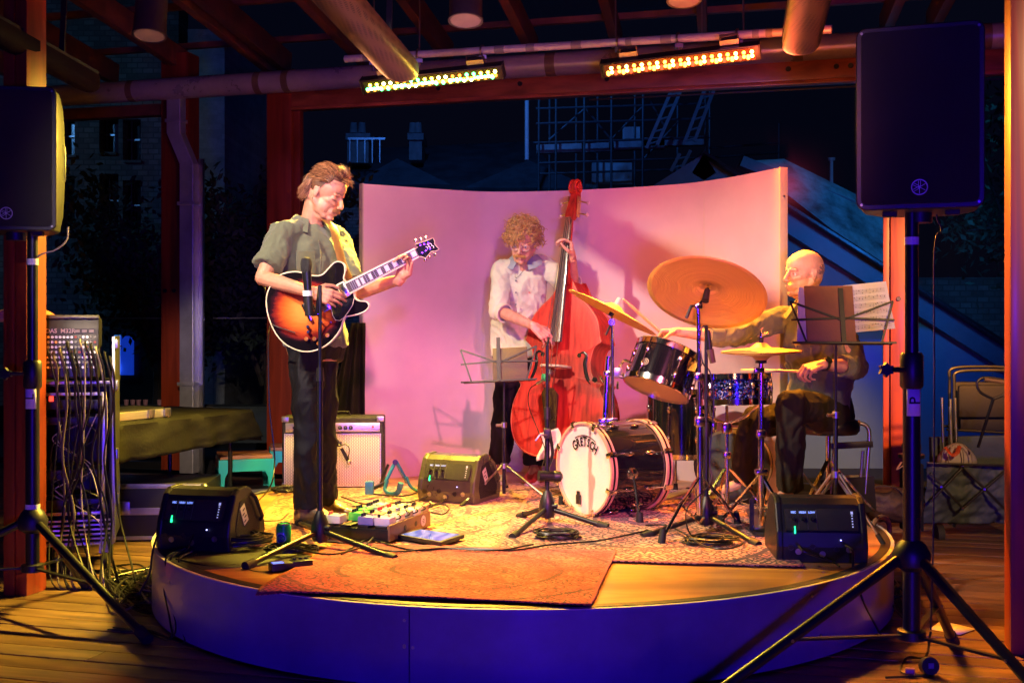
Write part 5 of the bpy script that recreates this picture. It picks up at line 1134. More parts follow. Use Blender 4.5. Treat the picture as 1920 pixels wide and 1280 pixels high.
# hi-hat
hc = P(1427, 657, 5.6); hn = Vector((-.02, -.02, 1)).normalized()
h1, _ = cymbal('hi_hat_cymbal', 'upper bronze hi-hat cymbal, the flat pair left of the sheet music', hc - Z_ * .004, hn, .19, .045, .016)
h2, _ = cymbal('hi_hat_cymbal', 'lower bronze hi-hat cymbal facing the top one, left of the sheet music', hc - Z_ * .010, -hn, .19, .045, .014)
hs_ = thing('hi_hat_stand', 'chrome hi-hat stand left of the drummer leg with a clutch on top', 'cymbal stand', (hc.x, hc.y, ST)); b = Vector((hc.x, hc.y, ST))
MB().cyl(hc + Z_ * -.02, hc + Z_ * .10, .004, seg=8).build('pull_rod', CHR, hs_); MB().cyl(hc + Z_ * .03, hc + Z_ * .065, .012, seg=12).build('clutch', BK, hs_); MB().cyl(hc + Z_ * .06, hc + Z_ * .085, .009, seg=12).build('clutch', CHR, hs_); MB().cyl(hc + Z_ * .075, hc + Vector((.035, -.01, .085)), .005, seg=8).build('wing_nut', CHR, hs_)
MB().cyl(hc - Z_ * .06, hc - Z_ * .035, .028, .022, 14).build('seat_cup', BK, hs_)
MB().cyl(b + Z_ * .04, b + Z_ * .48, .0145, seg=14).build('lower_tube', CHR, hs_); MB().cyl(b + Z_ * .46, hc - Z_ * .055, .0115, seg=12).build('upper_tube', CHR, hs_); MB().box(tuple(hc - Z_ * .095 - X_ * .01), (.05, .035, .03), None, .008).build('memory_lock', CHR, hs_); MB().box(tuple(b + Z_ * .48), (.045, .045, .04), None, .01).build('clamp_ring', CHR, hs_)
for f_ in (S(1352, 985) + Z_ * .01, S(1495, 1012), S(1440, 945)):
    h0 = b + Z_ * .29; f_ = Vector(f_); MB().bar(h0, f_ + Z_ * .015, .018, .010).build('leg', CHR, hs_); MB().bar(b + Z_ * .13, h0.lerp(f_, .55), .014, .006).build('brace', CHR, hs_); MB().box(tuple(f_ + Z_ * .02), (.035, .035, .045), None, .01).build('rubber_foot', RUB, hs_)
MB().box((b.x, b.y, ST + .30), (.06, .06, .03), None, .01).build('hub', CHR, hs_)
for s_ in (-1, 1): MB().bar(b + Vector((s_ * .045, 0, .02)), b + Vector((s_ * .045, 0, .17)), .01, .02).build('side_frame', BM, hs_)
MB().box((b.x, b.y - .01, ST + .012), (.11, .24, .012), None, .004).build('base_plate', BM, hs_); MB().box((0, 0, 0), (.075, .24, .012), Matrix.Translation((b.x, b.y + .08, ST + .06)) @ Matrix.Rotation(R(14), 4, 'X'), .003).build('foot_pedal', STL, hs_)
# kick pedal
kp = thing('kick_pedal', 'chrome kick pedal behind the bass drum', 'pedal', kc + ax * .52 - Z_ * .25); q0 = Vector((kc.x, kc.y, ST)) + ax * .44
MB(Matrix.Translation(q0) @ rotz(math.atan2(ax.y, ax.x))).box((.16, 0, .04), (.28, .08, .012), Matrix.Rotation(R(-8), 4, 'Y'), .003).build('foot_board', STL, kp)
for s_ in (-1, 1): MB(Matrix.Translation(q0) @ rotz(math.atan2(ax.y, ax.x))).bar((0, s_ * .05, .01), (0, s_ * .05, .22), .014, .014).build('upright', CHR, kp)
MB(Matrix.Translation(q0) @ rotz(math.atan2(ax.y, ax.x))).cyl((0, -.06, .215), (0, .06, .215), .009, seg=10).build('axle', CHR, kp); MB(Matrix.Translation(q0) @ rotz(math.atan2(ax.y, ax.x))).cyl((0, 0, .215), (-.04, 0, .33), .004, seg=8).build('beater_shaft', CHR, kp); MB(Matrix.Translation(q0) @ rotz(math.atan2(ax.y, ax.x))).ball((-.04, 0, .345), .024).build('beater', mat('cream_felt2', (.6, .55, .45), .9), kp)
# throne
th = thing('drum_throne', 'round black drum stool under the drummer', 'stool', (1.70, 6.3, ST)); tb0 = Vector((1.70, 6.28, ST))
MB().lathe([(0, .42), (.15, .42), (.165, .44), (.165, .475), (.15, .495), (0, .50)], Matrix.Translation(tb0), 32, caps=False).build('seat', mat('black_vinyl', (.012, .012, .013), .3, coat=.3), th); MB().cyl(tb0 + Z_ * .12, tb0 + Z_ * .42, .014, seg=12).build('post', CHR, th)
for a_ in (100, 220, 340): u = Vector((math.cos(R(a_)), math.sin(R(a_)), 0)); MB().bar(tb0 + Z_ * .28, tb0 + u * .24 + Z_ * .015, .02, .01).build('leg', CHR, th)
# round soft case with a white stripe behind the snare stand
rcv = MB(); rm = frame(P(1375, 870, 6.75), (.86, -.3, .0), (0, 0, 1), (-.5, -.86, 0)); t = thing('drum_case', 'round grey soft drum case with a pale stripe behind the snare stand', 'case', P(1375, 905, 6.75))
MB(rm).lathe([(0, -.09), (.19, -.09), (.205, -.07), (.205, .07), (.19, .09), (0, .09)], None, 40, caps=False).build('case_body', mat('grey_nylon', (.06, .065, .06), .7, bump=.3), t); MB(rm).lathe([(.2055, -.045), (.2075, -.045), (.2075, -.015), (.2055, -.015)], None, 40, caps=False).build('pale_stripe', mat('cream_webbing', (.6, .5, .38), .7), t)
MB(rm).tube([(-.06, .205, 0), (-.05, .235, 0), (.05, .235, 0), (.06, .205, 0)], .01, 8).build('handle', BK, t)
# ================================================================== PEOPLE
def cap(mb, p0, p1, r0, r1=None, seg=12, flat0=False, flat1=False):
    p0, p1 = Vector(p0), Vector(p1); r1 = r0 if r1 is None else r1; d = p1 - p0; L = max(d.length, 1e-5); M = zframe(p0, d if d.length > 1e-6 else (0, 0, 1))
    prof = []
    if flat0: prof += [(r0 * .02, 0), (r0, 0)]
    else: prof += [(max(r0 * math.sin(a), 1e-4), -r0 * math.cos(a)) for a in [PI / 2 * k / 3 for k in range(4)]]
    if flat1: prof += [(r1, L), (r1 * .02, L)]
    else: prof += [(max(r1 * math.cos(a), 1e-4), L + r1 * math.sin(a)) for a in [PI / 2 * k / 3 for k in range(4)]]
    return mb.lathe(prof, M, seg)
def ell(mb, M, c, r): return mb.ball(c, r, 40, M)
def loft(mb, secs, seg=24, pw=2.4):
    """secs: (centre, lateral, forward, a, b)"""
    out = []
    for c, u, v, a, b in secs:
        c, u, v = Vector(c), Vector(u).normalized(), Vector(v).normalized(); s_ = []
        for k in range(seg):
            t = 2 * PI * k / seg; x, y = math.cos(t), math.sin(t)
            s_.append(c + u * (a * math.copysign(abs(x) ** (2 / pw), x)) + v * (b * math.copysign(abs(y) ** (2 / pw), y)))
        out.append(s_)
    return mb.ring(out)
def remesh(mb, name, voxel, it, m, parent, disp=None, keep=None):
    me = bpy.data.meshes.new('tmp'); me.from_pydata([tuple(v) for v in mb.v], [], mb.f); me.update()
    bm = bmesh.new(); bm.from_mesh(me); bmesh.ops.recalc_face_normals(bm, faces=bm.faces[:]); bm.to_mesh(me); bm.free()
    o = bpy.data.objects.new('tmp', me); COL.objects.link(o)
    q = o.modifiers.new('r', 'REMESH'); q.mode = 'VOXEL'; q.voxel_size = voxel
    q = o.modifiers.new('s', 'SMOOTH'); q.factor = .5; q.iterations = it
    bpy.context.view_layer.update(); dg = bpy.context.evaluated_depsgraph_get(); out = bpy.data.meshes.new_from_object(o.evaluated_get(dg)); bpy.data.objects.remove(o)
    n = len(out.vertices); co = np.empty(n * 3, 'f'); out.vertices.foreach_get('co', co); co = co.reshape(-1, 3)
    if disp is not None:
        nr = np.empty(n * 3, 'f'); out.vertex_normals.foreach_get('vector', nr); nr = nr.reshape(-1, 3); co = co + nr * disp(co)[:, None]
    if parent is not None and parent.name in WM:
        t = WM[parent.name].translation; co = co - np.array(t, 'f')
    out.vertices.foreach_set('co', co.astype('f').ravel()); out.update(); out.name = name
    out.polygons.foreach_set('use_smooth', [True] * len(out.polygons))
    return link(name, out, m, parent)
def folds(amp=.006, sx=(9, 9, 5), seed=0., fine=.3):
    def f(co):
        r = np.empty(len(co), 'f')
        for i, p in enumerate(co):
            a = noise.noise(Vector((p[0] * sx[0] + seed, p[1] * sx[1], p[2] * sx[2]))); w = noise.noise(Vector((p[0] * 4, p[1] * 4 + seed, p[2] * 4)))
            b = noise.noise(Vector((p[0] * sx[0] * 2.3 + w * 3, p[1] * sx[1] * 2.3, p[2] * sx[2] * 2.6 + seed)))
            r[i] = amp * ((.55 - abs(a) * 2.6) * 1. + fine * (.5 - abs(b) * 2.2))
        return r
    return f
def skinmat(name, c):
    m = mat(name, c, .48, var=.20, scale=22, bump=.16, bscale=260, sss=.12, rvar=.08); return m
SK1 = skinmat('skin_warm', (.46, .215, .14)); SK2 = skinmat('skin_pink', (.52, .27, .19)); SK3 = skinmat('skin_light', (.56, .31, .22))
LIP = mat('lip_skin', (.45, .16, .13), .4); EYE = mat('eye_white', (.6, .58, .55), .15, coat=.5); IRIS = mat('iris_dark', (.03, .04, .05), .1, coat=1)
def ortho(f, up=(0, 0, 1)):
    f = Vector(f).normalized(); u = Vector(up); u = (u - f * f.dot(u)).normalized(); l = u.cross(f); return f, l, u
def head_prims(mb, M, s=1.0, jaw=1.0, brow=1.0):
    E = lambda c, r: ell(mb, M @ Matrix.Scale(s, 4), c, r)
    def C(a, b, r0, r1=None): cap(mb, M @ (Vector(a) * s), M @ (Vector(b) * s), r0 * s, None if r1 is None else r1 * s)
    E((-.012, 0, .028), (.097, .077, .086)); E((.018, 0, .035), (.074, .069, .066)); E((.032, 0, -.028), (.050, .056, .074)); E((-.03, 0, -.015), (.07, .068, .07))
    for y in (-1, 1):
        C((-.008, y * .058, -.05), (.052 * 1, y * .026, -.102), .019, .017 * jaw); C((.052, y * .044, -.026), (.075, y * .022, -.034), .013, .010)
        C((.074, y * .042, .010), (.086, y * .012, .014), .0065 * brow, .0075 * brow)
        E((-.010, y * .074, -.012), (.016, .0075, .028)); C((.0, y * .075, .010), (-.020, y * .081, .008), .0045); C((-.020, y * .081, .008), (-.016, y * .078, -.026), .0045, .004)
        E((.101, y * .0115, -.043), (.010, .0075, .0075))
        C((.088, y * .022, -.071), (.098, y * .004, -.066), .0045, .006); C((.086, y * .020, -.074), (.095, y * .003, -.079), .0045, .0068)
        E((.066, y * .031, -.010), (.0145, .016, .0125))
    C((.082, 0, .010), (.108, 0, -.034), .0085, .0115); E((.110, 0, -.038), (.0105, .011, .0095)); E((.068, 0, -.105), (.023, .024, .018)); [E((.022, y * .030, -.062), (.046, .032, .046)) for y in (-1, 1)]; E((.062, 0, -.075), (.03, .034, .03))
    C((.04, 0, -.105), (-.015, 0, -.115), .03, .035)
def face_parts(body, M, s=1.0, shut=False, browm=None, browz=.019):
    A = M @ Matrix.Scale(s, 4)
    for y in (-1, 1):
        if not shut:
            e = MB().ball((.0695, y * .031, -.010), .0125, 14, A).build('eye', EYE, body); MB().ball((.0795, y * .0325, -.010), (.0032, .0052, .0052), 10, A).build('iris', IRIS, e)
            MB().tube([A @ Vector(p) for p in ((.072, y * .046, -.008), (.081, y * .036, -.0035), (.083, y * .026, -.0045), (.078, y * .017, -.011))], .0017 * s, 5).build('eyelid', LIP, body)
        else:
            MB().tube([A @ Vector(p) for p in ((.070, y * .046, -.013), (.080, y * .037, -.0165), (.082, y * .026, -.0165), (.077, y * .017, -.013))], .0016 * s, 5).build('eyelash', IRIS, body)
        b = MB(); rnd = random.Random(3)
        for k in range(26):
            q = k / 25; p = Vector((.0895 - .014 * q ** 2, y * (.014 + .034 * q), browz + .003 * math.sin(q * 3) - .002)); d = Vector((-.002, y * .006, .002 + rnd.uniform(-.001, .001))); b.tube([A @ p, A @ (p + d * .6 + Vector((.001, 0, .001))), A @ (p + d)], [.0014 * s, .0013 * s, .0004], 4)
        b.build('eyebrow', browm, body)
    MB().tube([A @ Vector(p) for p in ((.090, -.021, -.0725), (.0985, -.008, -.0715), (.0995, 0, -.0725), (.0985, .008, -.0715), (.090, .021, -.0725))], .0022 * s, 5).build('mouth_line', LIP, body)
def moustache(body, M, s, m, n=150, w=.03, seed=1):
    A = M @ Matrix.Scale(s, 4); r = random.Random(seed); b = MB()
    for k in range(n):
        y = r.uniform(-w, w); q = abs(y) / w; p = Vector((.103 - .016 * q * q, y, -.054 - .006 * q + r.uniform(-.004, .004))); d = Vector((.003, math.copysign(.006, y) * (.3 + q), -.013 + r.uniform(-.002, .002)))
        b.tube([A @ p, A @ (p + d * .5 + Vector((.002, 0, 0))), A @ (p + d)], [.0012 * s, .0012 * s, .0004], 4)
    return b.build('moustache', m, body)
def hand_prims(mb, wrist, d, pn, side, curls, s=1.0, spread=.0, thumb=(.5, .5), thumb_in=.35):
    w = Vector(wrist); d = Vector(d).normalized(); pn = Vector(pn); pn = (pn - d * pn.dot(d)).normalized(); sd = Vector(side); sd = (sd - d * sd.dot(d) - pn * sd.dot(pn)).normalized()
    offs = (.030, .0105, -.0095, -.0285); plen = (.086, .088, .083, .075); ph = ((.043, .025, .020), (.047, .029, .021), (.043, .027, .020), (.034, .021, .018)); rr = (.0082, .0084, .0080, .0072)
    for i in range(4):
        k = w + d * plen[i] * s + sd * offs[i] * s; cap(mb, w + sd * offs[i] * .55 * s, k, .0145 * s, .0105 * s, 10)
        if i < 3: k2 = w + d * (plen[i + 1] - .012) * s + sd * offs[i + 1] * s; cap(mb, k - d * .016 * s, k2, .0105 * s, .0105 * s, 8)
        ang = 0; p = k; dv = (d + sd * spread * offs[i] * 30).normalized()
        for j in range(3):
            ang += curls[i][j]; dd = (dv * math.cos(ang) + pn * math.sin(ang)).normalized(); q = p + dd * ph[i][j] * s; cap(mb, p, q, rr[i] * s * (1 - .08 * j), rr[i] * s * (.93 - .09 * j), 9); p = q
    t0 = w + d * .022 * s + sd * .022 * s + pn * .006 * s; t1 = t0 + (d * .62 + sd * .62 + pn * thumb_in).normalized() * .044 * s; t2 = t1 + (d * .85 + sd * (.35 - thumb[0]) + pn * (thumb_in + thumb[0] * .6)).normalized() * .033 * s; t3 = t2 + (d * .9 + sd * (.1 - thumb[1]) + pn * (thumb_in + thumb[1] * .6)).normalized() * .026 * s
    cap(mb, t0, t1, .0155 * s, .0115 * s, 10); cap(mb, t1, t2, .0108 * s, .0095 * s, 9); cap(mb, t2, t3, .0095 * s, .0078 * s, 9)
    cap(mb, w - d * .015 * s, w + d * .03 * s, .022 * s, .021 * s, 10)
def limb(mb, a, b, c, r, dd=None):
    """shoulder/elbow/wrist or hip/knee/ankle with radii r = (root, mid of upper, joint, mid of lower, end)"""
    a, b, c = Vector(a), Vector(b), Vector(c); m1 = a.lerp(b, .4); m2 = b.lerp(c, .3)
    cap(mb, a, m1, r[0], r[1]); cap(mb, m1, b, r[1], r[2]); cap(mb, b, m2, r[2], r[3]); cap(mb, m2, c, r[3], r[4])
def body_mesh(parent, skin, J, hm, hs=1.0, vox=.0035, extra=None, hands=(), **k):
    mb = MB(); head_prims(mb, hm, hs, **k); f, l, u = J['f'], J['l'], J['u']
    loft(mb, [(J['pelvis'] - u * .10, l, f, .13, .09), (J['pelvis'], l, f, .16, .105), (J['waist'], l, f, .135, .095), (J['chest'], l, f, .155, .105), (J['chest'] + u * .12, l, f, .15, .09), (J['neck'] - u * .02, l, f, .07, .06)], 20, 2.1)
    hb = hm @ (Vector((-.03, 0, -.07)) * hs); cap(mb, J['neck'] - u * .03, hb, .062, .054); cap(mb, J['neck'] - u * .03, J['sl'], .05, .052); cap(mb, J['neck'] - u * .03, J['sr'], .05, .052)
    for q in 'lr':
        limb(mb, J['s' + q], J['e' + q], J['w' + q], (.054, .047, .037, .039, .025)); limb(mb, J['h' + q], J['k' + q], J['a' + q], (.078, .068, .042, .042, .030))
        fd = J['t' + q]; cap(mb, J['a' + q], J['a' + q] + fd * .13 - Z_ * .05, .035, .03)
    for h in hands: hand_prims(mb, **h)
    if extra: extra(mb)
    return remesh(mb, 'body', vox, 5, skin, parent)
def shoe(parent, name, m, sole, ank, toe, L=.27, boot=.0):
    a = Vector(ank); f, l, u = ortho(Vector((toe.x, toe.y, 0)), (0, 0, 1)); h = a.copy(); h.z = ST + .0
    mb = MB(); loft(mb, [(h - f * .075 + Z_ * .04, l, u, .022, .03), (h - f * .055 + Z_ * .047, l, u, .034, .045), (h + f * .02 + Z_ * .055, l, u, .036, .052), (h + f * .09 + Z_ * .045, l, u, .042, .036), (h + f * .15 + Z_ * .036, l, u, .044, .026), (h + f * .19 + Z_ * .03, l, u, .033, .019), (h + f * .21 + Z_ * .027, l, u, .012, .01)], 18, 2.3)
    cap(mb, h + Z_ * .05 - f * .01, h + Z_ * (.13 + boot) - f * .012, .045, .042)
    o = remesh(mb, name, .006, 4, m, parent, folds(.0015, (25, 25, 25), 3.))
    pts = []
    for k in range(24):
        t = 2 * PI * k / 24; x = math.cos(t); w = .046 if x > -.2 else .038; p = h + f * (.066 + .145 * x) + l * (w * math.sin(t) * (1 - .12 * x * x)); pts.append((p.x, p.y))
    MB().prism(pts, .022, None, ST + .003).build('sole', sole, o, bevel=.003); return o
def strands(n, root, flow, L, rad, seed, seg=6, clump=.0, wob=.3):
    """root(r) -> (point, normal) in head space; flow(p, nrm, t) -> direction"""
    r = random.Random(seed); mb = MB()
    for k in range(n):
        p, nn = root(r); l_ = L * r.uniform(.7, 1.2); pts = [p]; j = Vector((r.gauss(0, 1), r.gauss(0, 1), r.gauss(0, 1))) * wob
        for i in range(seg):
            t = i / seg; d = flow(pts[-1], nn, t, r) + j * .25; pts.append(pts[-1] + d.normalized() * l_ / seg)
        mb.tube(pts, [rad * (1 - .8 * (i / seg) ** 2) for i in range(seg + 1)], 4)
    return mb
def cran(az, el, off=0.0):
    c = Vector((-.010, 0, .030)); r = Vector((.097 + off, .078 + off, .086 + off)); d = Vector((math.cos(el) * math.cos(az), math.cos(el) * math.sin(az), math.sin(el))); return c + Vector((d.x * r.x, d.y * r.y, d.z * r.z)), d
def hairmat(name, c1, c2):
    return mat(name, tuple((a + b) / 2 for a, b in zip(c1, c2)), .42, var=.45, scale=60, bump=.2, bscale=300, spec=.6, rvar=.1)

# ------------------------------------------------ guitarist
G = lambda cx, cy, Y=5.60: P(460 + cx / 3.0475, 280 + cy / 3.0475, Y)
gt = thing('person', 'standing guitarist in a short sleeved grey green shirt looking down at his guitar', 'person', (-.98, 5.95, ST), 'musicians on the round stage')
f, l, u = ortho((.55, -.83, 0)); J = dict(f=f, l=l, u=u, pelvis=P(590, 640, 5.97), waist=P(585, 575, 5.95), chest=P(580, 495, 5.93), neck=P(583, 420, 5.94), sr=P(531, 437, 5.80), sl=P(630, 446, 6.06), er=P(492, 521, 5.64), wr=P(585, 548, 5.47), el=P(662, 550, 5.83), wl=P(750, 524, 5.60), hr=P(576, 655, 5.92), hl=P(600, 655, 6.02), kr=P(576, 795, 5.86), kl=P(607, 790, 6.02), ar=P(577, 950, 5.87), al=P(608, 938, 6.1), tr=Vector((.9, -.43, 0)), tl=Vector((.93, -.36, 0)))
hf, hl_, hu = ortho((.86, -.30, -.42), (.1, 0, 1)); HMg = frame(P(611, 360, 5.88), hf, hl_, hu)
c1 = [(.9, .7, .4), (.8, .6, .4), (.7, .6, .4), (.6, .6, .4)]
bg_ = body_mesh(gt, SK1, J, HMg, 1.05, hands=(dict(wrist=J['wr'], d=(.93, .10, -.24), pn=(.1, 1, -.25), side=(.15, 0, 1), curls=[(.35, .45, .3), (.4, .5, .3), (.45, .5, .35), (.5, .55, .4)], s=1.02, thumb=(.1, .2), thumb_in=.25), dict(wrist=J['wl'], d=(.34, -.25, .90), pn=(-.50, -.78, -.0), side=(.85, 0, -.2), curls=[(.5, 1.0, .7), (.6, 1.0, .7), (.7, 1.0, .7), (.8, 1.0, .7)], s=1.0, thumb=(.3, .1), thumb_in=.1)))
HB1 = hairmat('brown_hair', (.12, .045, .018), (.40, .17, .07)); face_parts(bg_, HMg, 1.05, True, HB1); moustache(bg_, HMg, 1.05, HB1, 200, .033)
def g_root(r):
    while True:
        az = r.uniform(-PI, PI); el = r.uniform(-.55, PI / 2); 
        if abs(az) < 1.0 and el < .52 + .15 * abs(az): continue
        if el < .02 and abs(az) < 1.5: continue
        if el < .16 and abs(az) < 1.95: continue
        return cran(az, el, .002)
def g_flow(p, n, t, r):
    back = Vector((-1, 0, -.15)); c = Vector((-.010, 0, .030)); o = (p - c).normalized(); tang = back - o * back.dot(o)
    front = 1 if (n.x > .45) else 0
    if front: return o * (.9 - .9 * t) + Vector((.25 - 1.3 * t, -.2, .15)) + (Vector((1.3, -.2, -.4)) if n.z < .75 and abs(n.y) < .35 else Vector())
    if n.x < -.35: return o * (.28 - .5 * t) + Vector((-.1, 0, -1)) 
    return tang.normalized() + o * (.5 - .55 * t) + Vector((0, 0, -.3 * t))
hm = MB(); cp_ = []
for j in range(9):
    el = -.5 + (PI / 2 + .5) * j / 8.; row = []
    for i in range(32):
        az = 2 * PI * i / 32 - PI; e2 = el; t_ = min(1, max(0, (abs(az) - .95) / .75)); lim = .52 - 1.1 * t_ * t_ * (3 - 2 * t_); e2 = lim + (PI / 2 - lim) * j / 8.; row.append(cran(az, e2, .003 + .012 * max(0, math.sin(e2)) ** 2)[0])
    cp_.append(row)
A1 = HMg @ Matrix.Scale(1.05, 4); hm.ring([[A1 @ p for p in row] for row in cp_], caps=False); hr = hm.build('hair', hairmat('hair_underlayer', (.05, .02, .01), (.14, .055, .025)), bg_, smooth=80)
HBd = hairmat('dark_brown_hair', (.04, .015, .008), (.12, .045, .02)); HBl = hairmat('light_brown_hair', (.30, .13, .05), (.60, .32, .15))
for n_s, sd_h, m_h in ((2100, 5, HB1), (1500, 15, HBd), (900, 25, HBl)): s1 = strands(n_s, g_root, g_flow, .056, .00115, sd_h, 6, wob=.5); s1.v = [tuple(A1 @ Vector(v)) for v in s1.v]; s1.build('hair_strands', m_h, hr)
s1 = strands(420, lambda r: cran(r.choice((-1, 1)) * r.uniform(2.2, PI), r.uniform(-.65, .1), .002), lambda p, n, t, r: Vector((-.12 - .55 * t * t, 0, -1)) + n * (.25 - .4 * t), .062, .0022, 8, 6); s1.v = [tuple(A1 @ Vector(v)) for v in s1.v]; s1.build('hair_strands', HB1, hr)
MB().torus(zframe(A1 @ Vector((-.004, -.087, -.047)), (1, 0, 0)), .006, .0011, 12, 4).build('earring', STL, bg_)
# shirt
SHM = mat('grey_green_linen', (.085, .098, .06), .85, var=.12, scale=30, bump=.35, bscale=260, sheen=.2)
mb = MB(); n0 = J['neck']
def shirt(J, hem, arm_r, al_r, hemA=.17, hemB=.125, wA=.150, wB=.115, cA=.172, cB=.125, sleeve='short', sw=(.078, .074)):
    mb = MB(); f, l, u = J['f'], J['l'], J['u']
    loft(mb, [(hem, l, f, hemA, hemB), (hem.lerp(J['waist'], .6), l, f, (hemA + wA) / 2, (hemB + wB) / 2), (J['waist'], l, f, wA + .012, wB), (J['chest'], l, f, cA, cB), (J['chest'] + u * .09, l, f, cA - .002, cB - .008), (J['chest'] + u * .15, l, f, cA - .03, .09), (J['neck'] - u * .01, l, f, .082, .07), (J['neck'] + u * .012, l, f, .066, .06)], 28, 2.3)
    for q, e in (('r', arm_r), ('l', al_r)):
        s_, el_, wr_ = J['s' + q], J['e' + q], J['w' + q]; cap(mb, n0_(J) - u * .02, s_ - u * .008, .06, .066)
        if e <= 1: cap(mb, s_, s_.lerp(el_, e), .070, sw[1], 16, flat1=True)
        else: cap(mb, s_, el_, .068, .058, 16); cap(mb, el_, el_.lerp(wr_, e - 1), .060, .050, 16, flat1=True)
    return mb
n0_ = lambda J: J['neck']
hem = P(594, 650, 5.97)
sh_ = remesh(shirt(J, hem, .78, .86), 'shirt', .0065, 3, SHM, gt, folds(.010, (10, 10, 6), 2., .5)); 
def collar(parent, J, m, w=.078, h=.045, open_=.5, tw=0):
    f, l, u = J['f'], J['l'], J['u']; c = J['neck'] + u * .018; secs = []
    for k in range(25):
        t = open_ + (2 * PI - 2 * open_) * k / 24; r_ = .070; d = f * math.cos(t) * .95 + l * math.sin(t); e = abs(math.cos(t / 2)) 
        base = c + d * r_ * 1.0 - f * .004 + u * (-.028 * max(0, math.cos(t))); top_ = base + u * h * .62 + d * .004; out = base + d * (.042 + .030 * max(0, math.cos(t))) - u * (.010 + .044 * max(0, math.cos(t)))
        secs.append([base, top_, top_ + d * .004, out + d * .004, out, base + d * .006])
    return MB().ring(secs).build('collar', m, parent, smooth=60)
collar(sh_, J, SHM)
def on_front(J, x, z, out=.128): return J['chest'] + J['l'] * x + J['u'] * z + J['f'] * out
MB(frame(on_front(J, -.075, .0, .128), J['l'], J['u'], J['f'])).box((0, 0, 0), (.10, .115, .006), None, .003).build('chest_pocket', SHM, sh_)
MB().tube(crom([on_front(J, 0, .11, .115), on_front(J, .0, .04, .138), on_front(J, .0, -.06, .136), on_front(J, 0, -.16, .122)], 5), .011, 6, flat=.3).build('button_placket', SHM, sh_)
# trousers
def trousers(J, name, m, parent, r, top, seat=None, disp=None, pel=(.158, .125)):
    mb = MB(); f, l, u = J['f'], J['l'], J['u']; loft(mb, [(J['pelvis'] - u * .10, l, f, pel[0] - .02, pel[1] - .015), (J['pelvis'] - u * .02, l, f, *pel), (top, l, f, pel[0] - .02, pel[1] - .012)], 24, 2.2)
    for q in 'rl':
        h, k, a = J['h' + q], J['k' + q], J['a' + q]; m1 = h.lerp(k, .45); e = a - Z_ * r[5]; cap(mb, h, m1, r[0], r[1], 16); cap(mb, m1, k, r[1], r[2], 16); cap(mb, k, k.lerp(e, .4), r[2], r[3], 16); cap(mb, k.lerp(e, .4), e, r[3], r[4], 16, flat1=True)
    return remesh(mb, name, .0075, 3, m, parent, disp or folds(.013, (9, 9, 4.5), 5., .4))
TRM = mat('navy_black_trousers', (.006, .006, .009), .6, var=.25, bump=.25, bscale=200, spec=.2)
trousers(J, 'trousers', TRM, gt, (.092, .084, .068, .066, .070, .01), P(590, 610, 5.97))
LEA = mat('tan_boot_leather', (.16, .105, .055), .35, var=.3, bump=.1, coat=.2)
SOL = mat('dark_sole', (.03, .022, .016), .6)
shoe(gt, 'boot', LEA, SOL, J['ar'] , J['tr']); shoe(gt, 'boot', LEA, SOL, J['al'], J['tl'])
# ------------------------------------------------ electric guitar
gu = thing('electric_guitar', 'sunburst semi-hollow electric guitar with cream binding held by the guitarist', 'guitar', G(360, 900))
def sunburst():
    m, nt, b = _nt('sunburst_lacquer'); n = nt.nodes; l_ = nt.links; tc = n.new('ShaderNodeTexCoord'); mp = n.new('ShaderNodeMapping'); mp.inputs['Scale'].default_value = (5.0, .0, 5.6); mp.inputs['Location'].default_value = (.0, 0, .10); mp.inputs['Rotation'].default_value = (0, R(-27), 0)
    l_.new(tc.outputs['Object'], mp.inputs[0]); le = n.new('ShaderNodeVectorMath'); le.operation = 'LENGTH'; l_.new(mp.outputs[0], le.inputs[0])
    no = n.new('ShaderNodeTexNoise'); no.inputs['Scale'].default_value = 18; no.inputs['Detail'].default_value = 5; ms = n.new('ShaderNodeMapping'); ms.inputs['Scale'].default_value = (1, 1, 4); ms.inputs['Rotation'].default_value = (0, R(60), 0); l_.new(tc.outputs['Object'], ms.inputs[0]); l_.new(ms.outputs[0], no.inputs[0])
    ad = n.new('ShaderNodeMath'); ad.operation = 'MULTIPLY_ADD'; ad.inputs[1].default_value = .22; l_.new(no.outputs[0], ad.inputs[0]); l_.new(le.outputs['Value'], ad.inputs[2])
    r = n.new('ShaderNodeValToRGB'); e = r.color_ramp.elements; e[0].position = .30; e[0].color = (.78, .25, .05, 1); e[1].position = 1.0; e[1].color = (.006, .004, .006, 1)
    for p_, c_ in ((.60, (.62, .12, .02, 1)), (.80, (.22, .018, .012, 1)), (.92, (.03, .006, .012, 1))): x = e.new(p_); x.color = c_
    l_.new(ad.outputs[0], r.inputs[0]); l_.new(r.outputs[0], b.inputs['Base Color']); b.inputs['Roughness'].default_value = .13; b.inputs['Coat Weight'].default_value = 1; b.inputs['Coat Roughness'].default_value = .03; return m
ol = [(235, 705), (300, 700), (390, 722), (440, 715), (475, 680), (508, 648), (540, 642), (565, 660), (569, 700), (562, 738), (580, 762), (616, 815), (628, 850), (650, 865), (690, 870), (706, 892), (692, 918), (655, 938), (605, 950), (572, 957), (556, 985), (543, 1025), (510, 1075), (460, 1120), (400, 1148), (340, 1155), (280, 1140), (220, 1105), (170, 1045), (137, 970), (122, 900), (124, 830), (150, 770), (190, 725)]
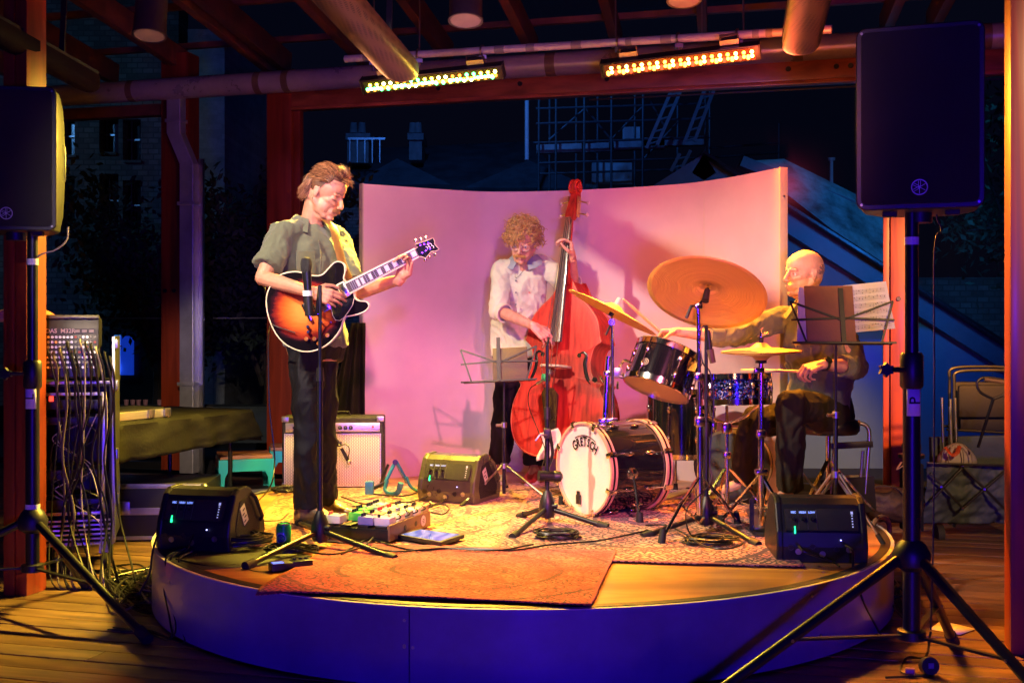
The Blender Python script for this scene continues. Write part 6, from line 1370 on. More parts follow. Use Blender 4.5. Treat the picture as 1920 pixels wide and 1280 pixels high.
def closed(pts, n=4):
    pts = [Vector((a, b, 0)) for a, b in pts]; q = [pts[-1]] + pts + pts[:2]; out = []
    for i in range(1, len(q) - 2):
        a, b, c, d = q[i - 1:i + 3]
        for k in range(n): t = k / n; out.append(.5 * ((2 * b) + (c - a) * t + (2 * a - 5 * b + 4 * c - d) * t * t + (3 * b - a - 3 * c + d) * t ** 3))
    return [(p.x, p.y) for p in out]
olc = closed(ol)
def plate(pts, Y0, Y1, inset=0.0):
    cx = sum(p[0] for p in pts) / len(pts); cy = sum(p[1] for p in pts) / len(pts)
    a = [G(cx + (x - cx) * (1 - inset), cy + (y - cy) * (1 - inset), Y0) for x, y in pts]; b = [v + Vector((0, Y1 - Y0, 0)) for v in a]; n = len(a); return MB().add(a + b, [tuple(range(n)), tuple(range(n, 2 * n))] + [(i, (i + 1) % n, n + (i + 1) % n, n + i) for i in range(n)])
YF = 5.575
gbd = plate(olc, YF, YF + .042).build('body', sunburst(), gu, smooth=30)
CRE = mat('cream_binding', (.72, .62, .42), .35)
cxy = [G(x, y, YF + .001) for x, y in olc]; MB().tube(cxy, .0033, 6, closed=True).build('binding', CRE, gu); MB().tube([v + Vector((0, .04, 0)) for v in cxy], .003, 6, closed=True).build('binding', CRE, gu)
plate([(488, 905), (498, 890), (600, 850), (622, 848), (612, 890), (590, 925), (562, 962), (540, 978), (515, 975), (496, 958)], YF - .008, YF - .004).build('pickguard', mat('black_pickguard', (.01, .01, .01), .15, coat=1), gu)
MB().tube([G(x, y, YF - .008) for x, y in [(488, 905), (500, 950), (515, 975), (540, 978), (562, 962), (590, 925), (612, 890), (622, 850)]], .0016, 5).build('pickguard_edge', CRE, gu)
ud = (G(985, 588) - G(595, 788)); ud.y = 0; ud.normalize(); vd = Vector((-ud.z, 0, ud.x))
def gbox(c, Lu, Lv, d, Y, nm, m, par=None, bev=.0): 
    mb = MB(frame(G(*c, Y), ud, vd, (0, -1, 0))); mb.box((0, 0, 0), (Lu, Lv, d), None, bev); return mb.build(nm, m, par or gu)
for c_ in ((560, 803), (452, 880)):
    p_ = gbox(c_, .042, .075, .012, YF - .006, 'pickup', CRE if c_[0] > 500 else STL, None, .003); gbox(c_, .034, .064, .004, YF - .0135, 'pickup_cover', M_['chrome'], p_, .001)
gbox((395, 905), .014, .085, .012, YF - .008, 'bridge', M_['chrome'], None, .002); gbox((352, 932), .016, .09, .014, YF - .009, 'tailpiece', M_['chrome'], None, .003)
nk0, nk1 = G(597, 788, YF - .006), G(980, 590, YF - .006)
def taper(a, b, w0, w1, th, nm, m, par, off=0.0):
    d = (b - a).normalized(); v = Vector((-d.z, 0, d.x)); a = a + Vector((0, off, 0)); b = b + Vector((0, off, 0)); pts = [a - v * w0 / 2, b - v * w1 / 2, b + v * w1 / 2, a + v * w0 / 2]; n_ = Vector((0, th, 0)); vs = pts + [p + n_ for p in pts]; return MB().add(vs, [(0, 1, 2, 3), (4, 5, 6, 7)] + [(i, (i + 1) % 4, 4 + (i + 1) % 4, 4 + i) for i in range(4)]).build(nm, m, par, smooth=0)
taper(nk0 - ud * .03, nk1, .056, .044, .022, 'neck', mat('neck_maple', (.35, .16, .08), .3, coat=.6), gu, .004)
fb = taper(nk0 - ud * .02, nk1, .054, .042, .006, 'fretboard', mat('ebony_board', (.05, .035, .03), .4), gu, -.002)
for s_ in (-1, 1): MB().bar(nk0 - ud * .02 + vd * s_ * .0272 - Y_ * .002, nk1 + vd * s_ * .0212 - Y_ * .002, .002, .008).build('fretboard_binding', CRE, fb)
Ln = (nk1 - nk0).length
for k in range(20):
    t = 1 - (1 - 2 ** (-(k + 1) / 12.)) / (1 - 2 ** (-21 / 12.)); c_ = nk0.lerp(nk1, t); w_ = .054 + (.042 - .054) * t; MB().bar(c_ - vd * w_ / 2 - Y_ * .0035, c_ + vd * w_ / 2 - Y_ * .0035, .0018, .002).build('fret', STL, fb)
    t2 = 1 - (1 - 2 ** (-(k + .5) / 12.)) / (1 - 2 ** (-21 / 12.))
    if k + 1 in (1, 3, 5, 7, 9, 12, 15, 17): c_ = nk0.lerp(nk1, t2); mb = MB(frame(c_ - Y_ * .0028, ud, vd, (0, -1, 0))); mb.box((0, 0, 0), (.020 * (1.4 - t2 * .2) * (.5 + (t2) * .5), w_ * .62, .0012)); mb.build('block_inlay', mat('pearl_inlay', (.75, .73, .65), .25), fb)
hs_p = [(972, 603), (966, 572), (985, 560), (968, 545), (1000, 533), (1040, 520), (1072, 506), (1083, 525), (1080, 540), (1108, 572), (1085, 582), (1062, 584), (1045, 605), (1030, 622), (1010, 614), (990, 612)]
plate(hs_p, YF + .0, YF + .015).build('headstock', mat('black_headstock', (.01, .01, .01), .12, coat=1), gu, smooth=0)
MB().tube([G(x, y, YF) for x, y in hs_p], .0016, 5, closed=True).build('headstock_binding', CRE, gu)
for (a_, b_) in (((978, 540), (972, 522)), ((1008, 530), (1003, 514)), ((1036, 520), (1031, 506)), ((1012, 612), (1028, 630)), ((1034, 600), (1052, 612)), ((1060, 586), (1082, 600))):
    MB().cyl(G(*a_, YF + .006), G(*b_, YF + .006), .003, seg=8).build('tuner_shaft', STL, gu); MB().ball(tuple(G(*b_, YF + .006)), (.008, .004, .010), 10).build('tuner_button', M_['chrome'], gu)
for (x, y) in ((1000, 548), (1022, 542), (1046, 536), (1010, 590), (1032, 578), (1056, 566)): MB().cyl(G(x, y, YF), G(x, y, YF - .01), .0042, seg=10).build('tuner_post', M_['chrome'], gu)
mb = MB(); 
for q in [(1045, 548), (1060, 542), (1052, 560), (1072, 555), (1038, 562)]: mb.tube([G(q[0] - 8, q[1] - 6, YF - .001), G(q[0] + 3, q[1] - 2, YF - .001), G(q[0] + 5, q[1] + 8, YF - .001)], .0018, 5)
mb.build('flower_inlay', mat('pearl_inlay2', (.75, .73, .65), .25), gu)
mb = MB()
for k in range(6): v = vd * (-.019 + .0076 * k); mb.cyl(G(352, 932, YF - .016) + v * 1.3, G(985, 588, YF - .010) + v * .85, .0006, seg=4)
mb.build('strings', STL, gu)
for q in ((350, 1082), (420, 1108), (470, 1062), (396, 1142 - 60)): k_ = MB().lathe([(.011, 0), (.0095, .013), (0, .014)], zframe(G(*q, YF - .001), (0, -1, 0)), 14, caps=False).build('control_knob', mat('amber_knob', (.35, .12, .03), .2, coat=1), gu)
for q in ((355, 1012), (358, 1042)): MB().cyl(G(*q, YF), G(*q, YF - .02), .007, seg=10).build('knob', BK, gu)
MB().cyl(G(437, 992, YF), G(437, 988, YF - .02), .004, seg=8).build('toggle_switch', M_['chrome'], gu)
mb = MB(); mb.tube(crom([G(497, 985, YF - .001), G(480, 1000, YF - .001), G(458, 1020, YF - .001), G(440, 1050, YF - .001), G(428, 1078, YF - .001)], 4), [.003] + [.005] * 7 + [.006] * 8 + [.003], 6, flat=.3); mb.cyl(G(432, 1078, YF + .001), G(432, 1078, YF - .001), .006, seg=12); mb.cyl(G(490, 988, YF + .001), G(490, 988, YF - .001), .005, seg=12); mb.build('f_hole', INL, gu)
MB().tube(crom([G(150, 1000, YF - .01), G(200, 1020, YF - .014), G(285, 1048, YF - .012)], 5), .003, 6).build('cable_jack', BK, gu)
# strap
STR = mat('tan_leather_strap', (.20, .085, .02), .5, bump=.15)
MB().tube(crom([J['neck'] + J['l'] * .03 + Z_ * .045 + J['f'] * .03, G(497, 440, 5.78), G(525, 530, 5.70), G(552, 640, 5.64), G(590, 735, 5.60)], 6), .022, 8, flat=.12).build('strap', STR, gu)
MB().tube(crom([J['neck'] + J['l'] * .03 + Z_ * .045 + J['f'] * .03, J['neck'] + J['f'] * -.09 + J['l'] * -.03 + Z_ * .0, G(150, 560, 6.05), G(110, 760, 5.85), G(135, 900, 5.60)], 6), .02, 8, flat=.12).build('strap', mat('black_webbing', (.015, .015, .015), .8), gu)
cable('guitar_cable', 'lead falling from the guitar to the rug behind the guitarist', [G(140, 1010, 5.66), P(503, 640, 5.75), P(505, 760, 5.8), P(515, 860, 5.8), P(505, 915, 5.7), S(470, 955) + Z_ * .01, S(468, 975) + Z_ * .006, S(520, 978) + Z_ * .006, S(540, 965) + Z_ * .006], .004)

# ------------------------------------------------ bassist
bt = thing('person', 'curly haired bass player with glasses and pale shirt behind the red double bass', 'person', (.0, 7.5, ST), 'musicians on the round stage')
f, l, u = ortho((-.22, -.97, 0)); J2 = dict(f=f, l=l, u=Vector((.0, -.10, 1)).normalized(), pelvis=P(968, 660, 7.58), waist=P(970, 610, 7.55), chest=P(976, 548, 7.46), neck=P(984, 490, 7.40), sr=P(938, 507, 7.40), sl=P(1020, 497, 7.44), er=P(936, 583, 7.30), wr=P(1002, 612, 7.02), el=P(1074, 545, 7.35), wl=P(1073, 482, 7.13), hr=P(955, 672, 7.56), hl=P(988, 672, 7.58), kr=P(947, 765, 7.46), kl=P(1000, 765, 7.40), ar=P(937, 873, 7.52), al=P(1003, 878, 7.45), tr=Vector((.05, -1, 0)), tl=Vector((-.25, -.97, 0)))
hf, hl_, hu = ortho((-.22, -.88, -.36), (.10, 0, 1)); HMb = frame(P(981, 452, 7.30), hf, hl_, hu)
bb_ = body_mesh(bt, SK2, J2, HMb, 1.05, hands=(dict(wrist=J2['wr'], d=(.72, -.10, -.62), pn=(-.2, .75, -.45), side=(.4, 0, .9), curls=[(.5, .4, .3), (.55, .45, .3), (.6, .5, .3), (.7, .5, .4)], s=1.08, thumb=(.1, .1), thumb_in=.2), dict(wrist=J2['wl'], d=(-.12, -.22, .95), pn=(-.93, -.1, -.05), side=(.0, -.2, .9), curls=[(.9, .7, .5), (1.0, .7, .5), (1.1, .7, .5), (1.2, .7, .5)], s=1.05, thumb=(.4, .1), thumb_in=.5)))
HB2 = hairmat('sandy_curls', (.28, .14, .04), (.55, .33, .12)); face_parts(bb_, HMb, 1.05, False, HB2); moustache(bb_, HMb, 1.05, HB2, 160, .034, 4)
A2 = HMb @ Matrix.Scale(1.05, 4); mb = MB(); r = random.Random(12)
for k in range(620):
    az = r.uniform(-PI, PI); el = r.uniform(-.35, PI / 2)
    if abs(az) < .9 and el < .15 + .55 * (1 if az > -.1 else 0): el = r.uniform(.55, 1.5)
    if abs(az) < 1.3 and el < .1: continue
    p, n = cran(az, el, r.uniform(.0, .022)); dn = (Vector((n.x * .4, n.y * .4, -.8)) + Vector((r.gauss(0, .4), r.gauss(0, .4), r.gauss(0, .3)))); 
    if el > .8: dn = Vector((n.x, n.y, -.1)) + Vector((r.gauss(0, .5), r.gauss(0, .5), r.gauss(0, .2)))
    dn.normalize(); a_ = dn.orthogonal().normalized(); b_ = dn.cross(a_); ph = r.uniform(0, 6); cr = r.uniform(.006, .011); L_ = r.uniform(.035, .065); pts = []
    for i in range(11): t = i / 10; q = p + dn * L_ * t + (a_ * math.cos(ph + t * 9) + b_ * math.sin(ph + t * 9)) * cr + n * .01 * math.sin(t * 3); pts.append(A2 @ q)
    mb.tube(pts, [.0036 * (1 - .6 * (i / 10)) for i in range(11)], 5)
for k in range(70):   # fringe falling over the forehead, heavier on one side
    y = r.uniform(-.068, .035); p = Vector((.078 - abs(y) * .3, y, .075 + r.uniform(-.01, .015))); pts = []; ph = r.uniform(0, 6); L_ = r.uniform(.055, .085) if y < -.0 else r.uniform(.03, .05)
    for i in range(11): t = i / 10; pts.append(A2 @ (p + Vector((.022 * math.sin(t * 2.6) + .012, -.012 * t, -L_ * t)) + Vector((math.cos(ph + t * 9), math.sin(ph + t * 9), 0)) * .006))
    mb.tube(pts, [.0032 * (1 - .6 * (i / 10)) for i in range(11)], 5)
hb_ = mb.build('curly_hair', HB2, bb_)
hm = MB(); rows = []
for j in range(9):
    el = -.4 + (PI / 2 + .4) * j / 8.; rows.append([A2 @ cran(2 * PI * i / 32 - PI, max(el, .55 if abs(2 * PI * i / 32 - PI) < 1.2 else -.4), .012)[0] for i in range(32)])
hm.ring(rows).build('hair_base', HB2, hb_, smooth=80)
gl = MB()
for y in (-.032, .032): gl.tube([A2 @ Vector((.094 - abs(math.cos(t) * .022 + y) * .12, y + .0235 * math.cos(t), -.012 + .0195 * math.sin(t))) for t in [2 * PI * k / 18 for k in range(18)]], .0019, 5, closed=True)
gl.tube([A2 @ Vector(p) for p in ((.094, -.010, -.008), (.098, 0, -.005), (.094, .010, -.008))], .0018, 5)
for y in (-1, 1): gl.tube([A2 @ Vector(p) for p in ((.086, y * .057, -.004), (.03, y * .078, .0), (-.01, y * .084, .004))], .0018, 5)
gl.build('glasses', mat('clear_frame', (.6, .42, .38), .15, coat=1), bb_)
SHB = mat('pale_blue_grey_linen', (.56, .56, .42), .85, var=.08, scale=30, bump=.35, bscale=260, sheen=.2)
sb2 = remesh(shirt(J2, P(966, 668, 7.57), 1.12, 1.25, .165, .13, .155, .12, .168, .125), 'shirt', .0065, 3, SHB, bt, folds(.014, (9, 9, 5), 7., .45)); collar(sb2, J2, mat('blue_collar_linen', (.30, .34, .40), .85, bump=.3), open_=.35)
for q, e in (('r', .12), ('l', .25)): c0_ = J2['e' + q].lerp(J2['w' + q], e - .10); c1_ = J2['e' + q].lerp(J2['w' + q], e + .05); mb = MB(); mb.lathe([(.052, 0), (.058, .01), (.058, (c1_ - c0_).length), (.05, (c1_ - c0_).length)], zframe(c0_, c1_ - c0_), 20, caps=False); mb.build('rolled_cuff', SHB, sb2, solid=.004)
for k in range(4): MB().cyl(J2['chest'] + J2['f'] * .130 + Z_ * (.07 - k * .075), J2['chest'] + J2['f'] * .137 + Z_ * (.07 - k * .075), .0055, seg=10).build('button', mat('shirt_button', (.15, .15, .18), .3), sb2)
MB().tube(crom([J2['neck'] + J2['l'] * .05 + Z_ * .02, J2['chest'] + J2['f'] * .132 + Z_ * .085, J2['neck'] - J2['l'] * .05 + Z_ * .02], 5), .0014, 5).build('neck_cord', BK, sb2)
trousers(J2, 'trousers', mat('black_denim', (.009, .009, .010), .75, spec=.2, var=.3, bump=.3, bscale=250), bt, (.096, .092, .078, .074, .070, -.03), P(968, 640, 7.58))
WS = mat('white_canvas_shoe', (.45, .44, .42), .7, var=.5, scale=40); RS = mat('red_shoe', (.35, .03, .03), .5)
shoe(bt, 'sneaker', WS, M_['white'], J2['ar'] + Vector((0, 0, 0)), J2['tr']); shoe(bt, 'sneaker', RS, M_['white'], J2['al'], J2['tl'])
# ------------------------------------------------ double bass
db = thing('double_bass', 'glossy red double bass leaning back against the curly haired player', 'double bass', P(1046, 858, 7.02))
Ub = Vector((.075, .10, .99)).normalized(); Nb = Vector((-.50, -.86, .05)); Nb = (Nb - Ub * Nb.dot(Ub)).normalized(); Xb = Ub.cross(Nb); BMx = frame(P(1040, 860, 7.05), Xb, Ub, Nb)
half = [(.0, .0), (.14, .006), (.235, .04), (.30, .115), (.325, .22), (.318, .32), (.288, .40), (.272, .435), (.285, .462), (.245, .478), (.212, .525), (.200, .59), (.212, .665), (.240, .705), (.262, .716), (.252, .745), (.243, .80), (.218, .865), (.165, .93), (.105, .985), (.062, 1.05), (.032, 1.10)]
hp = [half[0]] + [(p.x, p.y) for p in crom([(x, y, 0) for x, y in half], 3)[1:]]
OB = [(x, y) for x, y in hp] + [(-x, y) for x, y in hp[::-1] if x > .001]
def redv():
    m, nt, b = _nt('red_varnish'); n = nt.nodes; l_ = nt.links; tc = n.new('ShaderNodeTexCoord'); mp = n.new('ShaderNodeMapping'); mp.inputs['Scale'].default_value = (14, 14, .9); l_.new(tc.outputs['Object'], mp.inputs[0]); no = n.new('ShaderNodeTexNoise'); no.inputs['Scale'].default_value = 3; no.inputs['Detail'].default_value = 7; l_.new(mp.outputs[0], no.inputs[0])
    r = n.new('ShaderNodeValToRGB'); e = r.color_ramp.elements; e[0].position = .3; e[1].position = .7; e[0].color = (.22, .010, .008, 1); e[1].color = (.52, .04, .02, 1); l_.new(no.outputs[0], r.inputs[0]); l_.new(r.outputs[0], b.inputs['Base Color']); b.inputs['Roughness'].default_value = .5; b.inputs['Coat Weight'].default_value = .08; b.inputs['Specular IOR Level'].default_value = .3; b.inputs['Coat Roughness'].default_value = .35; return m
RV = redv()
def oscale(s_, z): return [(x * s_, .52 + (y - .52) * s_, z) for x, y in OB]
MB(BMx).ring([oscale(.975, -.185), oscale(.975, -.002)], caps=True).build('ribs', RV, db, smooth=50)
tp_ = MB(BMx).ring([oscale(.97, -.004), oscale(1.0, -.003), oscale(1.0, .004), oscale(.975, .006), oscale(.9, .009), oscale(.75, .013), oscale(.5, .016), oscale(.2, .017)]).build('top_plate', RV, db, smooth=50)
MB(BMx).ring([oscale(.97, -.184), oscale(1.0, -.185), oscale(1.0, -.192), oscale(.9, -.20), oscale(.5, -.212)]).build('back_plate', RV, db, smooth=50)
MB(BMx).tube([(x * .985, .52 + (y - .52) * .985, .0062) for x, y in OB], .0014, 4, closed=True).build('purfling', mat('pale_purfling', (.5, .2, .1), .4), tp_)
for s_ in (-1, 1):
    pts = [(s_ * .125, .635, .024), (s_ * .150, .648, .022), (s_ * .172, .63, .020), (s_ * .166, .58, .021), (s_ * .178, .52, .020), (s_ * .20, .475, .018), (s_ * .222, .462, .016), (s_ * .236, .48, .0145)]
    q = [v - Z_ * .0065 for v in crom(pts, 5)]; mb = MB(BMx); mb.tube(q, [.004 + .008 * math.sin(PI * i / (len(q) - 1)) for i in range(len(q))], 8, flat=.25); mb.cyl((s_ * .125, .63, .010), (s_ * .125, .63, .0175), .014, seg=14); mb.cyl((s_ * .236, .487, .004), (s_ * .236, .487, .011), .017, seg=14); mb.build('f_hole', INL, tp_)
brg = MB(BMx); brg.prism([(-.085, 0), (-.05, .0), (-.035, .03), (.035, .03), (.05, 0), (.085, 0), (.075, .04), (.095, .07), (.06, .12), (0, .135), (-.06, .12), (-.095, .07), (-.075, .04)], .014, frame((0, .56, .028), (1, 0, 0), (0, 0, 1), (0, -1, 0))); brg.build('bridge', mat('maple_bridge', (.6, .45, .3), .5), db, smooth=0, bevel=.003)
tl_ = MB(BMx); tl_.ring([[(-.028, .42, .13), (.028, .42, .13), (.028, .42, .145), (0, .42, .152), (-.028, .42, .145)], [(-.055, .38, .11), (.055, .38, .11), (.055, .38, .125), (0, .38, .135), (-.055, .38, .125)], [(-.02, .06, .04), (.02, .06, .04), (.02, .06, .055), (0, .06, .06), (-.02, .06, .055)]]); tl_.build('tailpiece', mat('ebony', (.015, .012, .010), .3, coat=.4), db, smooth=30)
FBm = mat('ebony_board2', (.06, .05, .045), .22, coat=.5)
nkw = MB(BMx); nkw.ring([[(-.030, 1.06, -.02), (.030, 1.06, -.02), (.032, 1.06, .055), (-.032, 1.06, .055)], [(-.022, 1.14, .015), (.022, 1.14, .015), (.028, 1.14, .055), (-.028, 1.14, .055)], [(-.018, 1.46, .01), (.018, 1.46, .01), (.021, 1.46, .038), (-.021, 1.46, .038)]]); nkw.build('neck', RV, db, smooth=40)
fbw = MB(BMx); fbw.ring([[(-.044, .70, .098), (0, .70, .095), (.044, .70, .098), (.036, .70, .113), (0, .70, .12), (-.036, .70, .113)], [(-.022, 1.475, .035), (0, 1.475, .03), (.022, 1.475, .035), (.018, 1.475, .046), (0, 1.475, .05), (-.018, 1.475, .046)]]); fbw.build('fingerboard', FBm, db, smooth=30)
for k in range(4):
    x0, x1, x2 = -.014 + .0093 * k, -.048 + .032 * k, -.03 + .02 * k; MB(BMx).tube([(x0, 1.475, .052), (x1, .56, .170 - abs(x1) * .15), (x2, .41, .15)], .0016, 5).build('string', STL, db)
pb = MB(BMx); pb.ring([[(-.022, 1.46, .0), (.022, 1.46, .0), (.022, 1.46, .045), (-.022, 1.46, .045)], [(-.032, 1.50, -.03), (.032, 1.50, -.03), (.030, 1.50, .035), (-.030, 1.50, .035)], [(-.026, 1.60, -.055), (.026, 1.60, -.055), (.022, 1.60, .005), (-.022, 1.60, .005)], [(-.020, 1.66, -.055), (.020, 1.66, -.055), (.018, 1.66, -.01), (-.018, 1.66, -.01)]]); pb.build('pegbox', RV, db, smooth=50)
sc2 = MB(BMx)
for s_ in (-1, 1):
    pts = []; rr = []
    for i in range(44): t = i / 43; a_ = PI * .75 - t * 2 * PI * 1.75; r_ = .047 * (1 - .74 * t); pts.append((s_ * (.014 + .020 * t), 1.672 + r_ * math.sin(a_), -.018 + r_ * math.cos(a_))); rr.append(.0098 * (1 - .25 * t))
    sc2.tube(pts, rr, 8); sc2.ball((s_ * .038, 1.672, -.018), (.012, .011, .011), 10)
sc2.cyl((-.016, 1.672, -.018), (.016, 1.672, -.018), .044, seg=28); sc2.cyl((-.026, 1.672, -.018), (.026, 1.672, -.018), .026, seg=20)
sc2.build('scroll', RV, db, smooth=60)
BRS = mat('brass_plate', (.6, .42, .18), .35, .9)
for s_ in (-1, 1):
    MB(BMx).box((s_ * .033, 1.55, -.018), (.003, .13, .045), None, .001).build('tuner_plate', BRS, db)
    for y in (1.51, 1.585): MB(BMx).cyl((s_ * .033, y, -.02), (s_ * .085, y - .01, -.022), .005, seg=8).build('tuner_shaft', BRS, db); MB(BMx).ball((s_ * .093, y - .012, -.022), (.012, .014, .006), 10).build('tuner_key', mat('ivory_key', (.6, .45, .35), .3), db)
MB(BMx).cyl((0, .03, -.09), (0, -.20, -.09), .006, seg=8).build('endpin', STL, db); MB(BMx).ball((0, -.20, -.09), .013, 10).build('endpin_tip', RUB, db)
t = thing('pickup_clip', 'green taped pickup wedged below the bridge of the double bass', 'pickup', BMx @ Vector((-.02, .48, .14)))
MB(BMx).box((-.03, .48, .13), (.05, .045, .03), rotz(0), .008).build('green_tape', mat('green_tape', (.03, .40, .12), .5), t); MB(BMx).cyl((-.09, .44, .13), (-.045, .465, .13), .009, seg=10).build('plug', M_['steel'], t); MB(BMx).cyl((.0, .51, .125), (.0, .51, .16), .02, seg=14).build('round_preamp', STL, t)
cable('bass_cable', 'thin cable from the pickup looping in front of the double bass', [BMx @ Vector((-.09, .44, .13)), BMx @ Vector((-.13, .40, .14)), BMx @ Vector((-.12, .30, .15)), P(1010, 810, 6.86), P(1022, 845, 6.8), P(1015, 880, 6.7)], .003)
wt = MB(); rr_ = random.Random(2); wt.grid(lambda u_, v_: tuple(P(1012 + 34 * u_ + 6 * math.sin(v_ * 5), 812 + 52 * v_ - 10 * u_, 6.92 + .02 * math.sin(u_ * 9 + v_ * 4))), 14, 14); one(wt, 'white_towel', mat('white_cotton', (.62, .58, .55), .9, bump=.5), 'small white cloth tucked at the foot of the double bass', 'cloth', solid=.004)

# ------------------------------------------------ drummer
dt = thing('person', 'bald seated drummer in a dark green shirt looking left with sticks in hand', 'person', (1.62, 6.3, ST), 'musicians on the round stage')
f, l, u = ortho((-.72, -.69, 0)); J3 = dict(f=f, l=l, u=Vector((.02, .05, 1)).normalized(), pelvis=P(1545, 772, 6.36), waist=P(1540, 710, 6.32), chest=P(1530, 640, 6.27), neck=P(1516, 577, 6.26), sr=P(1466, 597, 6.36), sl=P(1575, 606, 6.12), er=P(1376, 634, 6.30), wr=P(1270, 622, 6.22), el=P(1604, 688, 6.02), wl=P(1543, 683, 5.80), hr=P(1520, 780, 6.46), hl=P(1562, 782, 6.24), kr=P(1412, 790, 6.36), kl=P(1484, 757, 5.88), ar=P(1392, 905, 6.5), al=P(1480, 922, 6.0), tr=Vector((-.95, .0, 0)), tl=Vector((-.8, -.6, 0)))
hf, hl_, hu = ortho((-.93, -.36, .0), (.03, 0, 1)); HMd = frame(P(1507, 511, 6.22), hf, hl_, hu)
bd_ = body_mesh(dt, SK3, J3, HMd, 1.06, hands=(dict(wrist=J3['wr'], d=(-.93, -.05, -.05), pn=(-.1, -.35, -.9), side=(-.1, -.9, .3), curls=[(1.0, 1.1, .5), (1.1, 1.2, .6), (1.2, 1.2, .6), (1.2, 1.2, .6)], s=1.03, thumb=(.3, .2), thumb_in=.5), dict(wrist=J3['wl'], d=(-.90, -.25, -.22), pn=(-.15, .35, -.9), side=(-.2, .9, .3), curls=[(.7, 1.0, .5), (.9, 1.1, .6), (1.0, 1.1, .6), (1.1, 1.1, .6)], s=1.03, thumb=(.3, .2), thumb_in=.5)), brow=1.15)
HB3 = hairmat('grey_brow', (.2, .14, .1), (.35, .28, .22)); face_parts(bd_, HMd, 1.06, False, HB3)
A3 = HMd @ Matrix.Scale(1.06, 4); st_ = strands(1500, lambda r: cran(r.choice((-1, 1)) * r.uniform(1.9, PI), r.uniform(-.6, .12), .0), lambda p, n, t, r: n * .3 + Vector((-.3, 0, -1)), .007, .0008, 31, 2); st_.v = [tuple(A3 @ Vector(v)) for v in st_.v]; st_.build('cropped_hair', mat('grey_stubble', (.22, .15, .11), .8, var=.3), bd_)
SHD = mat('dark_green_cotton', (.085, .10, .075), .8, var=.15, scale=30, bump=.35, bscale=240, sheen=.2)
sd_ = remesh(shirt(J3, P(1530, 775, 6.34), 1.42, 1.45, .185, .15, .168, .14, .175, .13), 'shirt', .0068, 3, SHD, dt, folds(.016, (9, 9, 6), 12., .45)); collar(sd_, J3, SHD, open_=.45)
for q, e in (('r', .42), ('l', .45)): c0_ = J3['e' + q].lerp(J3['w' + q], e - .2); c1_ = J3['e' + q].lerp(J3['w' + q], e + .03); mb = MB(); mb.lathe([(.050, 0), (.056, .01), (.055, (c1_ - c0_).length), (.047, (c1_ - c0_).length)], zframe(c0_, c1_ - c0_), 20, caps=False); mb.build('rolled_cuff', SHD, sd_, solid=.004)
for k in range(5): MB().cyl(J3['chest'] + J3['f'] * .128 + Z_ * (.10 - k * .075), J3['chest'] + J3['f'] * .142 + Z_ * (.10 - k * .075), .006, seg=10).build('button', mat('dark_button', (.12, .09, .07), .3), sd_)
trousers(J3, 'trousers', mat('dark_olive_trousers', (.022, .019, .012), .75, spec=.2, var=.2, bump=.3, bscale=220), dt, (.098, .092, .078, .070, .066, -.02), P(1542, 745, 6.35), pel=(.17, .14))
DSH = mat('dark_shoe', (.03, .025, .02), .5); shoe(dt, 'shoe', DSH, SOL, J3['ar'], J3['tr']); shoe(dt, 'shoe', DSH, SOL, J3['al'], J3['tl'])
wd = (J3['wl'] - J3['el']).normalized(); wc = J3['wl'] - wd * .012; mb = MB(); mb.lathe([(.030, -.011), (.0315, -.008), (.0315, .008), (.030, .011)], zframe(wc, wd), 20, caps=False); w_ = mb.build('wristwatch', BK, dt, solid=.002)
wn_ = Vector((-.15, -.85, .5)); wn_ = (wn_ - wd * wn_.dot(wd)).normalized(); MB().cyl(wc + wn_ * .029, wc + wn_ * .040, .021, .020, 20).build('watch_case', mat('watch_case', (.06, .05, .04), .25, .7), w_); MB().cyl(wc + wn_ * .040, wc + wn_ * .041, .016, seg=20).build('watch_face', mat('watch_face', (.01, .02, .02), .1, coat=1), w_)
kr_ = J3['wl'] + Vector((-.90, -.25, -.22)).normalized() * .105 + Vector((0, .0, -.02)); HIC = mat('hickory', (.66, .44, .22), .4, stretch=(1, 1, 1))
def stick(label, a, b):
    a, b = Vector(a), Vector(b); d = (b - a).normalized(); L_ = (b - a).length; M = zframe(a, d); o = MB(M).lathe([(0, 0), (.0065, .001), (.0072, .02), (.0072, L_ * .7), (.0045, L_ * .965), (.0035, L_ * .972), (.0055, L_ * .985), (.004, L_ * .998), (0, L_)], None, 12, caps=False).build('drumstick', HIC, None); tag(o, label, 'drumstick', )
stick('pale drumstick in the drummer lower hand lying level over the snare drum', P(1532, 697, 5.80), P(1389, 693, 5.98))
stick('pale drumstick raised in the drummer far hand above the edge-on crash cymbal', P(1250, 634, 6.24), P(1168, 560, 6.0))
# ================================================================== SMALLER THINGS
ALU = M_['alu']
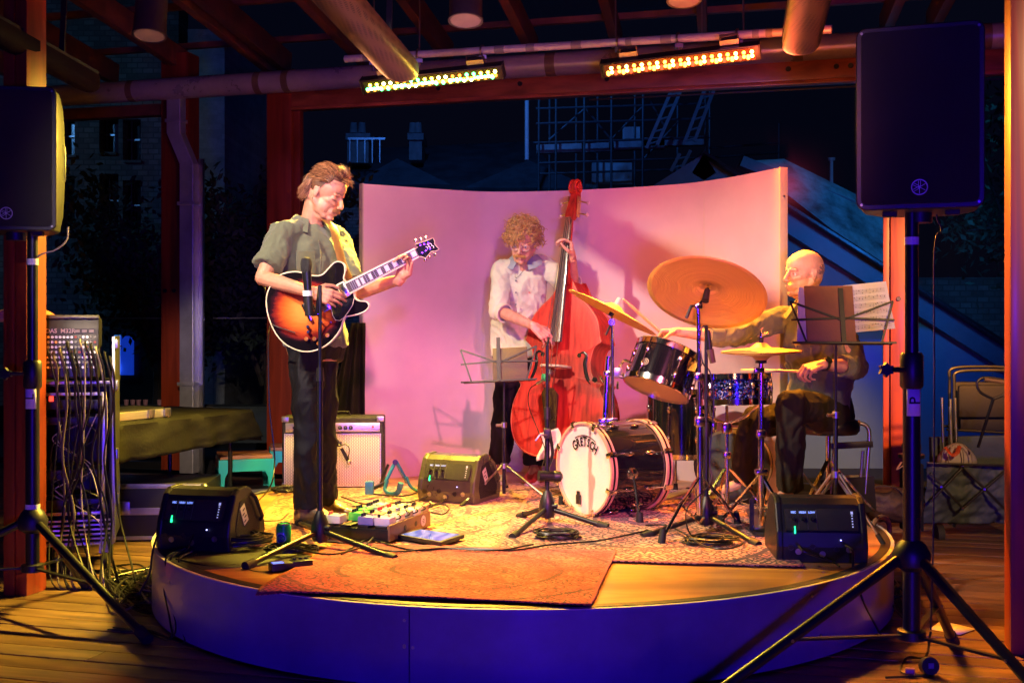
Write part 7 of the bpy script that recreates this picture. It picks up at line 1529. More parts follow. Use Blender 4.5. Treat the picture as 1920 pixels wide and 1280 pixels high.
# ---- equipment rack with mixer
RY_ = 6.15
def rx(px, Y=RY_): return (px - 960) / F * Y
def rz_(py, Y=RY_): return CZ - (py - 610) / F * Y
rk = thing('equipment_rack', 'tall black flight case rack with gold lit metal edges, full of hanging cables', 'rack case', (rx(140), RY_ + .2, 0))
x0, x1, zb_, zt = rx(66), rx(213), .16, rz_(716); cx_ = (x0 + x1) / 2; w_ = x1 - x0; dp = .5
PNL = mat('black_laminate', (.015, .015, .015), .5, bump=.1)
for nm, c, s in (('side_panel', (x0 + .01, RY_ + dp / 2, (zb_ + zt) / 2), (.02, dp, zt - zb_)), ('side_panel', (x1 - .01, RY_ + dp / 2, (zb_ + zt) / 2), (.02, dp, zt - zb_)), ('top_panel', (cx_, RY_ + dp / 2, zt - .01), (w_ - .042, dp, .02)), ('base_panel', (cx_, RY_ + dp / 2, zb_ + .01), (w_ - .042, dp, .02)), ('rear_panel', (cx_, RY_ + dp - .01, (zb_ + zt) / 2), (w_ - .042, .02, zt - zb_ - .042))): MB().box(c, s).build(nm, PNL, rk)
for a_, b_ in (((x0, zb_), (x0, zt)), ((x1, zb_), (x1, zt + .24)), ((x0, zt), (x1, zt)), ((x0, zb_), (x1, zb_)), ((x0 + .045, zb_ + .16), (x0 + .045, zt - .06)), ((x1 - .05, zb_ + .16), (x1 - .05, zt - .06)), ((x0 + .045, zt - .06), (x1 - .05, zt - .06)), ((x0 + .03, zb_ + .16), (x1 - .03, zb_ + .16))):
    MB().bar((a_[0], RY_ - .006, a_[1]), (b_[0], RY_ - .006, b_[1]), .016, .016, bev=.002).build('edge_extrusion', ALU, rk)
MB().box((x1 + .0, RY_ + .2, zt + .12), (.016, .4, .24)).build('lid_side_panel', PNL, rk)
for z in (zt - .02, .62, .38): MB().box((x1 + .012, RY_ + .05, z), (.02, .05, .06), None, .006).build('butterfly_latch', STL, rk)
MB().box((x1 + .012, RY_ + .03, zt + .2), (.02, .05, .05), None, .006).build('butterfly_latch', STL, rk)
for k, (z, h) in enumerate(((zt - .115, .05), (zt - .20, .04), (.52, .05), (.36, .06))): MB().box((cx_ - .0, RY_ + .12, z), (w_ - .12, .2, h), None, .003).build('rack_unit', BM if k % 2 else M_['black'], rk)
MB().box((rx(103), RY_ + .015, rz_(746)), (.022, .01, .026), None, .002).build('power_switch', emis('red_switch', (1, .04, .02), 2.5), rk)
for k in range(5): MB().box((cx_, RY_ - .03 - k * .001, zb_ + .03 + k * .024), (w_ - .02, .012, .009)).build('base_slat', ALU, rk)
for sx in (x0 + .05, x1 - .05):
    for sy in (.06, dp - .06): MB().cyl((sx - .016, RY_ + sy, .055), (sx + .016, RY_ + sy, .055), .055, seg=18).build('caster', RUB, rk); MB().box((sx, RY_ + sy, .125), (.05, .05, .05)).build('caster_bracket', STL, rk)
mx = thing('mixing_console', 'black mixing console standing on end in the rack with rows of sockets on its back', 'mixer', (rx(118), RY_ + .1, zt))
mM = frame((rx(119, 6.05), 6.05, rz_(648, 6.05)), (1, 0, 0), Vector((0, .12, 1)).normalized(), Vector((0, -1, .12)).normalized()); mw_ = rx(178, 6.05) - rx(62, 6.05); mh = rz_(590, 6.05) - rz_(706, 6.05)
MB(mM).box((0, 0, -.1), (mw_, mh, .2), None, .006).build('console_body', BM, mx); MB(mM).box((0, mh / 2 - .012, .01), (mw_ + .004, .02, .03), None, .004).build('top_lip', mat('olive_metal', (.10, .09, .04), .35, .5), mx)
MB(mM).box((0, mh / 2 - .085, .002), (mw_ - .02, .03, .004)).build('name_strip', BK, mx)
text('OMIDAS  M32R', .030, mM @ Matrix.Translation((-.055, mh / 2 - .084, .0045)), 'lettering', mat('console_print', (.7, .62, .5), .5), mx, .0003, bold=.0007)
for k in range(3): MB(mM).box((.055 + k * .034, mh / 2 - .084, .0045), (.024, .014, .0006)).build('printed_badge', mat('console_print2', (.5, .45, .38), .5), mx)
s_m = (MB(mM), MB(mM), MB(mM)); rnd = random.Random(4)
for r_ in range(7):
    for k in range(16):
        s_m[rnd.choice((0, 0, 1, 2) if k > 8 else (0, 0, 1))].cyl((-mw_ / 2 + .02 + k * (mw_ - .04) / 15, mh / 2 - .115 - r_ * .026, .0), (-mw_ / 2 + .02 + k * (mw_ - .04) / 15, mh / 2 - .115 - r_ * .026, .008), .0068, seg=8)
for a_, m in zip(s_m, (STL, M_['chrome'], mat('red_socket', (.5, .06, .03), .4))): a_.build('socket_row', m, mx, kind='stuff')
PCX = [90, 100, 126, 150, 160, 170, 180, 185, 133, 140, 196, 112, 118, 205]; ORD = 'first second third fourth fifth sixth seventh eighth ninth tenth eleventh twelfth thirteenth last'.split()
for k, (px, py) in enumerate(((90, 655), (100, 660), (126, 640), (150, 636), (160, 640), (170, 645), (180, 650), (185, 655), (133, 660), (140, 655), (196, 660), (112, 652), (118, 668), (205, 668))):
    r_ = random.Random(k); a = P(px, py, 5.93); cable('patch_cable', 'cable hanging from the mixing console over the open rack, %s from the left' % ORD[sorted(PCX).index(px)], [a, a + Vector((.02, -.05, -.02)), a + Vector((.045, -.06, -.10)), P(px + 12 + r_.uniform(-8, 12), 760, 5.9), P(px + r_.uniform(-20, 25), 860, 5.92), P(px + r_.uniform(-10, 30), 960, 5.96), D(px + 30 + r_.uniform(-30, 30), 1105, .006), D(215 + r_.uniform(0, 60), 1090 + r_.uniform(-20, 30), .006), D(270 + r_.uniform(-10, 15), 1110 + r_.uniform(-30, 20), .006)], .0042 + .0012 * (k % 3), mat('pale_cable', (.36, .32, .25), .5) if k in (3, 6) else (mat('tan_cable2', (.12, .10, .06), .5) if k % 5 == 1 else None), 'cables hanging from the rack')
for k in range(9):
    r_ = random.Random(40 + k); a = P(r_.uniform(115, 190), r_.uniform(760, 800), 6.12); cable('rack_cable', 'thin loose cable looping inside the open lower half of the rack', [a] + [P(r_.uniform(95, 195), y + r_.uniform(-15, 15), 6.1 + r_.uniform(-.04, .08)) for y in (830, 880, 925, 960, 985)], .003, mat('cream_wire', (.5, .46, .38), .5) if k % 3 == 0 else None, 'cables inside the rack')
for o_ in (rk, mx):
    pv = Vector((x1, RY_, 0)); o_.location = pv + Matrix.Rotation(R(15), 3, 'Z') @ (o_.location - pv); o_.rotation_euler = (0, 0, R(15))
# person behind the mixer: only the hand shows
hp_ = thing('person', 'person mostly out of frame at the left edge resting a hand on the mixing console', 'person', (-3.25, 6.5, 0))
mb = MB(); wr = P(52, 583, 6.30); hand_prims(mb, P(58, 580, 6.28), (.95, -.1, -.22), (0, .1, -1), (.1, 1, 0), [(.25, .3, .2)] * 4, 1.0); cap(mb, wr, (-2.98, 6.42, 1.32), .028, .04); cap(mb, (-2.98, 6.42, 1.32), (-3.2, 6.5, 1.50), .04, .05)
cap(mb, (-3.25, 6.5, 1.45), (-3.35, 6.5, 1.0), .15, .14); cap(mb, (-3.3, 6.5, 1.5), (-3.3, 6.5, 1.62), .05, .05); ell(mb, Matrix(), (-3.3, 6.46, 1.72), (.08, .095, .115)); 
for sx in (-.1, .1): cap(mb, (-3.35 + sx, 6.5, .95), (-3.35 + sx, 6.5, .08), .09, .05)
cap(mb, (-3.42, 6.5, 1.45), (-3.6, 6.45, 1.1), .05, .04); remesh(mb, 'body', .005, 3, SK2, hp_)
mb = MB(); cap(mb, (-3.25, 6.5, 1.44), (-3.35, 6.5, .95), .18, .17, 16); cap(mb, (-3.2, 6.5, 1.5), (-3.0, 6.43, 1.34), .07, .06, 14, flat1=True); cap(mb, (-3.42, 6.5, 1.46), (-3.56, 6.46, 1.2), .07, .06, 14, flat1=True); remesh(mb, 'shirt', .012, 3, M_['fabric'], hp_, folds(.006)); 
mb = MB(); [cap(mb, (-3.35 + sx, 6.5, .95), (-3.35 + sx, 6.5, .1), .12, .08, 14, flat1=True) for sx in (-.1, .1)]; remesh(mb, 'trousers', .012, 3, M_['fabric'], hp_)
# ---- covered table with a silver case
tA, tB = Vector((-2.27, 6.55, .75)), Vector((-1.71, 7.62, .75)); tu = (tB - tA).normalized(); tv = Vector((-tu.y, tu.x, 0)); TL = (tB - tA).length
tbl = thing('table', 'folding table under a dark draped cloth behind the rack', 'table', (tA + tB) / 2 - Z_ * .75)
MB(frame(tA - Z_ * .03, tu, tv, Z_)).box((TL / 2, .35, 0), (TL - .04, .66, .025), None, .004).build('tabletop', BK, tbl)
for a_ in (.08, TL - .1):
    for b_ in (.08, .6): q = tA + tu * a_ + tv * b_; MB().cyl((q.x, q.y, .005), (q.x, q.y, .705), .014, seg=8).build('leg', BM, tbl)
def clf(u_, v_):
    top_w = .70; s_ = v_ * (top_w + .24) - .24; x = u_ * TL
    if s_ >= 0: p = tA + tu * x + tv * s_; p.z = .752 + .002 * math.sin(x * 20)
    else:
        d = -s_; k = d / .24; p = tA + tu * (x + (.10 * k * max(0, (u_ - .93) / .07))) - tv * (.018 + .03 * k * (1 + .8 * math.sin(u_ * 23 + math.sin(u_ * 9) * 2)) * .6 + .01 * noise.noise(Vector((x * 9, d * 12, 1)))); p.z = .75 - d * (.95 - .18 * u_)
        p += tv * (.012 * noise.noise(Vector((x * 5 + d * 14, d * 9, 3))))
    return tuple(p)
cl = MB().grid(clf, 90, 34); o = one(cl, 'tablecloth', mat('olive_black_cloth', (.009, .008, .006), .7, bump=.25, bscale=60, spec=.2), 'dark creased cloth hanging over the folding table', 'tablecloth', solid=.003)
sk = [tB + tv * .0, tB + tv * .7]; mb = MB().grid(lambda u_, v_: tuple(sk[0].lerp(sk[1], u_) + tu * (.02 + .10 * v_ * (1 - u_) + .02 * v_ * math.sin(u_ * 14)) + Z_ * (.001 - v_ * .21)), 20, 6); mb.build('end_skirt', o.data.materials[0], o, solid=.003)
cs_ = thing('silver_case', 'slim aluminium equipment case lying on the dark tablecloth', 'case', tA + tu * .28 + tv * .12 + Z_ * .004)
cM = frame(tA + tu * .26 + tv * .16 + Z_ * .03, tu, tv, Z_); MB(cM).box((0, 0, .0), (.46, .30, .048), None, .006).build('case_shell', mat('ribbed_aluminium', (.6, .56, .45), .35, .8, stretch=(1, 1, 30)), cs_); MB(cM).box((0, 0, .028), (.42, .26, .012), None, .003).build('open_tray', BK, cs_)
for a_ in (-.2, .08, .21): MB(cM).box((a_, -.155, .004), (.05, .012, .05), None, .004).build('latch', STL, cs_)
for a_ in (-1, 1): MB(cM).box((a_ * .225, -.145, 0), (.03, .03, .056), None, .008).build('corner_cap', M_['chrome'], cs_)
# ---- road cases on the deck behind the left monitor
def roadcase(label, c, d, yaw, open_=False):
    t = thing('road_case', label, 'road case', (c[0], c[1], 0)); M = Matrix.Translation(c) @ rotz(yaw); MB(M).box((0, 0, d[2] / 2), d, None, .004).build('case_body', PNL, t)
    for z in (.02, d[2] * .5, d[2] * .56, d[2] - .012): MB(M).box((0, -d[1] / 2 - .003, z), (d[0], .008, .022), None, .002).build('edge_extrusion', ALU, t); 
    MB(M).box((0, -d[1] / 2 + .01, d[2] + .002), (d[0], .022, .006)).build('edge_extrusion', ALU, t)
    for s_ in (-1, 1):
        for z in (.02, d[2] - .02): MB(M).ball((s_ * (d[0] / 2 - .012), -d[1] / 2, z), (.03, .024, .026), 10).build('ball_corner', STL, t)
        MB(M).box((s_ * d[0] * .28, -d[1] / 2 - .008, d[2] * .6), (.07, .016, .075), None, .006).build('butterfly_latch', STL, t)
    return t, M
roadcase('low black road case with pale metal edges left of the floor monitor', (-2.18, 7.3, 0), (.62, .5, .34), R(4))
c2, M2 = roadcase('open shallow road case with bright latches beyond the left floor monitor', (-1.98, 7.98, 0), (.75, .55, .20), R(28))
# ---- teal stools
TEAL = mat('teal_steel', (.03, .60, .66), .35, var=.06, bump=.03, coat=.2)
def stool(label, x, y, rz):
    t = thing('low_stool', label, 'stool', (x, y, 0)); M = Matrix.Translation((x, y, 0)) @ rotz(rz)
    for k in range(3): MB(M).box((0, (k - 1) * .112, .432), (.34, .110, .022), None, .003).build('seat_board', wood('stool_board_%d' % k, (.42, .16, .08), (.62, .27, .15), .5, (.1, 1, 1), 14, .2) if t.name == 'low_stool' else bpy.data.materials['stool_board_%d' % k], t)
    for a_ in range(4):
        Ma = M @ rotz(a_ * PI / 2); pr = [(-.168, .42), (.168, .42), (.205, .0), (.160, .0), (.138, .30), (.118, .34), (-.118, .34), (-.138, .30), (-.160, .0), (-.205, .0)]
        MB(Ma @ frame((0, -.166, 0), (1, 0, 0), Vector((0, -.09, 1)).normalized() * 1, (0, -1, 0)) if False else Ma @ Matrix.Translation((0, -.166, 0)) @ Matrix.Shear('XZ', 4, (0, 0)) @ frame((0, 0, 0), (1, 0, 0), (0, 0, 1), (0, -1, 0))).prism(pr, .012).build('steel_side', TEAL, t, smooth=0, bevel=.003)
    return t
stool('teal metal stool with a timber seat between the table and the amplifier', -1.80, 7.85, R(18)); stool('second teal stool half hidden behind the white amplifier', -1.56, 8.38, R(12))
# ---- folding blue guitar stand
BL = mat('blue_stand_plastic', (.02, .16, .28), .4, var=.1, coat=.2); t = thing('guitar_stand', 'folded out blue guitar stand on the rug beside the amplifier', 'guitar stand', S(738, 925)); q = lambda x, y, Y=6.95: P(x, y, Y)
MB().bar(q(742, 864), q(722, 905, 6.9), .022, .014, bev=.004).build('front_leg', BL, t); MB().bar(q(742, 864), q(764, 905, 7.0), .026, .016, bev=.004).build('rear_leg', BL, t); MB().bar(q(728, 870, 7.1), q(712, 912, 7.12), .016, .014, bev=.003).build('front_leg', BM, t)
MB().bar(q(722, 905, 6.9), q(700, 915, 6.72), .02, .02, bev=.004).build('yoke_arm', BM, t); MB().box(tuple(q(693, 914, 6.7)), (.05, .05, .075), rotz(0), .008).build('yoke_pad', BL, t)
pr = crom([(0, 0, 0), (.02, -.05, 0), (.06, -.08, 0), (.11, -.075, 0), (.15, -.03, 0), (.17, .0, 0)], 4); MB().tube([q(762, 900, 6.95) + Vector((p.x, 0, p.y + .02)) for p in pr], .013, 8, flat=.7).build('foot_curve', BL, t)
MB().tube(crom([q(726, 900, 6.8), q(722, 918, 6.78), q(733, 926, 6.75), q(746, 922, 6.72), q(752, 905, 6.7)], 5), .017, 8, flat=.7).build('yoke_hook', BL, t); MB().cyl(q(741, 866, 6.93), q(741, 866, 7.0), .016, seg=12).build('hinge', BM, t)
# ---- pedalboard
Np, Rp = Vector((-.554, 5.32, ST)), Vector((-.406, 5.73, ST)); pu_ = (Rp - Np).normalized(); pv_ = Vector((-pu_.y, pu_.x, 0)); pb_ = thing('pedalboard', 'small pedalboard crowded with coloured effects pedals in front of the guitarist', 'pedalboard', (Np + Rp) / 2)
pM = frame(Np + Z_ * .012, pu_, pv_, Z_); BT = mat('tan_metal', (.20, .12, .07), .45, .3); MB(pM).box((.225, .008, .04), (.46, .014, .075), None, .003).build('side_rail', BT, pb_)
for k in range(4): MB(pM).box((.225, .05 + k * .09, .062), (.45, .055, .012), None, .002).build('board_slat', BM, pb_)
for x in (.0, .45): MB(pM).box((x, .18, .03), (.012, .34, .055), None, .002).build('end_rail', BM, pb_)
MB(pM).box((.09, .20, .035), (.15, .10, .03), None, .003).build('power_supply', BK, pb_)
for x in (.16, .28): MB(pM).cyl((x, .0005, .042), (x, -.0012, .042), .013, seg=18).build('round_cutout', BK, pb_)
ro = MB(pM).cyl((.365, .0005, .042), (.365, -.0015, .042), .026, seg=24).build('round_sticker', mat('sticker_white', (.65, .62, .55), .5), pb_)
for k in range(3): MB(pM).box((.365, -.002, .034 + k * .008), (.026 - .006 * abs(k - 1), .001, .003)).build('sticker_mark', BK, ro)
pc = {'lav': (.50, .46, .62), 'blue': (.16, .14, .42), 'grn': (.05, .42, .06), 'cre': (.62, .55, .45), 'wht': (.66, .64, .6), 'tan': (.35, .25, .14), 'gry': (.25, .25, .26)}
pcm = {k: mat('pedal_' + k, v, .35, var=.08, coat=.3) for k, v in pc.items()}; ORG = mat('orange_knob', (.8, .16, .05), .4); REDK = mat('red_knob', (.7, .03, .03), .4)
for i, (x, y, c_, n_, kc_) in enumerate(((.05, .05, 'lav', 1, BK), (.05, .135, 'blue', 2, BK), (.04, .30, 'wht', 2, ORG), (.15, .05, 'cre', 2, BK), (.14, .23, 'grn', 3, BK), (.15, .14, 'tan', 2, BK), (.24, .05, 'gry', 2, STL), (.23, .14, 'wht', 2, REDK), (.24, .26, 'grn', 3, BK), (.33, .05, 'wht', 2, BK), (.33, .14, 'cre', 2, REDK), (.33, .25, 'gry', 3, BK), (.42, .05, 'tan', 2, BK), (.42, .14, 'cre', 3, BK), (.42, .26, 'wht', 3, BK))):
    cn = {'lav': 'lavender', 'blue': 'dark blue', 'grn': 'green', 'cre': 'cream', 'wht': 'white', 'tan': 'tan', 'gry': 'grey'}[c_]; nm_ = f'small {cn} effects pedal on the pedalboard, row {["nearest the viewer", "in the middle", "nearest the guitarist"][0 if y < .1 else (1 if y < .2 else 2)]}, {["first", "second", "third", "fourth", "last"][min(4, int(x * 10.5))]} from the left'
    p = thing('effects_pedal', nm_, 'effects pedal', pM @ Vector((x, y, .07)), 'pedals on the pedalboard'); MB(pM).box((x, y, .088), (.072, .078, .038), None, .004).build('enclosure', pcm[c_], p)
    for k in range(n_): MB(pM).cyl((x - .02 + k * .02, y + .022, .107), (x - .02 + k * .02, y + .022, .122), .0075, .0065, 10).build('knob', kc_, p)
    MB(pM).cyl((x, y - .02, .107), (x, y - .02, .116), .007, seg=10).build('footswitch', M_['chrome'], p)
    if i % 3 == 0: MB(pM).tube(crom([(x + .03, y - .035, .09), (x + .05, y - .055, .10), (x + .065, y - .03, .115), (x + .08, y - .03, .09)], 4), .0035, 6).build('patch_lead', M_['cable'], p)
tb_ = thing('tablet', 'tablet computer in a dark case lying face up on the rug beside the pedalboard', 'tablet', S(806, 1016)); c4 = [S(744, 1015), S(827, 1030), S(871, 1015), S(786, 1004)]
def quad_slab(c, z0, z1, sh, nm, m, par): cc = sum(c, Vector()) / 4; v = [cc + (p - cc) * sh for p in c]; return MB().add([Vector((p.x, p.y, ST + z0)) for p in v] + [Vector((p.x, p.y, ST + z1)) for p in v], [(0, 1, 2, 3), (4, 5, 6, 7)] + [(i, (i + 1) % 4, 4 + (i + 1) % 4, 4 + i) for i in range(4)]).build(nm, m, par, smooth=0, bevel=.002)
quad_slab(c4, .016, .034, 1, 'case', BK, tb_); m, nt, b_ = _nt('tablet_screen'); n_ = nt.nodes; tc = n_.new('ShaderNodeTexCoord'); wv = n_.new('ShaderNodeTexWave'); wv.inputs['Scale'].default_value = 5; wv.inputs['Distortion'].default_value = 6; rr_ = n_.new('ShaderNodeValToRGB'); rr_.color_ramp.elements[0].color = (.10, .2, .75, 1); rr_.color_ramp.elements[1].color = (.5, .55, .95, 1)
nt.links.new(tc.outputs['Object'], wv.inputs[0]); nt.links.new(wv.outputs['Fac'], rr_.inputs[0]); nt.links.new(rr_.outputs[0], b_.inputs['Emission Color']); b_.inputs['Emission Strength'].default_value = .75; b_.inputs['Base Color'].default_value = (.02, .02, .03, 1); b_.inputs['Roughness'].default_value = .06; quad_slab(c4, .034, .0348, .86, 'screen', m, tb_)  # blue reflection on the dark glass, put in as emission
# ---- can, belt pack, small stuff
t = thing('drink_can', 'green drinks can with a round badge on the stage by the microphone stand', 'can', S(532, 1031)); b = S(532, 1031); MB().lathe([(0, .002), (.024, .0), (.031, .008), (.033, .014), (.033, .105), (.027, .118), (.0275, .121), (.025, .118), (0, .117)], Matrix.Translation(b), 32, caps=False).build('can_body', mat('green_can', (.02, .55, .08), .3, .1, coat=.5), t); MB().lathe([(.0285, .116), (.029, .1215), (.026, .1215), (.025, .118)], Matrix.Translation(b), 32, caps=False).build('can_rim', STL, t)
def onc(a_, z, r_=.0334): return Vector((b.x + r_ * math.sin(a_), b.y - r_ * math.cos(a_), b.z + z))
for r0, m in ((.028, mat('badge_blue', (.03, .12, .35), .3)), (.024, mat('badge_pale', (.35, .5, .55), .3)), (.0195, mat('badge_navy', (.02, .07, .22), .3))):
    k_ = 24; rr0 = .0334 + (.028 - r0) * .05; c_ = [onc(-.25, .058, rr0)] + [onc(-.25 + r0 * math.cos(2 * PI * i / k_) / .0334, .058 + r0 * math.sin(2 * PI * i / k_), rr0) for i in range(k_)]; MB().add(c_, [(0, i + 1, (i + 1) % k_ + 1) for i in range(k_)]).build('round_badge_print', m, t)
for i in range(3): MB().bar(onc(-.25 - .2, .052 + i * .006, .0345), onc(-.25 + .2, .056 + i * .006, .0345), .002, .001).build('badge_mark', mat('badge_pale2', (.5, .6, .62), .3), t)
t = thing('wireless_pack', 'small black wireless pack with a glowing blue display at the rug corner', 'radio pack', S(535, 1070)); Mw = Matrix.Translation(S(540, 1068)) @ rotz(R(28)); MB(Mw).box((-.03, 0, .018), (.09, .065, .034), None, .006).build('pack_body', BK, t); MB(Mw).box((.055, .0, .02), (.085, .06, .036), None, .005).build('battery_box', BM, t); MB(Mw).box((-.045, -.005, .0355), (.045, .032, .001)).build('display', emis('blue_display', (.05, .12, 1), 1.6), t)
for k in range(3): MB(Mw).cyl((.03 + k * .025, .01, .038), (.03 + k * .025, .01, .046), .008, seg=10).build('dial', BK, t)
cable('pack_cable', 'thin cable running along the stage edge to the wireless pack', [S(330, 1052) + Z_ * .01, S(400, 1062), S(440, 1058), S(475, 1070), S(500, 1072)] , .0035)
def coil(label, px, py, rx_, ry_, n, seed, h=.04):
    c = S(px, py); r_ = random.Random(seed); pts = []; Yc = c.y
    for k in range(n * 12): a_ = 2 * PI * k / 12; q_ = .72 + .28 * math.sin(k * .37 + seed) * r_.uniform(.7, 1); pts.append(c + Vector((rx_ * q_ * math.cos(a_) + r_.gauss(0, .006), ry_ * q_ * math.sin(a_) + r_.gauss(0, .006), .014 + h * abs(math.sin(k * .11)) + r_.uniform(0, .006))))
    o = MB().tube(crom(pts, 3), .0045, 5).build('cable_coil', M_['cable'], None); return tag(o, label, 'cable')
coil('thick pile of coiled black cable beside the left floor monitor', 447, 1026, .16, .12, 13, 1, .045); coil('coil of black cable at the foot of the centre microphone stand', 1045, 1012, .115, .085, 11, 2, .022); coil('coil of black cable under the drum microphone stand', 1332, 1024, .125, .09, 12, 3, .025); coil('small coil of yellow lit cable behind the guitarist boots', 532, 925, .08, .10, 7, 5, .015)
coil('loose cable coil near the green can and microphone stand legs', 545, 1038, .13, .09, 6, 7, .015)
cg = 'cables lying across the rugs'
for i, (lb, pts) in enumerate((('long cable crossing the front of the rugs from the pedalboard to the centre stand', [(640, 1048), (690, 1020), (730, 1030), (780, 1040), (860, 1036), (960, 1040), (1030, 1030), (1120, 1022), (1190, 1008), (1215, 1002)]), ('second long cable crossing the rugs just behind the first', [(600, 1024), (680, 1032), (740, 1044), (830, 1038), (930, 1042), (1000, 1030)]), ('cable winding over the sand rug between the boots and middle monitor', [(640, 940), (690, 955), (760, 950), (800, 958), (840, 940), (820, 920), (760, 938), (700, 935)]), ('cable looping on the sand rug toward the middle monitor sockets', [(640, 958), (720, 962), (790, 945), (850, 925), (880, 922)]), ('thin lead curling out from the right end of the pedalboard', [(803, 962), (830, 956), (842, 966), (830, 976), (808, 972)]), ('cable arcing behind the left microphone stand over the rug', [(560, 1045), (620, 1055), (680, 1040), (700, 1022)]), ('cable from the coil to the chrome stand by the bass drum', [(1210, 1000), (1250, 1000), (1290, 1020), (1320, 1040), (1360, 1046), (1392, 1036), (1380, 1024)]))):
    cable('stage_cable', lb, [S(*q_) + Z_ * (.022 + .003 * i) for q_ in pts], .0042)
for i, (a_, n_) in enumerate((((322, 1050), 3), ((312, 1052), 5), ((336, 1055), 7))):
    r_ = random.Random(i + 60); p0_ = S(*a_); cable('stage_cable', '%s of three black cables dropping over the left rim of the round stage' % ('middle', 'leftmost', 'rightmost')[i], [S(a_[0] + 25, a_[1] - 14) + Z_ * .02, p0_ + Z_ * .015, P(a_[0] - 4 + i * 4, a_[1] + 22, 5.0), P(a_[0] + r_.uniform(-12, 5), 1110, 4.98), P(a_[0] + r_.uniform(0, 12), 1165, 4.85), D(a_[0] + r_.uniform(-5, 8), 1195 + i * 6, .006), D(a_[0] - 50, 1185, .006), D(a_[0] - 110, 1178 + i * 4, .006)], .004, group='cables over the left stage rim')
for i in range(16):
    r_ = random.Random(80 + i); pts = [D(205 + r_.uniform(-15, 25), 1075 + r_.uniform(-15, 15), .006)]
    for k in range(5): pts.append(D(r_.uniform(195, 300), r_.uniform(1065, 1150), .006 + .05 * r_.random() ** 2))
    pts.append(D(288, 1130 + r_.uniform(-25, 20), .006)); cable('deck_cable', 'black cable in the tangle on the deck between the rack and the round stage', pts, r_.uniform(.003, .0052), mat('tan_cable3', (.14, .12, .07), .5) if i % 4 == 0 else None, 'tangled cables on the left deck', 10)
for i, (lb, a_, pts) in enumerate((('signal cable plugged into the left floor monitor', (297, 1000), [(285, 1040), (280, 1075), (262, 1110)]), ('mains cable plugged into the left floor monitor near its power light', (362, 1003), [(350, 1030), (322, 1052), (305, 1095)]))):
    cable('monitor_cable', lb, [P(a_[0], a_[1], 5.15), P(a_[0] - 6, a_[1] + 14, 5.10)] + [P(x, y, 5.06) for x, y in pts], .0045); 
for i, (lb, a_, e_) in enumerate((('pinkish lit signal cable plugged into the right floor monitor', (1497, 1023), (1560, 1052)), ('mains cable plugged into the right floor monitor dropping over the rim', (1585, 1022), (1600, 1075)))):
    cable('monitor_cable', lb, [P(a_[0], a_[1], 4.83), P(a_[0] + 14, a_[1] + 12, 4.8), P(e_[0], e_[1], 4.82), P(e_[0] + 14, e_[1] + 30 * (i + .3), 4.75 - .1 * i)] + ([P(1625, 1140, 4.7), D(1650, 1190, .006)] if i else []), .0045)
for i in range(8):
    r_ = random.Random(120 + i); cable('deck_cable', 'black cable in the heap on the deck beside the right tripod stand', [D(r_.uniform(1655, 1700), r_.uniform(1110, 1150), .006 + .08 * r_.random()) for k in range(5)] + [D(1715, 1160 + i * 4, .006)], .004, None, 'tangled cables by the right tripod')
pts = [P(1745, 1185, 4.2), D(1735, 1240, .02), D(1700, 1235, .006), D(1690, 1262, .006), D(1740, 1268, .006), D(1660, 1272, .006)]; cable('deck_cable', 'cable at the foot of the right tripod leading to a round plug adapter', pts, .0045)
t = thing('plug_adapter', 'round black mains adapter lying on the deck under the right tripod', 'adapter', D(1738, 1262)); MB().cyl(D(1738, 1262, .03), D(1738, 1262, .03) + Vector((0, -.04, .01)), .032, seg=20).build('adapter_body', BK, t); MB().box(tuple(D(1738, 1262, .03) + Vector((0, -.045, .012))), (.02, .004, .02), None, .001).build('socket_holes', mat('socket_blue', (.1, .12, .3), .4), t); MB().cyl(D(1715, 1268, .02), D(1698, 1266, .02), .012, seg=10).build('plug_end', mat('pink_plug', (.45, .2, .25), .4), t)
one(MB().add([D(1742, 1180, .004), D(1800, 1192, .006), D(1830, 1180, .004), D(1765, 1166, .008)], [(0, 1, 2, 3)]), 'paper_sheet', M_['white'], 'white sheet of paper lying on the deck at the right', 'paper', solid=.0006)
# ---- things piled on the right
VN = mat('black_vinyl2', (.010, .010, .016), .6, spec=.12, bump=.1)
for i, (lb, dx, dy) in enumerate((('folded black vinyl chair leaning at the right, the front one', 0, 0), ('folded black vinyl chair leaning at the right, behind the front one', -.03, .12))):
    t = thing('folding_chair', lb, 'chair', P(1840 , 900, 7.6)); Yc = 7.55 + dy; o_ = Vector((dx, 0, dy * .2)); MB().box(tuple(P(1848, 752, Yc) + o_), (.36, .04, .21), None, .02).build('backrest', VN, t); MB().box(tuple(P(1850, 790, Yc + .05) + o_), (.36, .05, .12), None, .015).build('seat', VN, t)
    for px in (1789, 1906): MB().tube([P(px, 700, Yc + .03) + o_, P(px, 860, Yc) + o_, P(px, 1000, Yc) * 1.0 + o_], .010, 8).build('frame_tube', BM, t)
    MB().tube(crom([P(1789, 720, Yc + .03) + o_, P(1793, 698, Yc + .03) + o_, P(1848, 694, Yc + .03) + o_, P(1902, 698, Yc + .03) + o_, P(1906, 720, Yc + .03) + o_], 5), .010, 8).build('frame_tube', BM, t); MB().cyl(P(1775, 805, Yc) + o_, P(1900, 812, Yc) + o_, .008, seg=8).build('cross_bar', BM, t)
t = thing('upturned_stool', 'four upright thin black metal legs of an upturned stool beside the folded chairs', 'upturned stool', P(1775, 850, 7.4))
for px, py in ((1766, 745), (1782, 748), (1781, 762), (1791, 746)): MB().cyl(P(px, py, 7.4), P(px + 3, 860, 7.4), .009, seg=10).build('leg', M_['steel'], t)
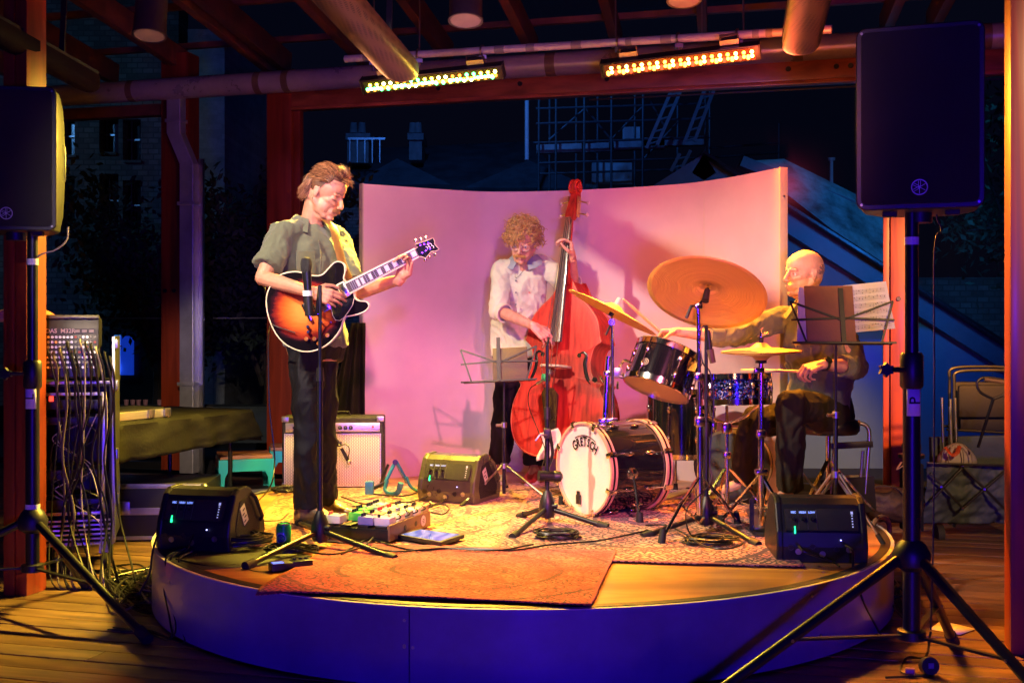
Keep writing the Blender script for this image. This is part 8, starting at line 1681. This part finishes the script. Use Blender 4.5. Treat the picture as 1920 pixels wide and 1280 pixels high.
wg = thing('folding_wagon', 'grey fabric folding wagon with black scissor frame at the right edge', 'wagon', P(1830, 1000, 7.0)); CAN = mat('grey_green_canvas', (.045, .065, .07), .7, var=.2, bump=.3, bscale=40)
def wf(u_, v_):
    px = 1738 + 190 * u_; py = 868 + (118) * v_ + 5 * math.sin(PI * u_) * (1 - v_); p = P(px, py, 7.0); p.y += .035 * noise.noise(Vector((u_ * 6, v_ * 5, 1))) + .018 * noise.noise(Vector((u_ * 14 + v_ * 5, v_ * 9, 4))) + .10 * v_ * v_; return tuple(p)
MB().grid(wf, 70, 36).build('fabric_side', CAN, wg, solid=.004)
wq = lambda x, y, Y=6.96: P(x, y, Y)
for a_, b_ in (((1744, 887), (1805, 952)), ((1744, 940), (1806, 875)), ((1806, 875), (1892, 962)), ((1805, 952), (1895, 874)), ((1738, 868), (1930, 874))): MB().bar(wq(*a_), wq(*b_), .022, .012, bev=.002).build('frame_bar', BM, wg)
for q_ in ((1765, 912), (1806, 875), (1846, 917), (1805, 952), (1892, 876)): MB().cyl(wq(*q_, 6.955), wq(*q_, 6.945), .008, seg=8).build('rivet', M_['chrome'], wg)
MB().bar(P(1745, 856, 7.5), P(1890, 852, 7.5), .05, .25).build('far_rim', CAN, wg)
for x in (1760, 1900): MB().cyl(P(x, 1000, 7.15) - X_ * .02, P(x, 1000, 7.15) + X_ * .02, .06, seg=18).build('wheel', RUB, wg)
MB().cyl(P(1834, 838, 7.0), P(1862, 748, 6.9), .009, seg=10).build('pull_rod', BM, wg); MB().tube(crom([P(1862, 748, 6.9), P(1838, 735, 6.9), P(1832, 718, 6.9), P(1845, 708, 6.9), P(1880, 712, 6.9), P(1889, 724, 6.9), P(1885, 738, 6.9), P(1862, 748, 6.9)], 4), .008, 8).build('pull_handle', BM, wg); MB().cyl(P(1846, 711, 6.89), P(1882, 716, 6.89), .012, seg=10).build('grip', mat('dark_grip', (.10, .06, .03), .5), wg)
t = thing('backpack', 'grey quilted backpack with a rust red loop sitting in the wagon', 'backpack', P(1795, 866, 7.15)); bpM = mat('grey_quilt', (.36, .32, .30), .7, var=.1)
mb = MB(); 
mb.ring([[P(1750, 880, 7.1), P(1840, 880, 7.1), P(1840, 880, 7.3), P(1750, 880, 7.3)], [P(1751, 858, 7.1), P(1836, 858, 7.1), P(1836, 858, 7.3), P(1751, 858, 7.3)], [P(1766, 838, 7.12), P(1820, 840, 7.12), P(1820, 840, 7.28), P(1766, 838, 7.28)], [P(1786, 829, 7.16), P(1804, 829, 7.16), P(1804, 829, 7.24), P(1786, 829, 7.24)]]); mb.build('bag_body', bpM, t, sub=2)
for x in (1768, 1780, 1806, 1820): MB().tube(crom([P(1793 + (x - 1793) * .5, 834, 7.105), P(x, 848, 7.08), P(x + (x - 1793) * .1, 868, 7.08)], 4), .0035, 5).build('quilt_seam', mat('seam', (.2, .17, .16), .8), t)
MB().tube(crom([P(1773, 838, 7.09), P(1782, 850, 7.05), P(1788, 853, 7.05), P(1795, 848, 7.05), P(1799, 836, 7.09)], 5), .012, 6, flat=.3).build('hanging_loop', mat('rust_webbing', (.40, .06, .02), .6), t)
t = thing('hand_truck', 'folding hand truck with a curved chrome handle behind the right monitor', 'hand truck', P(1605, 930, 6.6)); hq = lambda x, y: P(x, y, 6.6)
MB().tube(crom([hq(1557, 925), hq(1563, 860), hq(1566, 815), hq(1572, 798), hq(1590, 792), hq(1612, 793), hq(1625, 799), hq(1630, 815), hq(1627, 860), hq(1622, 925)], 5), .0115, 10).build('handle_tube', M_['steel'], t); MB().cyl(hq(1573, 796), hq(1612, 793), .018, seg=12).build('foam_grip', mat('foam', (.07, .05, .04), .9), t)
MB().bar(hq(1558, 836), hq(1636, 832), .03, .035, bev=.004).build('cross_clamp', BK, t); MB().tube([hq(1555, 845), hq(1548, 930)], .01, 8).build('inner_tube', STL, t); MB().tube([hq(1618, 845), hq(1612, 930)], .01, 8).build('inner_tube', STL, t); MB().bar(hq(1540, 932), hq(1640, 925), .02, .2).build('toe_plate', BM, t)
t = thing('trolley_case', 'narrow black folded trolley with wheel beside the orange post', 'trolley', P(1708, 1000, 6.9)); MB().box(tuple(P(1709, 930, 6.95)), (.11, .12, .40), None, .012).build('case_body', VN, t); MB().cyl(P(1709, 842, 6.9), P(1709, 832, 6.9), .055, seg=20).build('top_disc', BK, t); MB().cyl(P(1709, 858, 6.9), P(1709, 851, 6.9), .075, seg=20).build('top_disc', BK, t); MB().cyl(P(1709, 850, 6.9), P(1709, 842, 6.9), .018, seg=12).build('knob', M_['chrome'], t); MB().cyl(P(1706, 1030, 6.85) - X_ * .018, P(1706, 1030, 6.85) + X_ * .018, .06, seg=18).build('wheel', mat('tyre_grey', (.12, .12, .11), .7, var=.6, scale=60), t)
MB().tube(crom([P(1690, 866, 6.85), P(1682, 880, 6.8), P(1698, 872, 6.8), P(1696, 900, 6.8), P(1695, 940, 6.8), P(1698, 960, 6.8)], 5), .006, 6, flat=.4).build('orange_strap', mat('pale_strap', (.6, .35, .2), .7), t)
t = thing('duffel_bag', 'dark brown soft equipment bag on the deck behind the right monitor', 'bag', P(1655, 960, 6.75)); mb = MB(); loft(mb, [(P(1590, 945, 6.8), Y_, Z_, .06, .05), (P(1610, 940, 6.8), Y_, Z_, .13, .10), (P(1660, 942, 6.8), Y_, Z_, .15, .11), (P(1712, 948, 6.8), Y_, Z_, .12, .09), (P(1722, 952, 6.8), Y_, Z_, .05, .04)], 20); remesh(mb, 'bag_body', .01, 3, mat('brown_black_nylon', (.05, .03, .022), .6, bump=.3), t, folds(.014, (10, 10, 10), 1.)); MB().tube(crom([P(1605, 935, 6.7), P(1640, 912, 6.68), P(1680, 915, 6.68), P(1700, 940, 6.68)], 5), .012, 6, flat=.3).build('bag_strap', M_['fabric'], t)
t = thing('water_bottle', 'pale flask lying on its side beside the hand truck', 'bottle', P(1595, 900, 6.9)); MB().lathe([(0, 0), (.034, 0), (.037, .01), (.037, .10), (.03, .12), (.03, .13), (.033, .13), (.033, .16), (0, .16)], zframe(P(1578, 902, 6.9), X_), 20, caps=False).build('bottle_body', mat('pale_green_metal', (.42, .5, .42), .35, .4), t)
t = thing('coiled_strap', 'brown rolled strap standing on edge at the right rim of the stage', 'strap', P(1655, 1005, 5.9)); MB().torus(frame(P(1652, 992, 5.85), (.8, .5, 0), (0, 0, 1), (.5, -.8, 0)), .062, .013, 30, 8).build('strap_loop', mat('brown_leather', (.20, .10, .05), .5), t)
t = thing('light_stand', 'folded light stand with copper lit braces behind the right monitor', 'stand', P(1565, 960, 6.1))
for a_, b_ in (((1498, 880), (1545, 935)), ((1567, 893), (1535, 935)), ((1567, 893), (1600, 940)), ((1567, 893), (1620, 960))): MB().bar(P(*a_, 6.1), P(*b_, 6.05), .018, .01, bev=.002).build('leg', M_['steel'], t)
MB().cyl(P(1567, 898, 6.1), P(1567, 888, 6.1), .025, .018, 14).build('collar', mat('copper_collar', (.5, .22, .08), .4, .6), t); MB().cyl(P(1566, 640, 6.12), P(1566, 950, 6.1), .008, seg=8).build('pole', BM, t)
